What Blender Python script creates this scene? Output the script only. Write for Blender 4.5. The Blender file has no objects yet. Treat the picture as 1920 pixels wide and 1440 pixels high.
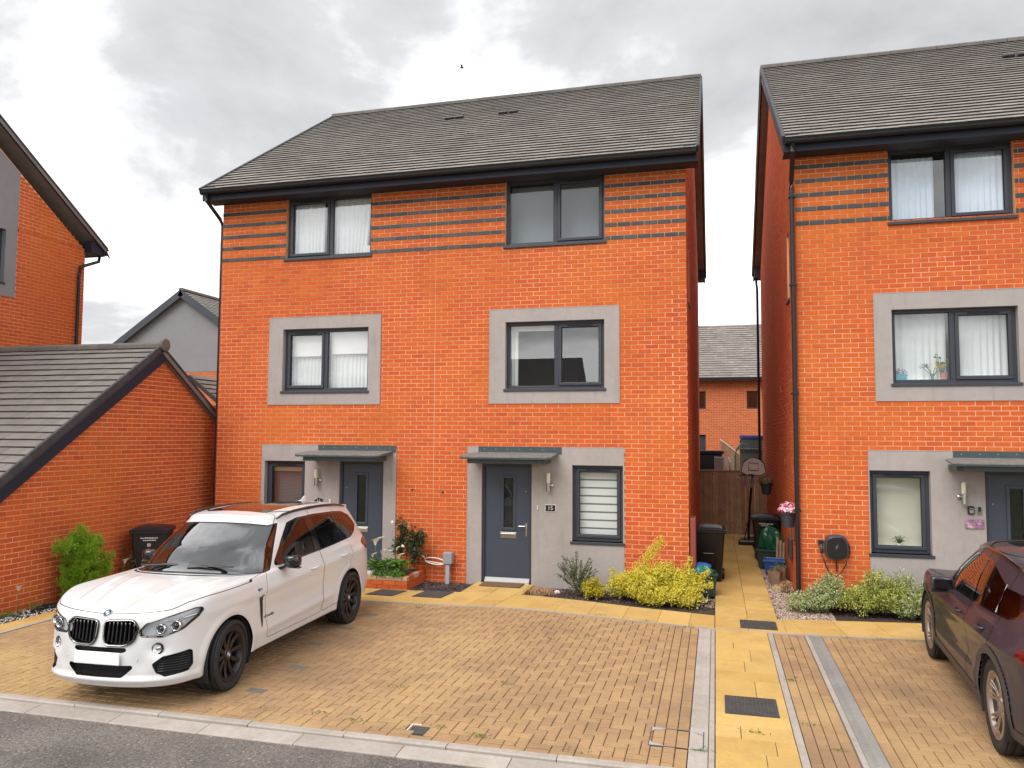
import bpy, bmesh, math, random
import numpy as np
from mathutils import Vector, Matrix
random.seed(7); rng = np.random.default_rng(11)
S = bpy.context.scene
COL = S.collection
# ---------------------------------------------------------------- camera
cam_d = bpy.data.cameras.new('camera'); cam = bpy.data.objects.new('camera', cam_d); COL.objects.link(cam)
RT = Vector((0.967348, 0.253393, 0.005503)); DN = Vector((-0.011369, 0.065071, -0.997816)); FW = Vector((-0.253198, 0.965172, 0.065827))
mw = Matrix((( RT.x, -DN.x, -FW.x, 0), (RT.y, -DN.y, -FW.y, -13.0), (RT.z, -DN.z, -FW.z, 2.53), (0, 0, 0, 1)))
cam.matrix_world = mw
cam_d.lens = 27.264; cam_d.sensor_width = 36; cam_d.sensor_fit = 'HORIZONTAL'; cam_d.clip_end = 600; cam_d.clip_start = .1
S.camera = cam
# ---------------------------------------------------------------- sky and sun
SUN_EL, SUN_AZ = math.radians(52), math.radians(205)     # azimuth clockwise from +Y
w = bpy.data.worlds.new('World'); S.world = w; w.use_nodes = True
nt = w.node_tree; nt.nodes.clear(); N = nt.nodes.new; L = nt.links.new
out = N('ShaderNodeOutputWorld'); bg = N('ShaderNodeBackground'); L(bg.outputs[0], out.inputs[0])
sky = N('ShaderNodeTexSky'); sky.sky_type = 'NISHITA'; sky.sun_disc = False
sky.sun_elevation = SUN_EL; sky.sun_rotation = SUN_AZ
sk = N('ShaderNodeVectorMath'); sk.operation = 'SCALE'; sk.inputs[3].default_value = 1.0; L(sky.outputs[0], sk.inputs[0])
tc = N('ShaderNodeTexCoord')
sep = N('ShaderNodeSeparateXYZ'); L(tc.outputs['Generated'], sep.inputs[0])
zz = N('ShaderNodeMath'); zz.operation = 'MAXIMUM'; L(sep.outputs[2], zz.inputs[0]); zz.inputs[1].default_value = 0.0
za = N('ShaderNodeMath'); za.operation = 'ADD'; L(zz.outputs[0], za.inputs[0]); za.inputs[1].default_value = 0.22
dv = N('ShaderNodeVectorMath'); dv.operation = 'DIVIDE'
cmb = N('ShaderNodeCombineXYZ'); L(sep.outputs[0], cmb.inputs[0]); L(sep.outputs[1], cmb.inputs[1]); cmb.inputs[2].default_value = 0
cm2 = N('ShaderNodeCombineXYZ'); [L(za.outputs[0], cm2.inputs[i]) for i in range(3)]
L(cmb.outputs[0], dv.inputs[0]); L(cm2.outputs[0], dv.inputs[1])
def noise(scale, det, rough, dist=0.0, off=(0, 0, 0)):
    mp = N('ShaderNodeMapping'); mp.inputs['Location'].default_value = off; L(dv.outputs[0], mp.inputs[0])
    n = N('ShaderNodeTexNoise'); n.inputs['Scale'].default_value = scale; n.inputs['Detail'].default_value = det
    n.inputs['Roughness'].default_value = rough; n.inputs['Distortion'].default_value = dist; L(mp.outputs[0], n.inputs[0]); return n
n1 = noise(.60, 9, .54, .3, (2.45, 5.9, 0))
n2 = noise(1.9, 8, .58, .4, (1.7, 5.2, 0))
ad = N('ShaderNodeMath'); ad.operation = 'MULTIPLY_ADD'; L(n2.outputs[0], ad.inputs[0]); ad.inputs[1].default_value = .38; L(n1.outputs[0], ad.inputs[2])
cr = N('ShaderNodeValToRGB'); L(ad.outputs[0], cr.inputs[0])
e = cr.color_ramp.elements
CB = 10.0      # cloud radiance scale against the background strength of 0.1
for k, (p, v) in enumerate([(.56, (.98, .98, .99)), (.64, (.64, .645, .655)), (.73, (.34, .345, .355)), (.87, (.22, .225, .235))]):
    x = e[k] if k < 2 else e.new(p)
    x.position = p; x.color = (*v, 1)
cs = N('ShaderNodeVectorMath'); cs.operation = 'SCALE'; cs.inputs[3].default_value = CB; L(cr.outputs[0], cs.inputs[0])
# thin cloud lets a little blue through
cov = N('ShaderNodeMapRange'); L(n2.outputs[0], cov.inputs[0]); cov.inputs[1].default_value = .25; cov.inputs[2].default_value = .42
cov.inputs[3].default_value = .80; cov.inputs[4].default_value = 1.0
mx = N('ShaderNodeMix'); mx.data_type = 'RGBA'; L(cov.outputs[0], mx.inputs[0]); L(sk.outputs[0], mx.inputs[6]); L(cs.outputs[0], mx.inputs[7])
L(mx.outputs[2], bg.inputs[0]); bg.inputs[1].default_value = 0.1
sd = bpy.data.lights.new('sun', 'SUN'); sun = bpy.data.objects.new('sun', sd); COL.objects.link(sun)
sd.energy = 1.5; sd.angle = math.radians(45); sd.color = (1, .95, .88)
sdir = Vector((math.sin(SUN_AZ)*math.cos(SUN_EL), math.cos(SUN_AZ)*math.cos(SUN_EL), math.sin(SUN_EL)))
sun.rotation_euler = sdir.to_track_quat('Z', 'Y').to_euler()
vs = S.view_settings; vs.view_transform = 'Standard'; vs.look = 'None'; vs.gamma = 1; vs.use_curve_mapping = False
vs.exposure = 1.2
S.render.engine = 'CYCLES'

# ---------------------------------------------------------------- helpers
CAMP = Vector((0, -13, 2.53))
def link(o): COL.objects.link(o); return o
def meta(o, label=None, cat=None, group=None, kind=None):
    if label: o['label'] = label
    if cat: o['category'] = cat
    if group: o['group'] = group
    if kind: o['kind'] = kind
    return o
def thing(name, label, cat, loc=(0, 0, 0), group=None, rz=0):
    o = bpy.data.objects.new(name, None); o.empty_display_size = .2; link(o)
    o.location = loc; o.rotation_euler = (0, 0, rz)
    return meta(o, label, cat, group)
def worldloc(o):
    """things sit at their own base; meshes are written in world coordinates"""
    return Vector(o.location) + (worldloc(o.parent) if o.parent else Vector((0, 0, 0)))
def put(o, parent, world=True):
    if parent is not None:
        o.parent = parent
        if world: o.location = Vector(o.location) - worldloc(parent)
    link(o); return o
class MB:
    def __init__(s): s.v = []; s.f = []; s.a = []; s.m = []
    def add(s, vs, fs, a=None, m=0):
        n = len(s.v); s.v += [tuple(p) for p in vs]
        if a is None: a = random.random()
        for f in fs: s.f.append([i + n for i in f]); s.a.append(a); s.m.append(m)
        return s
    def box(s, x0, x1, y0, y1, z0, z1, m=0, a=None):
        v = [(x0,y0,z0),(x1,y0,z0),(x1,y1,z0),(x0,y1,z0),(x0,y0,z1),(x1,y0,z1),(x1,y1,z1),(x0,y1,z1)]
        return s.add(v, [(0,3,2,1),(4,5,6,7),(0,1,5,4),(1,2,6,5),(2,3,7,6),(3,0,4,7)], a, m)
    def obox(s, o, u, v, n, a0, a1, b0, b1, c0, c1, m=0, back=True, at=None):
        """box in a frame o,u,v,n"""
        P = lambda a, b, c: o + u*a + v*b + n*c
        vv = [P(a0,b0,c0),P(a1,b0,c0),P(a1,b1,c0),P(a0,b1,c0),P(a0,b0,c1),P(a1,b0,c1),P(a1,b1,c1),P(a0,b1,c1)]
        ff = [(4,5,6,7),(0,1,5,4),(1,2,6,5),(2,3,7,6),(3,0,4,7)]
        if back: ff.append((0,3,2,1))
        return s.add(vv, ff, at, m)
    def prism(s, pts, d, m=0, a=None):
        """polygon pts (3d) extruded by vector d"""
        n = len(pts); pts = [Vector(p) for p in pts]; d = Vector(d)
        v = pts + [p + d for p in pts]
        f = [tuple(range(n))[::-1], tuple(range(n, 2*n))] + [(i, (i+1) % n, n+(i+1) % n, n+i) for i in range(n)]
        return s.add(v, f, a, m)
    def tube(s, pts, r, seg=8, m=0, cap=True, a=None):
        pts = [Vector(p) for p in pts]; n = len(pts); vs_ = []
        rr = r if hasattr(r, '__len__') else [r]*n
        up = Vector((0, 0, 1))
        for i, p in enumerate(pts):
            t = (pts[min(i+1, n-1)] - pts[max(i-1, 0)]).normalized()
            ref = up if abs(t.z) < .95 else Vector((1, 0, 0))
            b = t.cross(ref).normalized(); c = b.cross(t)
            for k in range(seg):
                an = 2*math.pi*k/seg; vs_.append(p + (b*math.cos(an) + c*math.sin(an))*rr[i])
        fs = [(i*seg+k, i*seg+(k+1) % seg, (i+1)*seg+(k+1) % seg, (i+1)*seg+k) for i in range(n-1) for k in range(seg)]
        if cap: fs += [tuple(range(seg))[::-1], tuple(range((n-1)*seg, n*seg))]
        return s.add(vs_, fs, a, m)
    def lathe(s, o, ax, prof, seg=24, m=0, a=None):
        """prof list of (r, h) about axis ax at o"""
        o = Vector(o); ax = Vector(ax).normalized(); ref = Vector((0, 0, 1)) if abs(ax.z) < .9 else Vector((1, 0, 0))
        b = ax.cross(ref).normalized(); c = b.cross(ax); vs_ = []
        for r, h in prof:
            for k in range(seg):
                an = 2*math.pi*k/seg; vs_.append(o + ax*h + (b*math.cos(an) + c*math.sin(an))*max(r, 1e-4))
        fs = [(i*seg+k, (i+1)*seg+k, (i+1)*seg+(k+1) % seg, i*seg+(k+1) % seg) for i in range(len(prof)-1) for k in range(seg)]
        return s.add(vs_, fs, a, m)
    def build(s, name, mats, parent=None, smooth=False, kind=None, bevel=0, label=None, world=True, fix=False):
        me = bpy.data.meshes.new(name); me.from_pydata(s.v, [], s.f)
        mats = mats if isinstance(mats, (list, tuple)) else [mats]
        for m in mats: me.materials.append(m)
        if len(mats) > 1: me.polygons.foreach_set('material_index', s.m)
        at = me.attributes.new('rnd', 'FLOAT', 'FACE'); at.data.foreach_set('value', s.a)
        if fix:
            b = bmesh.new(); b.from_mesh(me); bmesh.ops.recalc_face_normals(b, faces=b.faces); b.to_mesh(me); b.free()
        if smooth: me.polygons.foreach_set('use_smooth', [True]*len(me.polygons))
        o = bpy.data.objects.new(name, me); put(o, parent, world)
        if bevel:
            md = o.modifiers.new('bevel', 'BEVEL'); md.width = bevel; md.segments = 2; md.limit_method = 'ANGLE'
        if kind: o['kind'] = kind
        if label: o['label'] = label
        return o
V = Vector
# ---------------------------------------------------------------- materials
def mat(name, base=(.5, .5, .5), rough=.6, metal=0, spec=.5, ramp=None, noise_s=None, noise_amt=.15, bump=0, bump_s=200, coat=0, rnd_amt=1.0, low=None, emis=None):
    """base colour; ramp: colours picked by each piece's own random value; noise_s: mottling; low=(scale, colour, amount): big stains"""
    m = bpy.data.materials.new(name); m.use_nodes = True; t = m.node_tree; n = t.nodes; l = t.links
    b = n['Principled BSDF']; b.inputs['Base Color'].default_value = (*base, 1); b.inputs['Roughness'].default_value = rough
    b.inputs['Metallic'].default_value = metal; b.inputs['Specular IOR Level'].default_value = spec
    if coat: b.inputs['Coat Weight'].default_value = coat; b.inputs['Coat Roughness'].default_value = .03
    geo = n.new('ShaderNodeNewGeometry'); cur = None
    if ramp:
        at = n.new('ShaderNodeAttribute'); at.attribute_name = 'rnd'; oi = n.new('ShaderNodeObjectInfo')
        a = n.new('ShaderNodeMath'); a.operation = 'ADD'; l.new(at.outputs['Fac'], a.inputs[0]); l.new(oi.outputs['Random'], a.inputs[1])
        f = n.new('ShaderNodeMath'); f.operation = 'FRACT'; l.new(a.outputs[0], f.inputs[0])
        r = n.new('ShaderNodeValToRGB'); l.new(f.outputs[0], r.inputs[0]); r.color_ramp.interpolation = 'LINEAR'
        for k, c in enumerate(ramp):
            p = k/(len(ramp)-1)
            el = r.color_ramp.elements[k] if k < 1 else (r.color_ramp.elements[-1] if k == len(ramp)-1 else r.color_ramp.elements.new(p))
            el.position = p; el.color = (*c, 1)
        cur = r.outputs[0]
    def mul(cur, fac_out, lo, hi):
        mr = n.new('ShaderNodeMapRange'); l.new(fac_out, mr.inputs[0]); mr.inputs[1].default_value = .25; mr.inputs[2].default_value = .75
        mr.inputs[3].default_value = lo; mr.inputs[4].default_value = hi
        sc = n.new('ShaderNodeVectorMath'); sc.operation = 'SCALE'; l.new(mr.outputs[0], sc.inputs[3])
        if cur is None: sc.inputs[0].default_value = base
        else: l.new(cur, sc.inputs[0])
        return sc.outputs[0]
    if noise_s:
        for k, s_ in enumerate(noise_s if isinstance(noise_s, (list, tuple)) else [noise_s]):
            nz = n.new('ShaderNodeTexNoise'); nz.inputs['Scale'].default_value = s_; nz.inputs['Detail'].default_value = 5
            l.new(geo.outputs['Position'], nz.inputs['Vector'])
            cur = mul(cur, nz.outputs[0], 1-noise_amt, 1+noise_amt)
    for lw in (low or []):
        nz = n.new('ShaderNodeTexNoise'); nz.inputs['Scale'].default_value = lw[0]; nz.inputs['Detail'].default_value = 6; nz.inputs['Roughness'].default_value = .6
        if len(lw) > 5: mp_ = n.new('ShaderNodeMapping'); mp_.inputs['Scale'].default_value = (1, 1, lw[5]); l.new(geo.outputs['Position'], mp_.inputs[0]); l.new(mp_.outputs[0], nz.inputs['Vector'])
        else: l.new(geo.outputs['Position'], nz.inputs['Vector'])
        mr = n.new('ShaderNodeMapRange'); l.new(nz.outputs[0], mr.inputs[0]); mr.inputs[1].default_value = lw[3]; mr.inputs[2].default_value = lw[4]
        mr.inputs[3].default_value = 0; mr.inputs[4].default_value = lw[2]
        mm = n.new('ShaderNodeMix'); mm.data_type = 'RGBA'; l.new(mr.outputs[0], mm.inputs[0])
        if cur is None: mm.inputs[6].default_value = (*base, 1)
        else: l.new(cur, mm.inputs[6])
        mm.inputs[7].default_value = (*lw[1], 1); cur = mm.outputs[2]
    if cur is not None: l.new(cur, b.inputs['Base Color'])
    if bump:
        nz = n.new('ShaderNodeTexNoise'); nz.inputs['Scale'].default_value = bump_s; nz.inputs['Detail'].default_value = 4
        l.new(geo.outputs['Position'], nz.inputs['Vector'])
        bp_ = n.new('ShaderNodeBump'); bp_.inputs['Strength'].default_value = bump; bp_.inputs['Distance'].default_value = .004
        l.new(nz.outputs[0], bp_.inputs['Height']); l.new(bp_.outputs[0], b.inputs['Normal'])
    if emis: b.inputs['Emission Color'].default_value = (*emis[0], 1); b.inputs['Emission Strength'].default_value = emis[1]
    return m
def glassmat(name, tint=(1, 1, 1), ior=2.0, rough=0.0, thru=1.0):
    m = bpy.data.materials.new(name); m.use_nodes = True; t = m.node_tree; n = t.nodes; l = t.links
    n.remove(n['Principled BSDF']); o = n['Material Output']
    tr = n.new('ShaderNodeBsdfTransparent'); tr.inputs[0].default_value = (*tint, 1)
    gl = n.new('ShaderNodeBsdfGlossy'); gl.inputs['Roughness'].default_value = rough; gl.inputs[0].default_value = (1, 1, 1, 1)
    r0 = ((ior-1)/(ior+1))**2; lw_ = n.new('ShaderNodeLayerWeight'); lw_.inputs[0].default_value = .5
    pw = n.new('ShaderNodeMath'); pw.operation = 'POWER'; l.new(lw_.outputs['Facing'], pw.inputs[0]); pw.inputs[1].default_value = 4.5
    fr = n.new('ShaderNodeMapRange'); l.new(pw.outputs[0], fr.inputs[0]); fr.inputs[3].default_value = r0; fr.inputs[4].default_value = 1
    mx_ = n.new('ShaderNodeMixShader'); l.new(fr.outputs[0], mx_.inputs[0]); l.new(tr.outputs[0], mx_.inputs[1]); l.new(gl.outputs[0], mx_.inputs[2])
    l.new(mx_.outputs[0], o.inputs[0]); return m
BR = [(.56,.098,.019),(.60,.115,.020),(.57,.103,.019),(.63,.130,.022),(.50,.080,.019),(.585,.108,.019),(.54,.092,.020)]
M_brick = mat('orange_red_brick', ramp=BR, rough=.85, noise_s=[9, 60], noise_amt=.10, bump=.5, bump_s=90, low=[(.35, (.66,.165,.018), .5, .45, .62), (.5, (.52,.075,.022), .45, .55, .70), (3.2, (.75,.55,.45), .35, .735, .80), (5, (.38,.07,.025), .35, .56, .72, .12)])
M_dbrick = mat('blue_grey_engineering_brick', ramp=[(.040,.038,.043),(.062,.058,.064),(.050,.047,.053),(.085,.080,.086),(.032,.030,.034)], rough=.55, noise_s=40, noise_amt=.15, bump=.3)
M_mortar = mat('peach_mortar', base=(.86,.47,.29), rough=.95, noise_s=[2, 30], noise_amt=.10, bump=.4, bump_s=300, low=[(.45, (.56,.32,.10), .7, .46, .60)])
M_render = mat('grey_render', base=(.39,.355,.345), rough=.9, noise_s=[1.5, 12], noise_amt=.04, bump=.5, bump_s=250, low=[(1.1, (.31,.28,.265), .6, .5, .72), (4, (.33,.29,.26), .5, .6, .75), (9, (.26,.235,.215), .45, .56, .72, .10)])
M_renderg = mat('blue_grey_render', base=(.25,.245,.26), rough=.9, noise_s=[.7, 5], noise_amt=.05, bump=.3)
M_anth = mat('anthracite_plastic', base=(.042,.048,.064), rough=.42, noise_s=3, noise_amt=.06)
M_fascia = mat('dark_fascia', base=(.022,.026,.042), rough=.55, spec=.25, noise_s=3, noise_amt=.1)
M_black = mat('black_plastic', base=(.012,.012,.014), rough=.35)
M_soffit = mat('dark_soffit', base=(.026,.028,.038), rough=.6)
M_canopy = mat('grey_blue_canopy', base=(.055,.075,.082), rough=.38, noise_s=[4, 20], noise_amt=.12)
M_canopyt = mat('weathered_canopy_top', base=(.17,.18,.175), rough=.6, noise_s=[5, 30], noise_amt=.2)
M_door = mat('slate_blue_door', base=(.052,.066,.096), rough=.38, noise_s=[2], noise_amt=.05, bump=.15, bump_s=60)
M_tile = mat('weathered_grey_brown_tile', ramp=[(.225,.202,.184),(.26,.236,.215),(.20,.18,.165),(.24,.218,.20),(.285,.26,.238)], rough=.85, noise_s=[6, 50], noise_amt=.15, bump=.4, bump_s=120, low=[(.6, (.125,.10,.08), .5, .5, .7)])
M_tiled = mat('dark_verge_tile', ramp=[(.050,.052,.060),(.066,.067,.074),(.042,.044,.052)], rough=.7, noise_s=[6, 50], noise_amt=.12, bump=.3)
M_nose = mat('shade_dark_tile_edge', ramp=[(.045,.040,.036),(.055,.049,.044),(.038,.034,.031)], rough=.9)  # tile noses coloured dark to paint the shade line at each course
M_ridge = mat('ridge_tile', ramp=[(.11,.10,.092),(.14,.125,.115),(.09,.085,.08)], rough=.8, noise_s=[6, 50], noise_amt=.15, bump=.3)
M_paver = mat('buff_block_paver', ramp=[(.36,.225,.115),(.39,.245,.12),(.33,.205,.105),(.42,.265,.13),(.37,.23,.115),(.345,.21,.12)], rough=.85, noise_s=[7, 70], noise_amt=.11, bump=.6, bump_s=120, low=[(.42, (.50,.345,.15), .75, .50, .66), (.60, (.215,.14,.085), .75, .50, .70), (7, (.13,.095,.065), .7, .64, .76), (2.2, (.24,.16,.10), .5, .56, .7)])
M_gpaver = mat('grey_marker_paver', base=(.17,.165,.155), rough=.8, noise_s=[20], noise_amt=.15, bump=.4)
M_joint = mat('dark_sand_joint', base=(.040,.027,.017), rough=1, noise_s=[3, 60], noise_amt=.35)
M_slab = mat('yellow_paving_slab', ramp=[(.52,.335,.100),(.58,.38,.12),(.49,.31,.095),(.55,.365,.125),(.60,.40,.135)], rough=.85, noise_s=[3, 40], noise_amt=.08, bump=.5, bump_s=60, low=[(1.6, (.36,.22,.075), .55, .52, .72), (5, (.22,.16,.08), .5, .62, .72), (2.3, (.62,.45,.2), .6, .58, .7)])
M_kerb = mat('pale_concrete', ramp=[(.38,.335,.30),(.42,.375,.34),(.35,.31,.28)], rough=.9, noise_s=[2, 25], noise_amt=.10, bump=.4, low=[(3, (.27,.22,.18), .5, .52, .7)])
M_gconc = mat('grey_concrete', ramp=[(.23,.225,.21),(.27,.26,.245),(.25,.245,.23)], rough=.9, noise_s=[2, 25], noise_amt=.12, bump=.4)
M_asph = mat('asphalt', base=(.135,.120,.110), rough=.95, noise_s=[1.2, 30, 60], noise_amt=.40, bump=1.0, bump_s=70, low=[(34, (.42,.38,.34), .9, .62, .68), (40, (.03,.028,.026), .85, .60, .68), (1.1, (.055,.048,.044), .7, .6, .7)])
M_earth = mat('dark_bark_soil', base=(.045,.033,.032), rough=1, noise_s=[8, 60], noise_amt=.5, bump=1, bump_s=60)
M_glass = glassmat('window_glass', (.90, .93, .94), 2.35)
M_room = mat('dim_room', base=(.20,.19,.18), rough=1)
M_steel = mat('brushed_steel', base=(.55,.54,.52), rough=.25, metal=1)
M_white = mat('white_plastic', base=(.72,.71,.68), rough=.4)
M_plug = mat('weep_vent', base=(.35,.16,.09), rough=.8)

# ---------------------------------------------------------------- brickwork
BU, BZ, J = .225, .075, .012
def rect_minus(u0, u1, z0, z1, holes):
    """rectangles covering the area less the holes"""
    zs = sorted({z0, z1, *[min(max(h[2], z0), z1) for h in holes], *[min(max(h[3], z0), z1) for h in holes]})
    outr = []
    for a, b in zip(zs[:-1], zs[1:]):
        if b-a < 1e-4: continue
        zc = (a+b)/2; segs = [(u0, u1)]
        for h in holes:
            if h[2] < zc < h[3]:
                ns = []
                for s0, s1 in segs:
                    if h[0] > s0: ns.append((s0, min(s1, h[0])))
                    if h[1] < s1: ns.append((max(s0, h[1]), s1))
                segs = [q for q in ns if q[1]-q[0] > 1e-3]
        outr += [(s0, s1, a, b) for s0, s1 in segs]
    return outr
BRICKMESH = {}
def brick_mesh(key, u, n):
    """one full brick, centred, face pointing along n"""
    if key not in BRICKMESH:
        mb = MB(); mb.obox(V((0,0,0)), u, V((0,0,1)), n, -(BU-J)/2, (BU-J)/2, -(BZ-J)/2, (BZ-J)/2, -.002, .0045, back=False)
        me = bpy.data.meshes.new('brick'); me.from_pydata(mb.v, [], mb.f); me.materials.append(M_brick)
        BRICKMESH[key] = me
    return BRICKMESH[key]
def brick_wall(parent, name, o, u, n, U0, U1, Z0, Z1, holes=(), gable=None, dark=None, nobj=300, lean=0, joint=None, backing=.10, label=None, inset=0):
    """wall in plane through o with horizontal axis u and outward normal n; gable(u)->max z; dark(row)->bool"""
    o, u, n = V(o), V(u), V(n); up = V((0, 0, 1))
    bk = MB()
    for a, b, c, d in rect_minus(U0+inset, U1, Z0, Z1, holes):
        bk.obox(o, u, up, n, a, b, c, d, -backing, 0, at=.5)
    if gable:
        pts = [(max(q[0], U0+inset), q[1]) for q in gable]
        P = [o + u*q[0] + up*q[1] for q in pts]
        bk.prism([p - n*backing for p in P], n*backing, a=.5)
    wall = bk.build(name, M_mortar, parent, fix=True)
    if label: wall['label'] = label
    rest = MB(); full = []
    def gz(uu):
        if not gable: return Z1
        best = Z1
        for (a, za_), (b, zb_) in zip(gable[:-1], gable[1:]):
            lo, hi = min(a, b), max(a, b)
            if lo <= uu <= hi and hi-lo > 1e-6 and abs(za_-zb_) > .2: best = max(best, za_ + (zb_-za_)*(uu-a)/(b-a))
        return best
    top = max([Z1] + [g[1] for g in (gable or [])])
    k0 = int(math.floor(Z0/BZ)); k1 = int(math.ceil(top/BZ))
    for k in range(k0, k1):
        za_, zb_ = k*BZ + J/2, (k+1)*BZ - J/2; zc = (za_+zb_)/2
        if zb_ < Z0: continue
        off = 0 if k % 2 else BU/2
        i0 = int(math.floor((U0-off)/BU)) - 1; i1 = int(math.ceil((U1-off)/BU)) + 1
        segs0 = [(U0+(.002 if inset else 0), U1)]
        if joint is not None: segs0 = [(U0, joint-.006), (joint+.006, U1)]
        for i in range(i0, i1):
            a, b = off + i*BU + J/2, off + (i+1)*BU - J/2
            for s0, s1 in segs0:
                a2, b2 = max(a, s0), min(b, s1)
                if b2-a2 < .024: continue
                if s1-b2 < .034: b2 = s1
                if a2-s0 < .034: a2 = s0
                segs = [(a2, b2)]
                for h in holes:
                    if h[2] < zc-.012 and zc+.012 < h[3] or (h[2] < zc < h[3]):
                        ns = []
                        for q0, q1 in segs:
                            if h[1] <= q0 or h[0] >= q1: ns.append((q0, q1)); continue
                            if h[0]-q0 > .02: ns.append((q0, h[0]-.004))
                            if q1-h[1] > .02: ns.append((h[1]+.004, q1))
                        segs = ns
                for q0, q1 in segs:
                    if zb_ > gz((q0+q1)/2) + .03: continue
                    dk = dark(k, (q0+q1)/2) if dark else False
                    c = o + u*((q0+q1)/2) + up*zc
                    if q1-q0 > BU-J-.002 and not dk and zb_ <= Z1+.5: full.append((c, q0, q1, za_, zb_))
                    else:
                        pr = .013 if dk else .0045 + random.uniform(-.0012, .0012)
                        rest.obox(o, u, up, n, q0, q1, za_, zb_, -.002, pr, m=1 if dk else 0, back=False)
    full.sort(key=lambda q: ((q[0]-CAMP).length)/max(.05, abs((CAMP-q[0]).normalized().dot(n))))
    me = brick_mesh((tuple(u), tuple(n)), u, n)
    if nobj:
        for c, *_ in full[:nobj]:
            b = bpy.data.objects.new('brick', me); b.location = c + n*random.uniform(-.0015, .0015); put(b, wall)
    for c, q0, q1, za_, zb_ in full[nobj:]:
        rest.obox(o, u, up, n, q0, q1, za_, zb_, -.002, .0045 + random.uniform(-.0015, .0015), back=False)
    if rest.v: rest.build('brickwork', [M_brick, M_dbrick], wall, kind='stuff')
    return wall
# ---------------------------------------------------------------- tiled roof slope
TG, TW = .19, .30
def tile_slope(parent, name, o, u, s, U, Sl, nobj=300, mt=None, skip=None, vents=()):
    """o eave corner, u along the eave, s up the slope (unit), U eave length, Sl slope length"""
    o, u, s = V(o), V(u), V(s); nr = u.cross(s).normalized()
    if nr.z < 0: nr = -nr
    mt = mt or M_tile
    base = MB(); base.obox(o, u, s, nr, 0, U, 0, Sl, -.09, -.004, at=.5)
    roof = base.build(name, M_tiled, parent, fix=True)
    rest = MB(); full = []; rows = int(Sl/TG)
    ht = .030
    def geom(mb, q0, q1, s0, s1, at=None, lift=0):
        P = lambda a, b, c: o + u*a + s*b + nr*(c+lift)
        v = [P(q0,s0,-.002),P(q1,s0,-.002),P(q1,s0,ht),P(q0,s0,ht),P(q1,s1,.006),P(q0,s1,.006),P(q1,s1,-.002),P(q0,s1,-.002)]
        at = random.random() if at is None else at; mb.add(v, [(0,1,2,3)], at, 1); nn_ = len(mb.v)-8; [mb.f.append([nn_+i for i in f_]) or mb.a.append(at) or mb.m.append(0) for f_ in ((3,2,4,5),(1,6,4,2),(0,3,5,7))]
    for k in range(rows+1):
        s0, s1 = k*TG, min((k+1)*TG+.004, Sl)
        if s1-s0 < .03: continue
        off = 0 if k % 2 else TW/2
        for i in range(-1, int(U/TW)+2):
            q0, q1 = max(0, off+i*TW+.002), min(U, off+(i+1)*TW-.002)
            if q1-q0 < .03: continue
            if q1-q0 > TW-.006 and s1-s0 > TG: full.append((q0, q1, s0, s1))
            else: geom(rest, q0, q1, s0, s1)
    def size(q):
        c = o + u*((q[0]+q[1])/2) + s*((q[2]+q[3])/2); d = c-CAMP
        return d.length_squared/max(.02, abs(d.normalized().dot(nr)))
    full.sort(key=size)
    # shared tile mesh
    mb = MB(); oo = o; 
    c0 = o + u*(TW/2) + s*(TG/2)
    geom(mb, .002, TW-.002, 0, TG+.004, .5)
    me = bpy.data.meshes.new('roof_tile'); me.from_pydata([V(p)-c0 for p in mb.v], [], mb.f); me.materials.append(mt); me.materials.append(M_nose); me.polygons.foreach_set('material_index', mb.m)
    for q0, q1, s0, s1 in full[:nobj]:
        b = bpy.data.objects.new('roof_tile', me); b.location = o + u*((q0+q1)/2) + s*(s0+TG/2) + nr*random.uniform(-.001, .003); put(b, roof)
    for q0, q1, s0, s1 in full[nobj:]: geom(rest, q0, q1, s0, s1, None, random.uniform(-.001, .003))
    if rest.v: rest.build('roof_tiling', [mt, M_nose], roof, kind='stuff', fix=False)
    return roof
def ridge_tiles(parent, a, b, r=.085, ln=.45, mt=None, n_obj=True):
    a, b = V(a), V(b); n = max(1, round((b-a).length/ln)); d = (b-a)/n
    for i in range(n):
        mb = MB(); p = a + d*i; x = d.normalized(); side = x.cross(V((0,0,1))).normalized()
        vs_ = []
        for j, (h, rr) in enumerate([(0, r), (.985, r*.97)]):
            for k in range(9):
                an = math.pi*k/8; vs_.append(p + d*h + side*math.cos(an)*rr*1.15 + V((0,0,1))*(math.sin(an)*rr*.9 + .0 - (.035 if k in (0, 8) else 0)))
        fs = [(k, k+1, 9+k+1, 9+k) for k in range(8)] + [tuple(range(9))[::-1], tuple(range(9, 18))]
        mb.add(vs_, fs); mb.build('ridge_tile', mt or M_ridge, parent, fix=True)
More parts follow.
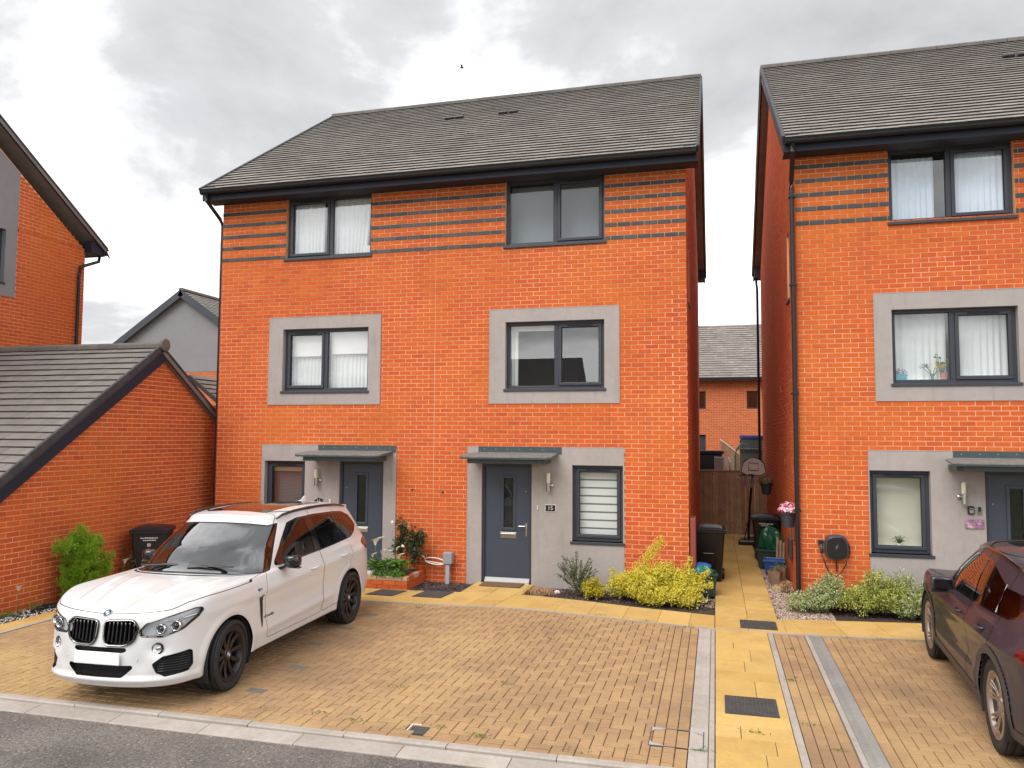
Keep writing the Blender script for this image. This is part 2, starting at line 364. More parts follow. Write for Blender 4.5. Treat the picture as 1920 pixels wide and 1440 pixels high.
# ---------------------------------------------------------------- windows
def window(house, ox, oy, X0, X1, Z0, Z1, mull=None, sash=(), u=V((1,0,0)), n=V((0,-1,0)), sill=True, rev=.085, room=True, label=None, fw=.055, vent=True):
    """window in a facade; X along u from o=(ox,oy)"""
    o = V((ox, oy, 0)); up = V((0,0,1))
    f = MB(); c0, c1 = -rev-.06, -rev
    B = lambda mb, a, b, c, d, e0, e1, m=0: mb.obox(o, u, up, n, a, b, c, d, e0, e1, m=m)
    B(f, X0, X1, Z0, Z0+fw, c0, c1); B(f, X0, X1, Z1-fw, Z1, c0, c1)
    B(f, X0, X0+fw, Z0+fw, Z1-fw, c0, c1); B(f, X1-fw, X1, Z0+fw, Z1-fw, c0, c1)
    bays = [(X0+fw, X1-fw)]
    if mull:
        B(f, mull-.035, mull+.035, Z0+fw, Z1-fw, c0, c1); bays = [(X0+fw, mull-.035), (mull+.035, X1-fw)]
    # outer reveal
    fr = f.build('window', M_anth, house, bevel=.006)
    if label: fr['label'] = label
    for k, (a, b) in enumerate(bays):
        z0, z1 = Z0+fw, Z1-fw
        if k in sash:
            s_ = MB(); w_ = .052; d0, d1 = -rev-.035, -rev+.018
            B(s_, a, b, z0, z0+w_, d0, d1); B(s_, a, b, z1-w_, z1, d0, d1); B(s_, a, a+w_, z0+w_, z1-w_, d0, d1); B(s_, b-w_, b, z0+w_, z1-w_, d0, d1)
            s_.build('sash', M_anth, fr, bevel=.007)
            if vent:
                v_ = MB(); m_ = (a+b)/2; B(v_, m_-.28*(b-a), m_+.28*(b-a), z1-.032, z1-.012, d1, d1+.014); v_.build('trickle_vent', M_fascia, fr, bevel=.003)
            a, b, z0, z1 = a+w_, b-w_, z0+w_, z1-w_
        g = MB(); tl = random.uniform(-.002, .002); P = lambda x, z, c: o + u*x + up*z + n*c
        g.add([P(a,z0,-rev-.03+tl), P(b,z0,-rev-.03-tl), P(b,z1,-rev-.03-tl), P(a,z1,-rev-.03+tl)], [(0,1,2,3)]); g.build('pane', M_glass, fr)
        gb = MB(); q = .008; e0, e1 = -rev-.032, -rev-.012
        B(gb, a, b, z0, z0+q, e0, e1); B(gb, a, b, z1-q, z1, e0, e1); B(gb, a, a+q, z0+q, z1-q, e0, e1); B(gb, b-q, b, z0+q, z1-q, e0, e1)
        gb.build('glazing_bead', M_black, fr)
    if sill:
        s_ = MB(); B(s_, X0-.03, X1+.03, Z0-.045, Z0, -rev-.02, .035); s_.build('sill', M_anth, fr, bevel=.004)
    if room:
        r = MB(); D = 1.7; a, b, z0, z1 = X0+.01, X1-.01, Z0+.01, Z1-.01; q = -rev-.062
        P = lambda x, z, c: o + u*x + up*z + n*c
        xa, xb, za_, zb_ = a-.4, b+.4, z0-.5, z1+.25
        r.add([P(xa,za_,q-D),P(xb,za_,q-D),P(xb,zb_,q-D),P(xa,zb_,q-D),P(xa,za_,q-.06),P(xb,za_,q-.06),P(xb,zb_,q-.06),P(xa,zb_,q-.06)],
              [(0,1,2,3),(0,4,5,1),(3,2,6,7),(0,3,7,4),(1,5,6,2)]); r.build('room', M_room, fr)
        # reveal lining between frame and room, sealing the opening
        s2 = MB(); 
        for (x0,x1,zz0,zz1) in ((X0-.4,X0+.005,Z0-.5,Z1+.25),(X1-.005,X1+.4,Z0-.5,Z1+.25),(X0+.005,X1-.005,Z0-.5,Z0+.005),(X0+.005,X1-.005,Z1-.005,Z1+.25)): B(s2, x0, x1, zz0, zz1, q-.06, q-.001)
        s2.build('inner_wall', M_room, fr)
    return fr
# ================================================================ ground
PX, PY, UP, DPT = V((1,0,0)), V((0,-1,0)), V((0,0,1)), V((0,1,0))
def sheet(name, x0, x1, y0, y1, z, m, kind='structure', sub=1):
    mb = MB()
    for i in range(sub):
        for j in range(sub):
            a, b = x0+(x1-x0)*i/sub, x0+(x1-x0)*(i+1)/sub; c, d = y0+(y1-y0)*j/sub, y0+(y1-y0)*(j+1)/sub
            mb.add([(a,c,z),(b,c,z),(b,d,z),(a,d,z)], [(0,1,2,3)], .5)
    return mb.build(name, m, None, kind=kind)
M_gnd = mat('far_ground', base=(.12,.13,.08), rough=1, noise_s=[.3, 3], noise_amt=.3)
sheet('ground', -300, 300, -300, 400, -.16, M_gnd)
sheet('road', -60, 60, -14.5, -7.06, -.035, M_asph)
# kerb stones: flush top strip and sloping channel face
kerb = MB().box(-40, 40, -7.10, -6.79, -.15, -.05, a=.5).build('kerb', M_joint, None, kind='structure')
for x0_, prof in ((-14.0, [(-6.880,-.06),(-6.880,.002),(-6.868,.010),(-6.800,.012),(-6.795,.006),(-6.795,-.06)]), (-14.35, [(-7.09,-.06),(-7.09,-.026),(-7.08,-.022),(-6.900,-.008),(-6.892,-.014),(-6.892,-.06)])):
    x = x0_
    while x < 8:
        l = .912; mb = MB(); e_ = .003; dz = random.uniform(-.0025, .0025); dy = random.uniform(-.003, .003)
        mb.prism([(x+e_, p[0]+dy, p[1]+dz) for p in prof], (l-2*e_, 0, 0)); mb.build('kerb_stone', M_kerb, kerb, fix=True, bevel=.004); x += l
# ---- block paving
def fE(x):      # front edge of the slab strip
    pts = [(-9,-2.05),(-5.2,-1.97),(-4.2,-1.92),(-3.55,-1.86),(-2.71,-1.82),(-1.75,-1.99),(-1.03,-2.11),(-.05,-2.29),(.9,-2.29),(1.5,-2.24),(2.6,-2.14),(8,-1.9)]
    return float(np.interp(x, [p[0] for p in pts], [p[1] for p in pts]))
def bE(x):
    pts = [(-9,-1.15),(-5.3,-1.07),(-4.15,-.98),(-3.3,-.84),(-2.72,-.88),(-1.93,-1.06),(-1.11,-1.28),(-.05,-1.50),(.8,-1.50),(2.6,-1.22),(8,-.9)]
    return float(np.interp(x, [p[0] for p in pts], [p[1] for p in pts]))
MARKS = [(-4.73,-2.58),(-4.66,-3.52),(-4.59,-4.39),(-4.55,-5.21),(-4.51,-6.0)]
PAVM = {}
def paver_area(name, x0, x1, y0, y1, border=(0, 0), nobj=300, front=True, marks=(), holes=()):
    """herringbone blocks of 200 x 100 mm; border=(left rows, right rows) of blocks laid lengthwise"""
    base = MB().add([(x0,y0,-.012),(x1,y0,-.012),(x1,y1,-.012),(x0,y1,-.012)], [(0,1,2,3)], .5).build(name, M_joint, None, kind='structure')
    bl = []
    xa, xb, ya = x0+.1*border[0], x1-.1*border[1], y0
    for side, nb in ((0, border[0]), (1, border[1])):
        for r in range(nb):
            xx = x0+.1*r if side == 0 else x1-.1*(r+1); yy = y0 - (.1 if r % 2 else 0)
            while yy < y1: bl.append((xx, xx+.1, max(y0, yy), min(y1, yy+.2))); yy += .2
    if front:
        xx = xa
        while xx < xb: bl.append((xx, min(xb, xx+.2), y0, y0+.1)); xx += .2
        ya = y0+.1
    nx, ny = int((xb-xa)/.1)+3, int((y1-ya)/.1)+3
    for i in range(-2, nx):
        for j in range(-2, ny):
            d = (i-j) % 4
            if d == 0: r = (xa+.1*i, xa+.1*i+.2, ya+.1*j, ya+.1*j+.1)
            elif d == 3: r = (xa+.1*i, xa+.1*i+.1, ya+.1*j, ya+.1*j+.2)
            else: continue
            r = (max(xa, r[0]), min(xb, r[1]), max(ya, r[2]), min(y1, r[3]))
            if r[1]-r[0] > .025 and r[3]-r[2] > .025: bl.append(r)
    bl = [r for r in bl if not any(h[0]-.02 < (r[0]+r[1])/2 < h[1]+.02 and h[2]-.02 < (r[2]+r[3])/2 < h[3]+.02 for h in holes)]
    mk = set()
    for mx_, my_ in marks:
        c = [(abs((r[0]+r[1])/2-mx_) + abs((r[2]+r[3])/2-my_), i) for i, r in enumerate(bl) if r[1]-r[0] > .15]
        if c: mk.add(min(c)[1])
    def geom(mb, a, b, c, d, z, m=0, at=None):
        g, ch = .0025, .005; z1 = z; c += .0045; d -= .0045; a += .0005; b -= .0005
        v = [(a+g,c+g,-.03),(b-g,c+g,-.03),(b-g,d-g,-.03),(a+g,d-g,-.03),
             (a+g,c+g,z1-ch),(b-g,c+g,z1-ch),(b-g,d-g,z1-ch),(a+g,d-g,z1-ch),
             (a+g+ch,c+g+ch,z1),(b-g-ch,c+g+ch,z1),(b-g-ch,d-g-ch,z1),(a+g+ch,d-g-ch,z1)]
        f = [(8,9,10,11)] + [(4+i,4+(i+1)%4,8+(i+1)%4,8+i) for i in range(4)] + [(i,(i+1)%4,4+(i+1)%4,4+i) for i in range(4)]
        mb.add(v, f, at, m)
    def key(r):
        w_ = (r[1]-r[0], r[3]-r[2])
        return 'h' if abs(w_[0]-.2) < .002 and abs(w_[1]-.1) < .002 else 'v' if abs(w_[1]-.2) < .002 and abs(w_[0]-.1) < .002 else None
    order = sorted(range(len(bl)), key=lambda i: (V(((bl[i][0]+bl[i][1])/2, (bl[i][2]+bl[i][3])/2, 0))-CAMP).length)
    rest = MB(); n = 0
    for i in order:
        r = bl[i]; kk = key(r); c = ((r[0]+r[1])/2, (r[2]+r[3])/2)
        if kk and (n < nobj or i in mk) :
            m_ = M_gpaver if i in mk else M_paver
            if (kk, m_.name) not in PAVM:
                mb = MB(); w_ = (.1, .05) if kk == 'h' else (.05, .1); geom(mb, -w_[0], w_[0], -w_[1], w_[1], 0)
                me = bpy.data.meshes.new('paver'); me.from_pydata(mb.v, [], mb.f); me.materials.append(m_); PAVM[(kk, m_.name)] = me
            b = bpy.data.objects.new('paver', PAVM[(kk, m_.name)]); b.location = (c[0], c[1], random.uniform(-.0015, .0015))
            b.rotation_euler = (random.gauss(0, .006), random.gauss(0, .006), random.gauss(0, .006))
            if i in mk: b['label'] = 'dark grey marker block'
            put(b, base); n += 1
        else: geom(rest, *r, random.uniform(-.0015, .0015))
    rest.build('block_paving', M_paver, base, kind='stuff')
    return base
HATCH = (-2.60,-2.40,-6.66,-6.46)
paver_area('driveway', -8.72, -.245, -6.79, -1.80, border=(0, 3), marks=MARKS, holes=[HATCH])
paver_area('parking_bay', 1.275, 6.6, -6.79, -1.95, border=(2, 0), front=False)
# narrow strip of blocks laid lengthwise
st = sheet('paving_strip', .685, 1.06, -6.79, -2.27, -.012, M_joint)
rest = MB()
for r_ in range(4):
    a = .685+.094*r_; yy = -6.79-(.1 if r_ % 2 else 0)
    while yy < -2.27:
        mb = MB(); c, d = max(-6.79, yy)+.003, min(-2.27, yy+.2)-.003
        if d-c > .02:
            mb.box(a+.003, a+.091, c, d, -.03, random.uniform(-.001,.001)); mb.build('paver', M_paver, st, bevel=.004)
        yy += .2
# edging and channels
def run(name, x0, x1, ya, yb, z, m, ln=.9, piece='edging_stone', dish=0):
    base = sheet(name, x0, x1, ya, yb, -.02, M_joint); y = ya
    while y < yb:
        e_ = min(yb, y+ln); mb = MB()
        if dish:
            w_ = x1-x0; pr = [(x0,-.05),(x0,z),(x0+w_*.2,z-.002),(x0+w_*.5,z-dish),(x0+w_*.8,z-.002),(x1,z),(x1,-.05)]
            mb.prism([(p[0], y+.002, p[1]) for p in pr], (0, e_-y-.004, 0))
        else: mb.box(x0+.001, x1-.001, y+.002, e_-.002, -.05, z+random.uniform(-.001,.001))
        mb.build(piece, m, base, fix=True, bevel=.003); y = e_
run('drain_channel', -.240, -.088, -6.78, -2.25, .004, M_kerb, .9, 'channel_block', .008)
run('path_edging', -.084, -.036, -6.78, -2.28, .012, M_kerb)
run('path_edging', .615, .680, -6.78, -2.29, .010, M_kerb)
run('path_edging', 1.065, 1.115, -6.78, -2.26, .010, M_kerb)
run('drain_channel', 1.118, 1.270, -6.78, -2.25, .004, M_gconc, .9, 'channel_block', .010)
run('drive_edging', -8.80, -8.725, -6.78, -2.0, .010, M_kerb)
# curved edging line along the slabs
ed = MB(); xs = np.arange(-8.7, 6.6, .15)
edge = MB(); 
for i in range(0, len(xs)-6, 6):
    a = [(xs[k], fE(xs[k])-.035) for k in range(i, i+7)]; b = [(xs[k], fE(xs[k])+.002) for k in range(i, i+7)][::-1]
    mb = MB(); mb.prism([(p[0], p[1], -.04) for p in a+b], (0, 0, .052)); 
    if i == 0: EDG = MB().add([(-8.7,-2.4,-.021),(6.5,-2.4,-.021),(6.5,-1.75,-.021),(-8.7,-1.75,-.021)], [(0,1,2,3)], .5).build('slab_edging', M_joint, None, kind='structure')
    mb.build('edging_stone', M_kerb, EDG, fix=True)
# ---- yellow slabs
SL = MB()
SLB = MB().box(-9.0, 6.5, -2.27, -.9, -.08, -.03, a=.5).build('footpath', M_joint, None, kind='structure')
def slab(pts, z=.008, par=None, name='paving_slab'):
    mb = MB(); c = sum((V((p[0], p[1], 0)) for p in pts), V())/len(pts)
    q = [V((p[0], p[1], 0)) + (c-V((p[0], p[1], 0))).normalized()*.004 for p in pts]
    zz_ = z+random.uniform(-.0015, .0015); tilt = (random.gauss(0, .002), random.gauss(0, .002))
    mb.prism([(p.x, p.y, -.04) for p in q], (0, 0, .04+zz_)); mb.build(name, M_slab, par or SLB, fix=True, bevel=.003)
xs_ = [-8.6,-8.0,-7.35,-6.75,-6.1,-5.5,-4.9,-4.3,-3.62,-3.22,-2.75,-2.28,-1.78,-1.28,-.80,-.38,-.04]
for i, (a, b) in enumerate(zip(xs_[:-1], xs_[1:])):
    sh = .12 if a < -3 else .02
    f0, f1, b0, b1 = (a, fE(a)), (b, fE(b)), (a+sh, bE(a+sh)), (b+sh, bE(b+sh))
    if b > -.1: b0, b1 = (a+sh, bE(a+sh)), (-.04, bE(-.04))
    if a < -3.3:
        m0 = ((f0[0]+b0[0])/2, (f0[1]+b0[1])/2); m1 = ((f1[0]+b1[0])/2, (f1[1]+b1[1])/2)
        slab([f0, f1, m1, m0]); slab([m0, m1, b1, b0])
    else: slab([f0, f1, b1, b0])
# apron in front of door 15
AP = MB().box(-4.02, -2.98, -.98, -.03, -.08, -.03, a=.5).build('door_apron', M_joint, None, kind='structure')
for (a, b) in ((-4.0,-3.5),(-3.5,-3.0)): slab([(a, -.46), (b, -.46), (b, -.03), (a, -.03)], .008, AP)
slab([(-4.0, bE(-4.0)), (-3.5, bE(-3.5)), (-3.5,-.465), (-4.0,-.465)], .008, AP); slab([(-3.5, bE(-3.5)), (-3.0, bE(-3.0)), (-3.0,-.465), (-3.5,-.465)], .008, AP)
# path front part: large riven slabs in courses
y = -6.78; r_ = 0
while y < -2.32:
    h = random.choice([.30, .42, .52]); y1 = min(-2.30, y+h)
    if -2.30-y1 < .15: y1 = -2.30
    c = random.choice([.18, .28, .36, .45]); 
    if r_ % 4 == 3: c = None
    for a, b in ([(-.032, c), (c, .612)] if c else [(-.032, .612)]): slab([(a,y),(b,y),(b,y1),(a,y1)], .009)
    y = y1; r_ += 1
slab([(-.035,-2.28),(.39,-2.28),(.39,-1.52),(-.035,-1.52)]); 
slab([(.39,-2.28),(.86,-2.28),(.86,-1.52),(.39,-1.52)])
xs_ = [.86,1.08,1.6,2.15,2.7,3.25,3.8,4.35,4.9,5.45,6.0]
for i, (a, b) in enumerate(zip(xs_[:-1], xs_[1:])):
    f0, f1, b0, b1 = (a, fE(a)), (b, fE(b)), (a-.1 if i else a, bE(a)), (b-.1, bE(b))
    if i < 1: slab([f0, f1, b1, b0]); continue
    m0 = ((f0[0]+b0[0])/2, (f0[1]+b0[1])/2); m1 = ((f1[0]+b1[0])/2, (f1[1]+b1[1])/2)
    slab([f0, f1, m1, m0]); slab([m0, m1, b1, b0])
AL = MB().box(-.03, .80, -1.5, 8.0, -.08, -.03, a=.5).build('side_path', M_joint, None, kind='structure')
y = -1.51
while y < 7.9:
    y1 = min(7.95, y+.6)
    slab([(-.035,y),(.40,y),(.40,y1),(-.035,y1)], .006, AL); slab([(.40,y),(.80,y),(.80,y1),(.40,y1)], .006, AL); y = y1
# left verge strip of slabs along the garage and white stones
LV = MB().box(-9.15, -8.81, -6.78, -2.0, -.08, -.03, a=.5).build('verge_strip', M_joint, None, kind='structure')
y = -6.78
while y < -2.1: slab([(-9.12,y),(-8.80,y),(-8.80,min(y+.6,-2.05)),(-9.12,min(y+.6,-2.05))], .008, LV); y += .6
# ---- beds
sheet('planting_bed', -9.65, 6.6, -1.9, 1.0, -.045, M_earth)
sheet('planting_bed', -9.65, -9.12, -6.78, -1.0, -.030, M_earth)
sheet('gravel_bed', .80, 1.25, -1.55, 8.0, -.035, M_earth)
sheet('gravel_bed', -.44, -.03, -1.5, 8.0, -.036, M_earth)
M_bark = mat('bark_chip', ramp=[(.055,.035,.035),(.09,.055,.05),(.035,.025,.026),(.12,.085,.08),(.16,.12,.12)], rough=.9)
M_peb = mat('mixed_pebble', ramp=[(.42,.30,.22),(.55,.42,.33),(.30,.20,.15),(.62,.55,.48),(.36,.24,.17),(.22,.17,.15)], rough=.8)
M_wst = mat('white_stone', ramp=[(.7,.66,.6),(.55,.5,.45),(.8,.77,.72)], rough=.7)
def pieces(name, n, region, m, sx, sy, sz, z=-.03, test=None, label=None, cat=None, par=None):
    mb = MB(); c = 0; x0, x1, y0, y1 = region
    for _ in range(n*4):
        if c >= n: break
        px, py = random.uniform(x0, x1), random.uniform(y0, y1)
        if test and not test(px, py): continue
        c += 1; a = random.uniform(0, 6.28); R_ = Matrix.Rotation(a, 3, 'Z') @ Matrix.Rotation(random.gauss(0,.35), 3, 'X') @ Matrix.Rotation(random.gauss(0,.35), 3, 'Y')
        s1, s2, s3 = sx*random.uniform(.5,1.3), sy*random.uniform(.5,1.3), sz*random.uniform(.6,1.3)
        P = V((px, py, z+random.uniform(0, sz)))
        v = [(s1,0,0),(0,s2,0),(-s1,0,0),(0,-s2,0),(0,0,s3),(0,0,-s3*.6)]
        mb.add([P + R_ @ V(q) for q in v], [(0,1,4),(1,2,4),(2,3,4),(3,0,4)])
    o = mb.build(name, m, par, kind='stuff'); 
    if label: o['label'] = label; o['category'] = cat
    return o
pieces('bark_mulch', 5200, (-3.0,-.04,-1.45,-.02), M_bark, .028, .010, .008, -.04, lambda x, y: y > bE(x)+.01 and not (x > -.42 and y > -.75), 'dark purple bark mulch in the bed below the window of number 15', 'bark mulch')
pieces('bark_mulch', 900, (-5.0,-4.02,-.95,-.02), M_bark, .028, .010, .008, -.04, lambda x, y: y > bE(x)+.01, 'dark bark mulch in the small bed beside the grey post', 'bark mulch')
pieces('bark_mulch', 2500, (1.25,6.0,-1.4,-.22), M_bark, .028, .010, .008, -.04, lambda x, y: y > bE(x)+.01, 'dark soil mulch beneath the variegated hedge', 'bark mulch')
pieces('pebbles', 2600, (-.44,-.04,-.85,7.5), M_peb, .016, .014, .010, -.03, None, 'brown pebbles along the side wall by the green recycling box', 'pebbles')
pieces('pebbles', 5600, (.81,1.6,-1.5,3.0), M_peb, .016, .014, .010, -.03, lambda x, y: y > bE(x)+.01 and (x < 1.24 or y < -.22), 'mixed brown pebbles between the side path and the hedge', 'pebbles')
pieces('white_stones', 900, (-9.62,-9.13,-6.5,-2.2), M_wst, .022, .018, .014, -.025, None, 'white decorative stones along the garage wall', 'stones')

def bricktex(name, sc=(4.44, 13.33)):
    m = bpy.data.materials.new(name); m.use_nodes = True; t = m.node_tree; n = t.nodes; l = t.links; b = n['Principled BSDF']; b.inputs['Roughness'].default_value = .9
    g = n.new('ShaderNodeNewGeometry'); mp = n.new('ShaderNodeMapping'); mp.inputs['Rotation'].default_value = (math.radians(-90), 0, 0)
    l.new(g.outputs['Position'], mp.inputs[0]); br = n.new('ShaderNodeTexBrick'); l.new(mp.outputs[0], br.inputs[0])
    br.inputs['Color1'].default_value = (.47,.092,.026,1); br.inputs['Color2'].default_value = (.58,.14,.034,1); br.inputs['Mortar'].default_value = (.60,.33,.21,1)
    br.inputs['Scale'].default_value = 1; br.inputs['Mortar Size'].default_value = .006; br.inputs['Brick Width'].default_value = .225; br.inputs['Row Height'].default_value = .075
    l.new(br.outputs[0], b.inputs['Base Color']); return m
M_btex = bricktex('distant_brickwork')
# ================================================================ buildings
def roof(house, X0, X1, Yf, Yr, zE, pitch, nobj=300, gut=True, lverge=True, rverge=True, mt=None, back=True, fasc=.17, vr=.2, wallX=(None, None)):
    c, s_ = math.cos(pitch), math.sin(pitch); ry = (Yf+Yr)/2; ln = (ry-Yf)/c; zr = zE+(ry-Yf)*math.tan(pitch)
    rf = tile_slope(house, 'roof', (X0, Yf, zE), (1,0,0), (0, c, s_), X1-X0, ln, nobj, mt)
    if back:
        b = MB(); b.obox(V((X0, Yr, zE)), V((1,0,0)), V((0,-c,s_)), V((0,s_,c)), 0, X1-X0, 0, ln, -.09, .012, at=.5); b.build('rear_roof_slope', mt or M_tile, house, fix=True)
    ridge_tiles(rf, (X0, ry, zr+.01), (X1, ry, zr+.01))
    # fascia, soffit, gutter
    f = MB(); f.box(X0+.02, X1-.02, Yf+.06, Yf+.08, zE-.19, zE-.02); f.build('fascia', M_fascia, rf)
    f = MB(); f.box(X0+.02, X1-.02, Yf+.08, Yf+.44, zE-.175, zE-.16); f.build('soffit', M_soffit, rf)
    if gut:
        g = MB(); n_ = 8; r1 = .056
        for k in range(n_):
            a0, a1 = math.pi + math.pi*k/n_, math.pi + math.pi*(k+1)/n_
            cy, cz = Yf+.0, zE-.035
            g.add([(X0+.03, cy+r1*math.cos(a0), cz+r1*math.sin(a0)), (X1-.03, cy+r1*math.cos(a0), cz+r1*math.sin(a0)), (X1-.03, cy+r1*math.cos(a1), cz+r1*math.sin(a1)), (X0+.03, cy+r1*math.cos(a1), cz+r1*math.sin(a1))], [(0,1,2,3)])
        xx = X0+.5
        g.add([(X0+.03, cy+r1*math.cos(math.pi+math.pi*k/8), cz+r1*math.sin(math.pi+math.pi*k/8)) for k in range(9)], [tuple(range(9))])
        g.add([(X1-.03, cy+r1*math.cos(math.pi+math.pi*k/8), cz+r1*math.sin(math.pi+math.pi*k/8)) for k in range(9)], [tuple(range(9))])
        while xx < X1:
            g.tube([(xx, cy+(r1+.003)*math.cos(a), cz+(r1+.003)*math.sin(a)) for a in np.linspace(math.pi, 2*math.pi, 9)], .006, 4); xx += 1.9
        g.build('gutter', M_black, rf)
    for sd_, X, on in ((-1, X0, lverge), (1, X1, rverge)):
        if not on: continue
        for (ya, yb) in ((Yf, ry), (Yr, ry)):
            t = V((0, ry-ya, zr-zE)).normalized(); nr = V((0, -t.z, t.y)) if ya < yb else V((0, t.z, t.y)); nr = nr if nr.z > 0 else -nr
            L_ = V((0, ry-ya, zr-zE)).length; o = V((X, ya, zE))
            b = MB(); b.obox(o, t, V((sd_, 0, 0)), nr, .05, L_, -.045, -.02, -.27, -.055, at=.5); b.build('bargeboard', M_fascia, rf, fix=True)
            b = MB(); b.obox(o, t, V((sd_, 0, 0)), nr, .05, L_, -.26, -.045, -.20, -.18, at=.5); b.build('verge_soffit', M_soffit, rf, fix=True)
            nn = max(1, int(L_/TG))
            for i in range(nn):
                v = MB(); v.obox(o, t, V((sd_, 0, 0)), nr, i*TG, (i+1)*TG-.004, -.03, .018, -.05, .046)
                v.build('verge_cap', M_tiled, rf, fix=True)
            # boxed end of the eaves
            e_ = MB(); e_.box(min(X-sd_*.24, X-sd_*.045), max(X-sd_*.24, X-sd_*.045), min(ya+.08*(1 if ya<yb else -1), ya+.44*(1 if ya<yb else -1)), max(ya+.08*(1 if ya<yb else -1), ya+.44*(1 if ya<yb else -1)), zE-.158, zE+.10); e_.build('eaves_box', M_fascia, rf)
    # rear fascia
    f = MB(); f.box(X0+.02, X1-.02, Yr-.08, Yr-.06, zE-.19, zE-.02); f.box(X0+.02, X1-.02, Yr-.44, Yr-.08, zE-.175, zE-.16); f.build('fascia', M_fascia, rf)
    return rf
def panel(house, o, u, n, U0, U1, Z0, Z1, holes, m=M_render, name='render_panel'):
    o, u, n = V(o), V(u), V(n); mb = MB(); 
    for a, b, c, d in rect_minus(U0, U1, Z0, Z1, holes): mb.obox(o, u, UP, n, a, b, c, d, -.101, .016, at=.5)
    p = mb.build(name, m, house, fix=True); 
    t = MB(); t.obox(o, u, UP, n, U0-.006, U0+.006, Z0, Z1, -.05, .019); t.obox(o, u, UP, n, U1-.006, U1+.006, Z0, Z1, -.05, .019); t.obox(o, u, UP, n, U0+.007, U1-.007, Z1-.006, Z1+.006, -.05, .019); t.build('render_bead', M_render, p)
    return p
def front_door(house, X0, X1, Y, label=None, handle=+1, z0=.0, z1=2.04):
    f = MB(); yb = Y+.15
    fr = MB(); fr.box(X0, X0+.045, Y+.03, yb, z0, z1); fr.box(X1-.045, X1, Y+.03, yb, z0, z1); fr.box(X0+.045, X1-.045, Y+.03, yb, z1-.045, z1)
    D = fr.build('door', M_anth, house, bevel=.004)
    if label: D['label'] = label
    gx = (X0+X1)/2+ (.02 if handle > 0 else -.02); ga, gb = gx-.085, gx+.085; gz0, gz1 = .84+.1, 1.79
    lf = MB(); a, b = X0+.05, X1-.05
    for r in rect_minus(a, b, z0+.06, z1-.05, [(ga, gb, gz0, gz1)]): lf.box(r[0], r[1], Y+.06, Y+.105, r[2], r[3], a=.5)
    lf.build('door_leaf', M_door, D)
    c = MB()
    for (p, q, r, s_) in ((ga-.045, ga, gz0-.045, gz1+.045), (gb, gb+.045, gz0-.045, gz1+.045), (ga, gb, gz0-.045, gz0), (ga, gb, gz1, gz1+.045)): c.box(p, q, Y+.045, Y+.0595, r, s_)
    c.build('glazing_frame', M_door, D, bevel=.005)
    g = MB(); g.add([(ga,Y+.075,gz0),(gb,Y+.075,gz0),(gb,Y+.075,gz1),(ga,Y+.075,gz1)], [(0,1,2,3)]); g.build('pane', M_dglass, D)
    bk = MB(); bk.box(ga, gb, Y+.10, Y+.104, gz0, gz1); bk.build('door_backing', M_olive, D)
    l = MB(); l.box(gx-.145, gx+.145, Y+.048, Y+.059, .76, .86); l.box(gx-.13, gx+.13, Y+.040, Y+.0478, .775, .84); l.build('letterbox', M_steel, D, bevel=.006)
    t = MB(); t.box(a, b, Y+.0, Y+.1, z0+.0, z0+.032); t.box(a, b, Y+.035, Y+.1, z0+.034, z0+.062); t.box(a,b,Y+.05,Y+.1,z0+.064,z0+.085); t.build('threshold', M_alu, D)
    hx = X1-.105 if handle > 0 else X0+.105
    h = MB(); h.box(hx-.016, hx+.016, Y+.047, Y+.0595, .80, 1.03); h.tube([(hx, Y+.05, .975), (hx, Y+.0, .975), (hx-.02*handle, Y-.005, .975), (hx-.125*handle, Y-.005, .975)], .0095, 8)
    h.build('handle', M_steel, D, smooth=False)
    s_ = MB(); s_.lathe((hx-.01*handle, Y+.06, 1.56), (0,-1,0), [(.0,.004),(.009,.004),(.011,0)], 10); s_.build('spyhole', M_steel, D)
    r = MB(); r.box(X0-.2, X1+.2, Y+.2, Y+.22, z0-.1, z1+.2); r.build('hall', M_room, D)
    return D
def canopy(X0, X1, Y, label, group):
    """door canopy: wall upstand, sloping tray with lip, boxed body"""
    t = thing('door_canopy', label, 'canopy', ((X0+X1)/2, Y, 2.1), group)
    u = MB(); u.box(X0+.17, X1, Y-.019-.012, Y-.018, 2.215, 2.335); u.build('wall_upstand', M_canopy, t, bevel=.004)
    for k in range(7):
        x = X0+.28+k*(X1-X0-.4)/6; s_ = MB(); s_.lathe((x, Y-.031, 2.285), (0,-1,0), [(.0,.005),(.008,.004),(.010,0)], 8); s_.build('screw', M_steel, t)
    dp = .62; a, b = X0, X1-.06
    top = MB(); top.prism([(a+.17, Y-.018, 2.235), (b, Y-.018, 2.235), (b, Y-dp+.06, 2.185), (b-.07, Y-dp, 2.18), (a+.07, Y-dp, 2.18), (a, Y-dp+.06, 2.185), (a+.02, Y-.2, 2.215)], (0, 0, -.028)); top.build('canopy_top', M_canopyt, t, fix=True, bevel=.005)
    lip = MB(); lip.prism([(a+.17, Y-.02, 2.2055), (b-.005, Y-.02, 2.2055), (b-.005, Y-dp+.065, 2.156), (b-.075, Y-dp+.006, 2.151), (a+.075, Y-dp+.006, 2.151), (a+.006, Y-dp+.065, 2.156)], (0, 0, -.02)); lip.build('canopy_lip', M_canopy, t, fix=True)
    bd = MB(); z0 = 2.055; bd.prism([(a+.10, Y-.02, z0), (b-.13, Y-.02, z0), (b-.13, Y-dp+.17, z0), (b-.2, Y-dp+.10, z0), (a+.17, Y-dp+.10, z0), (a+.10, Y-dp+.17, z0)], (0, 0, .076)); bd.build('canopy_body', M_canopy, t, fix=True, bevel=.006)
    return t
M_alu = mat('matt_aluminium', base=(.62,.62,.62), rough=.5)
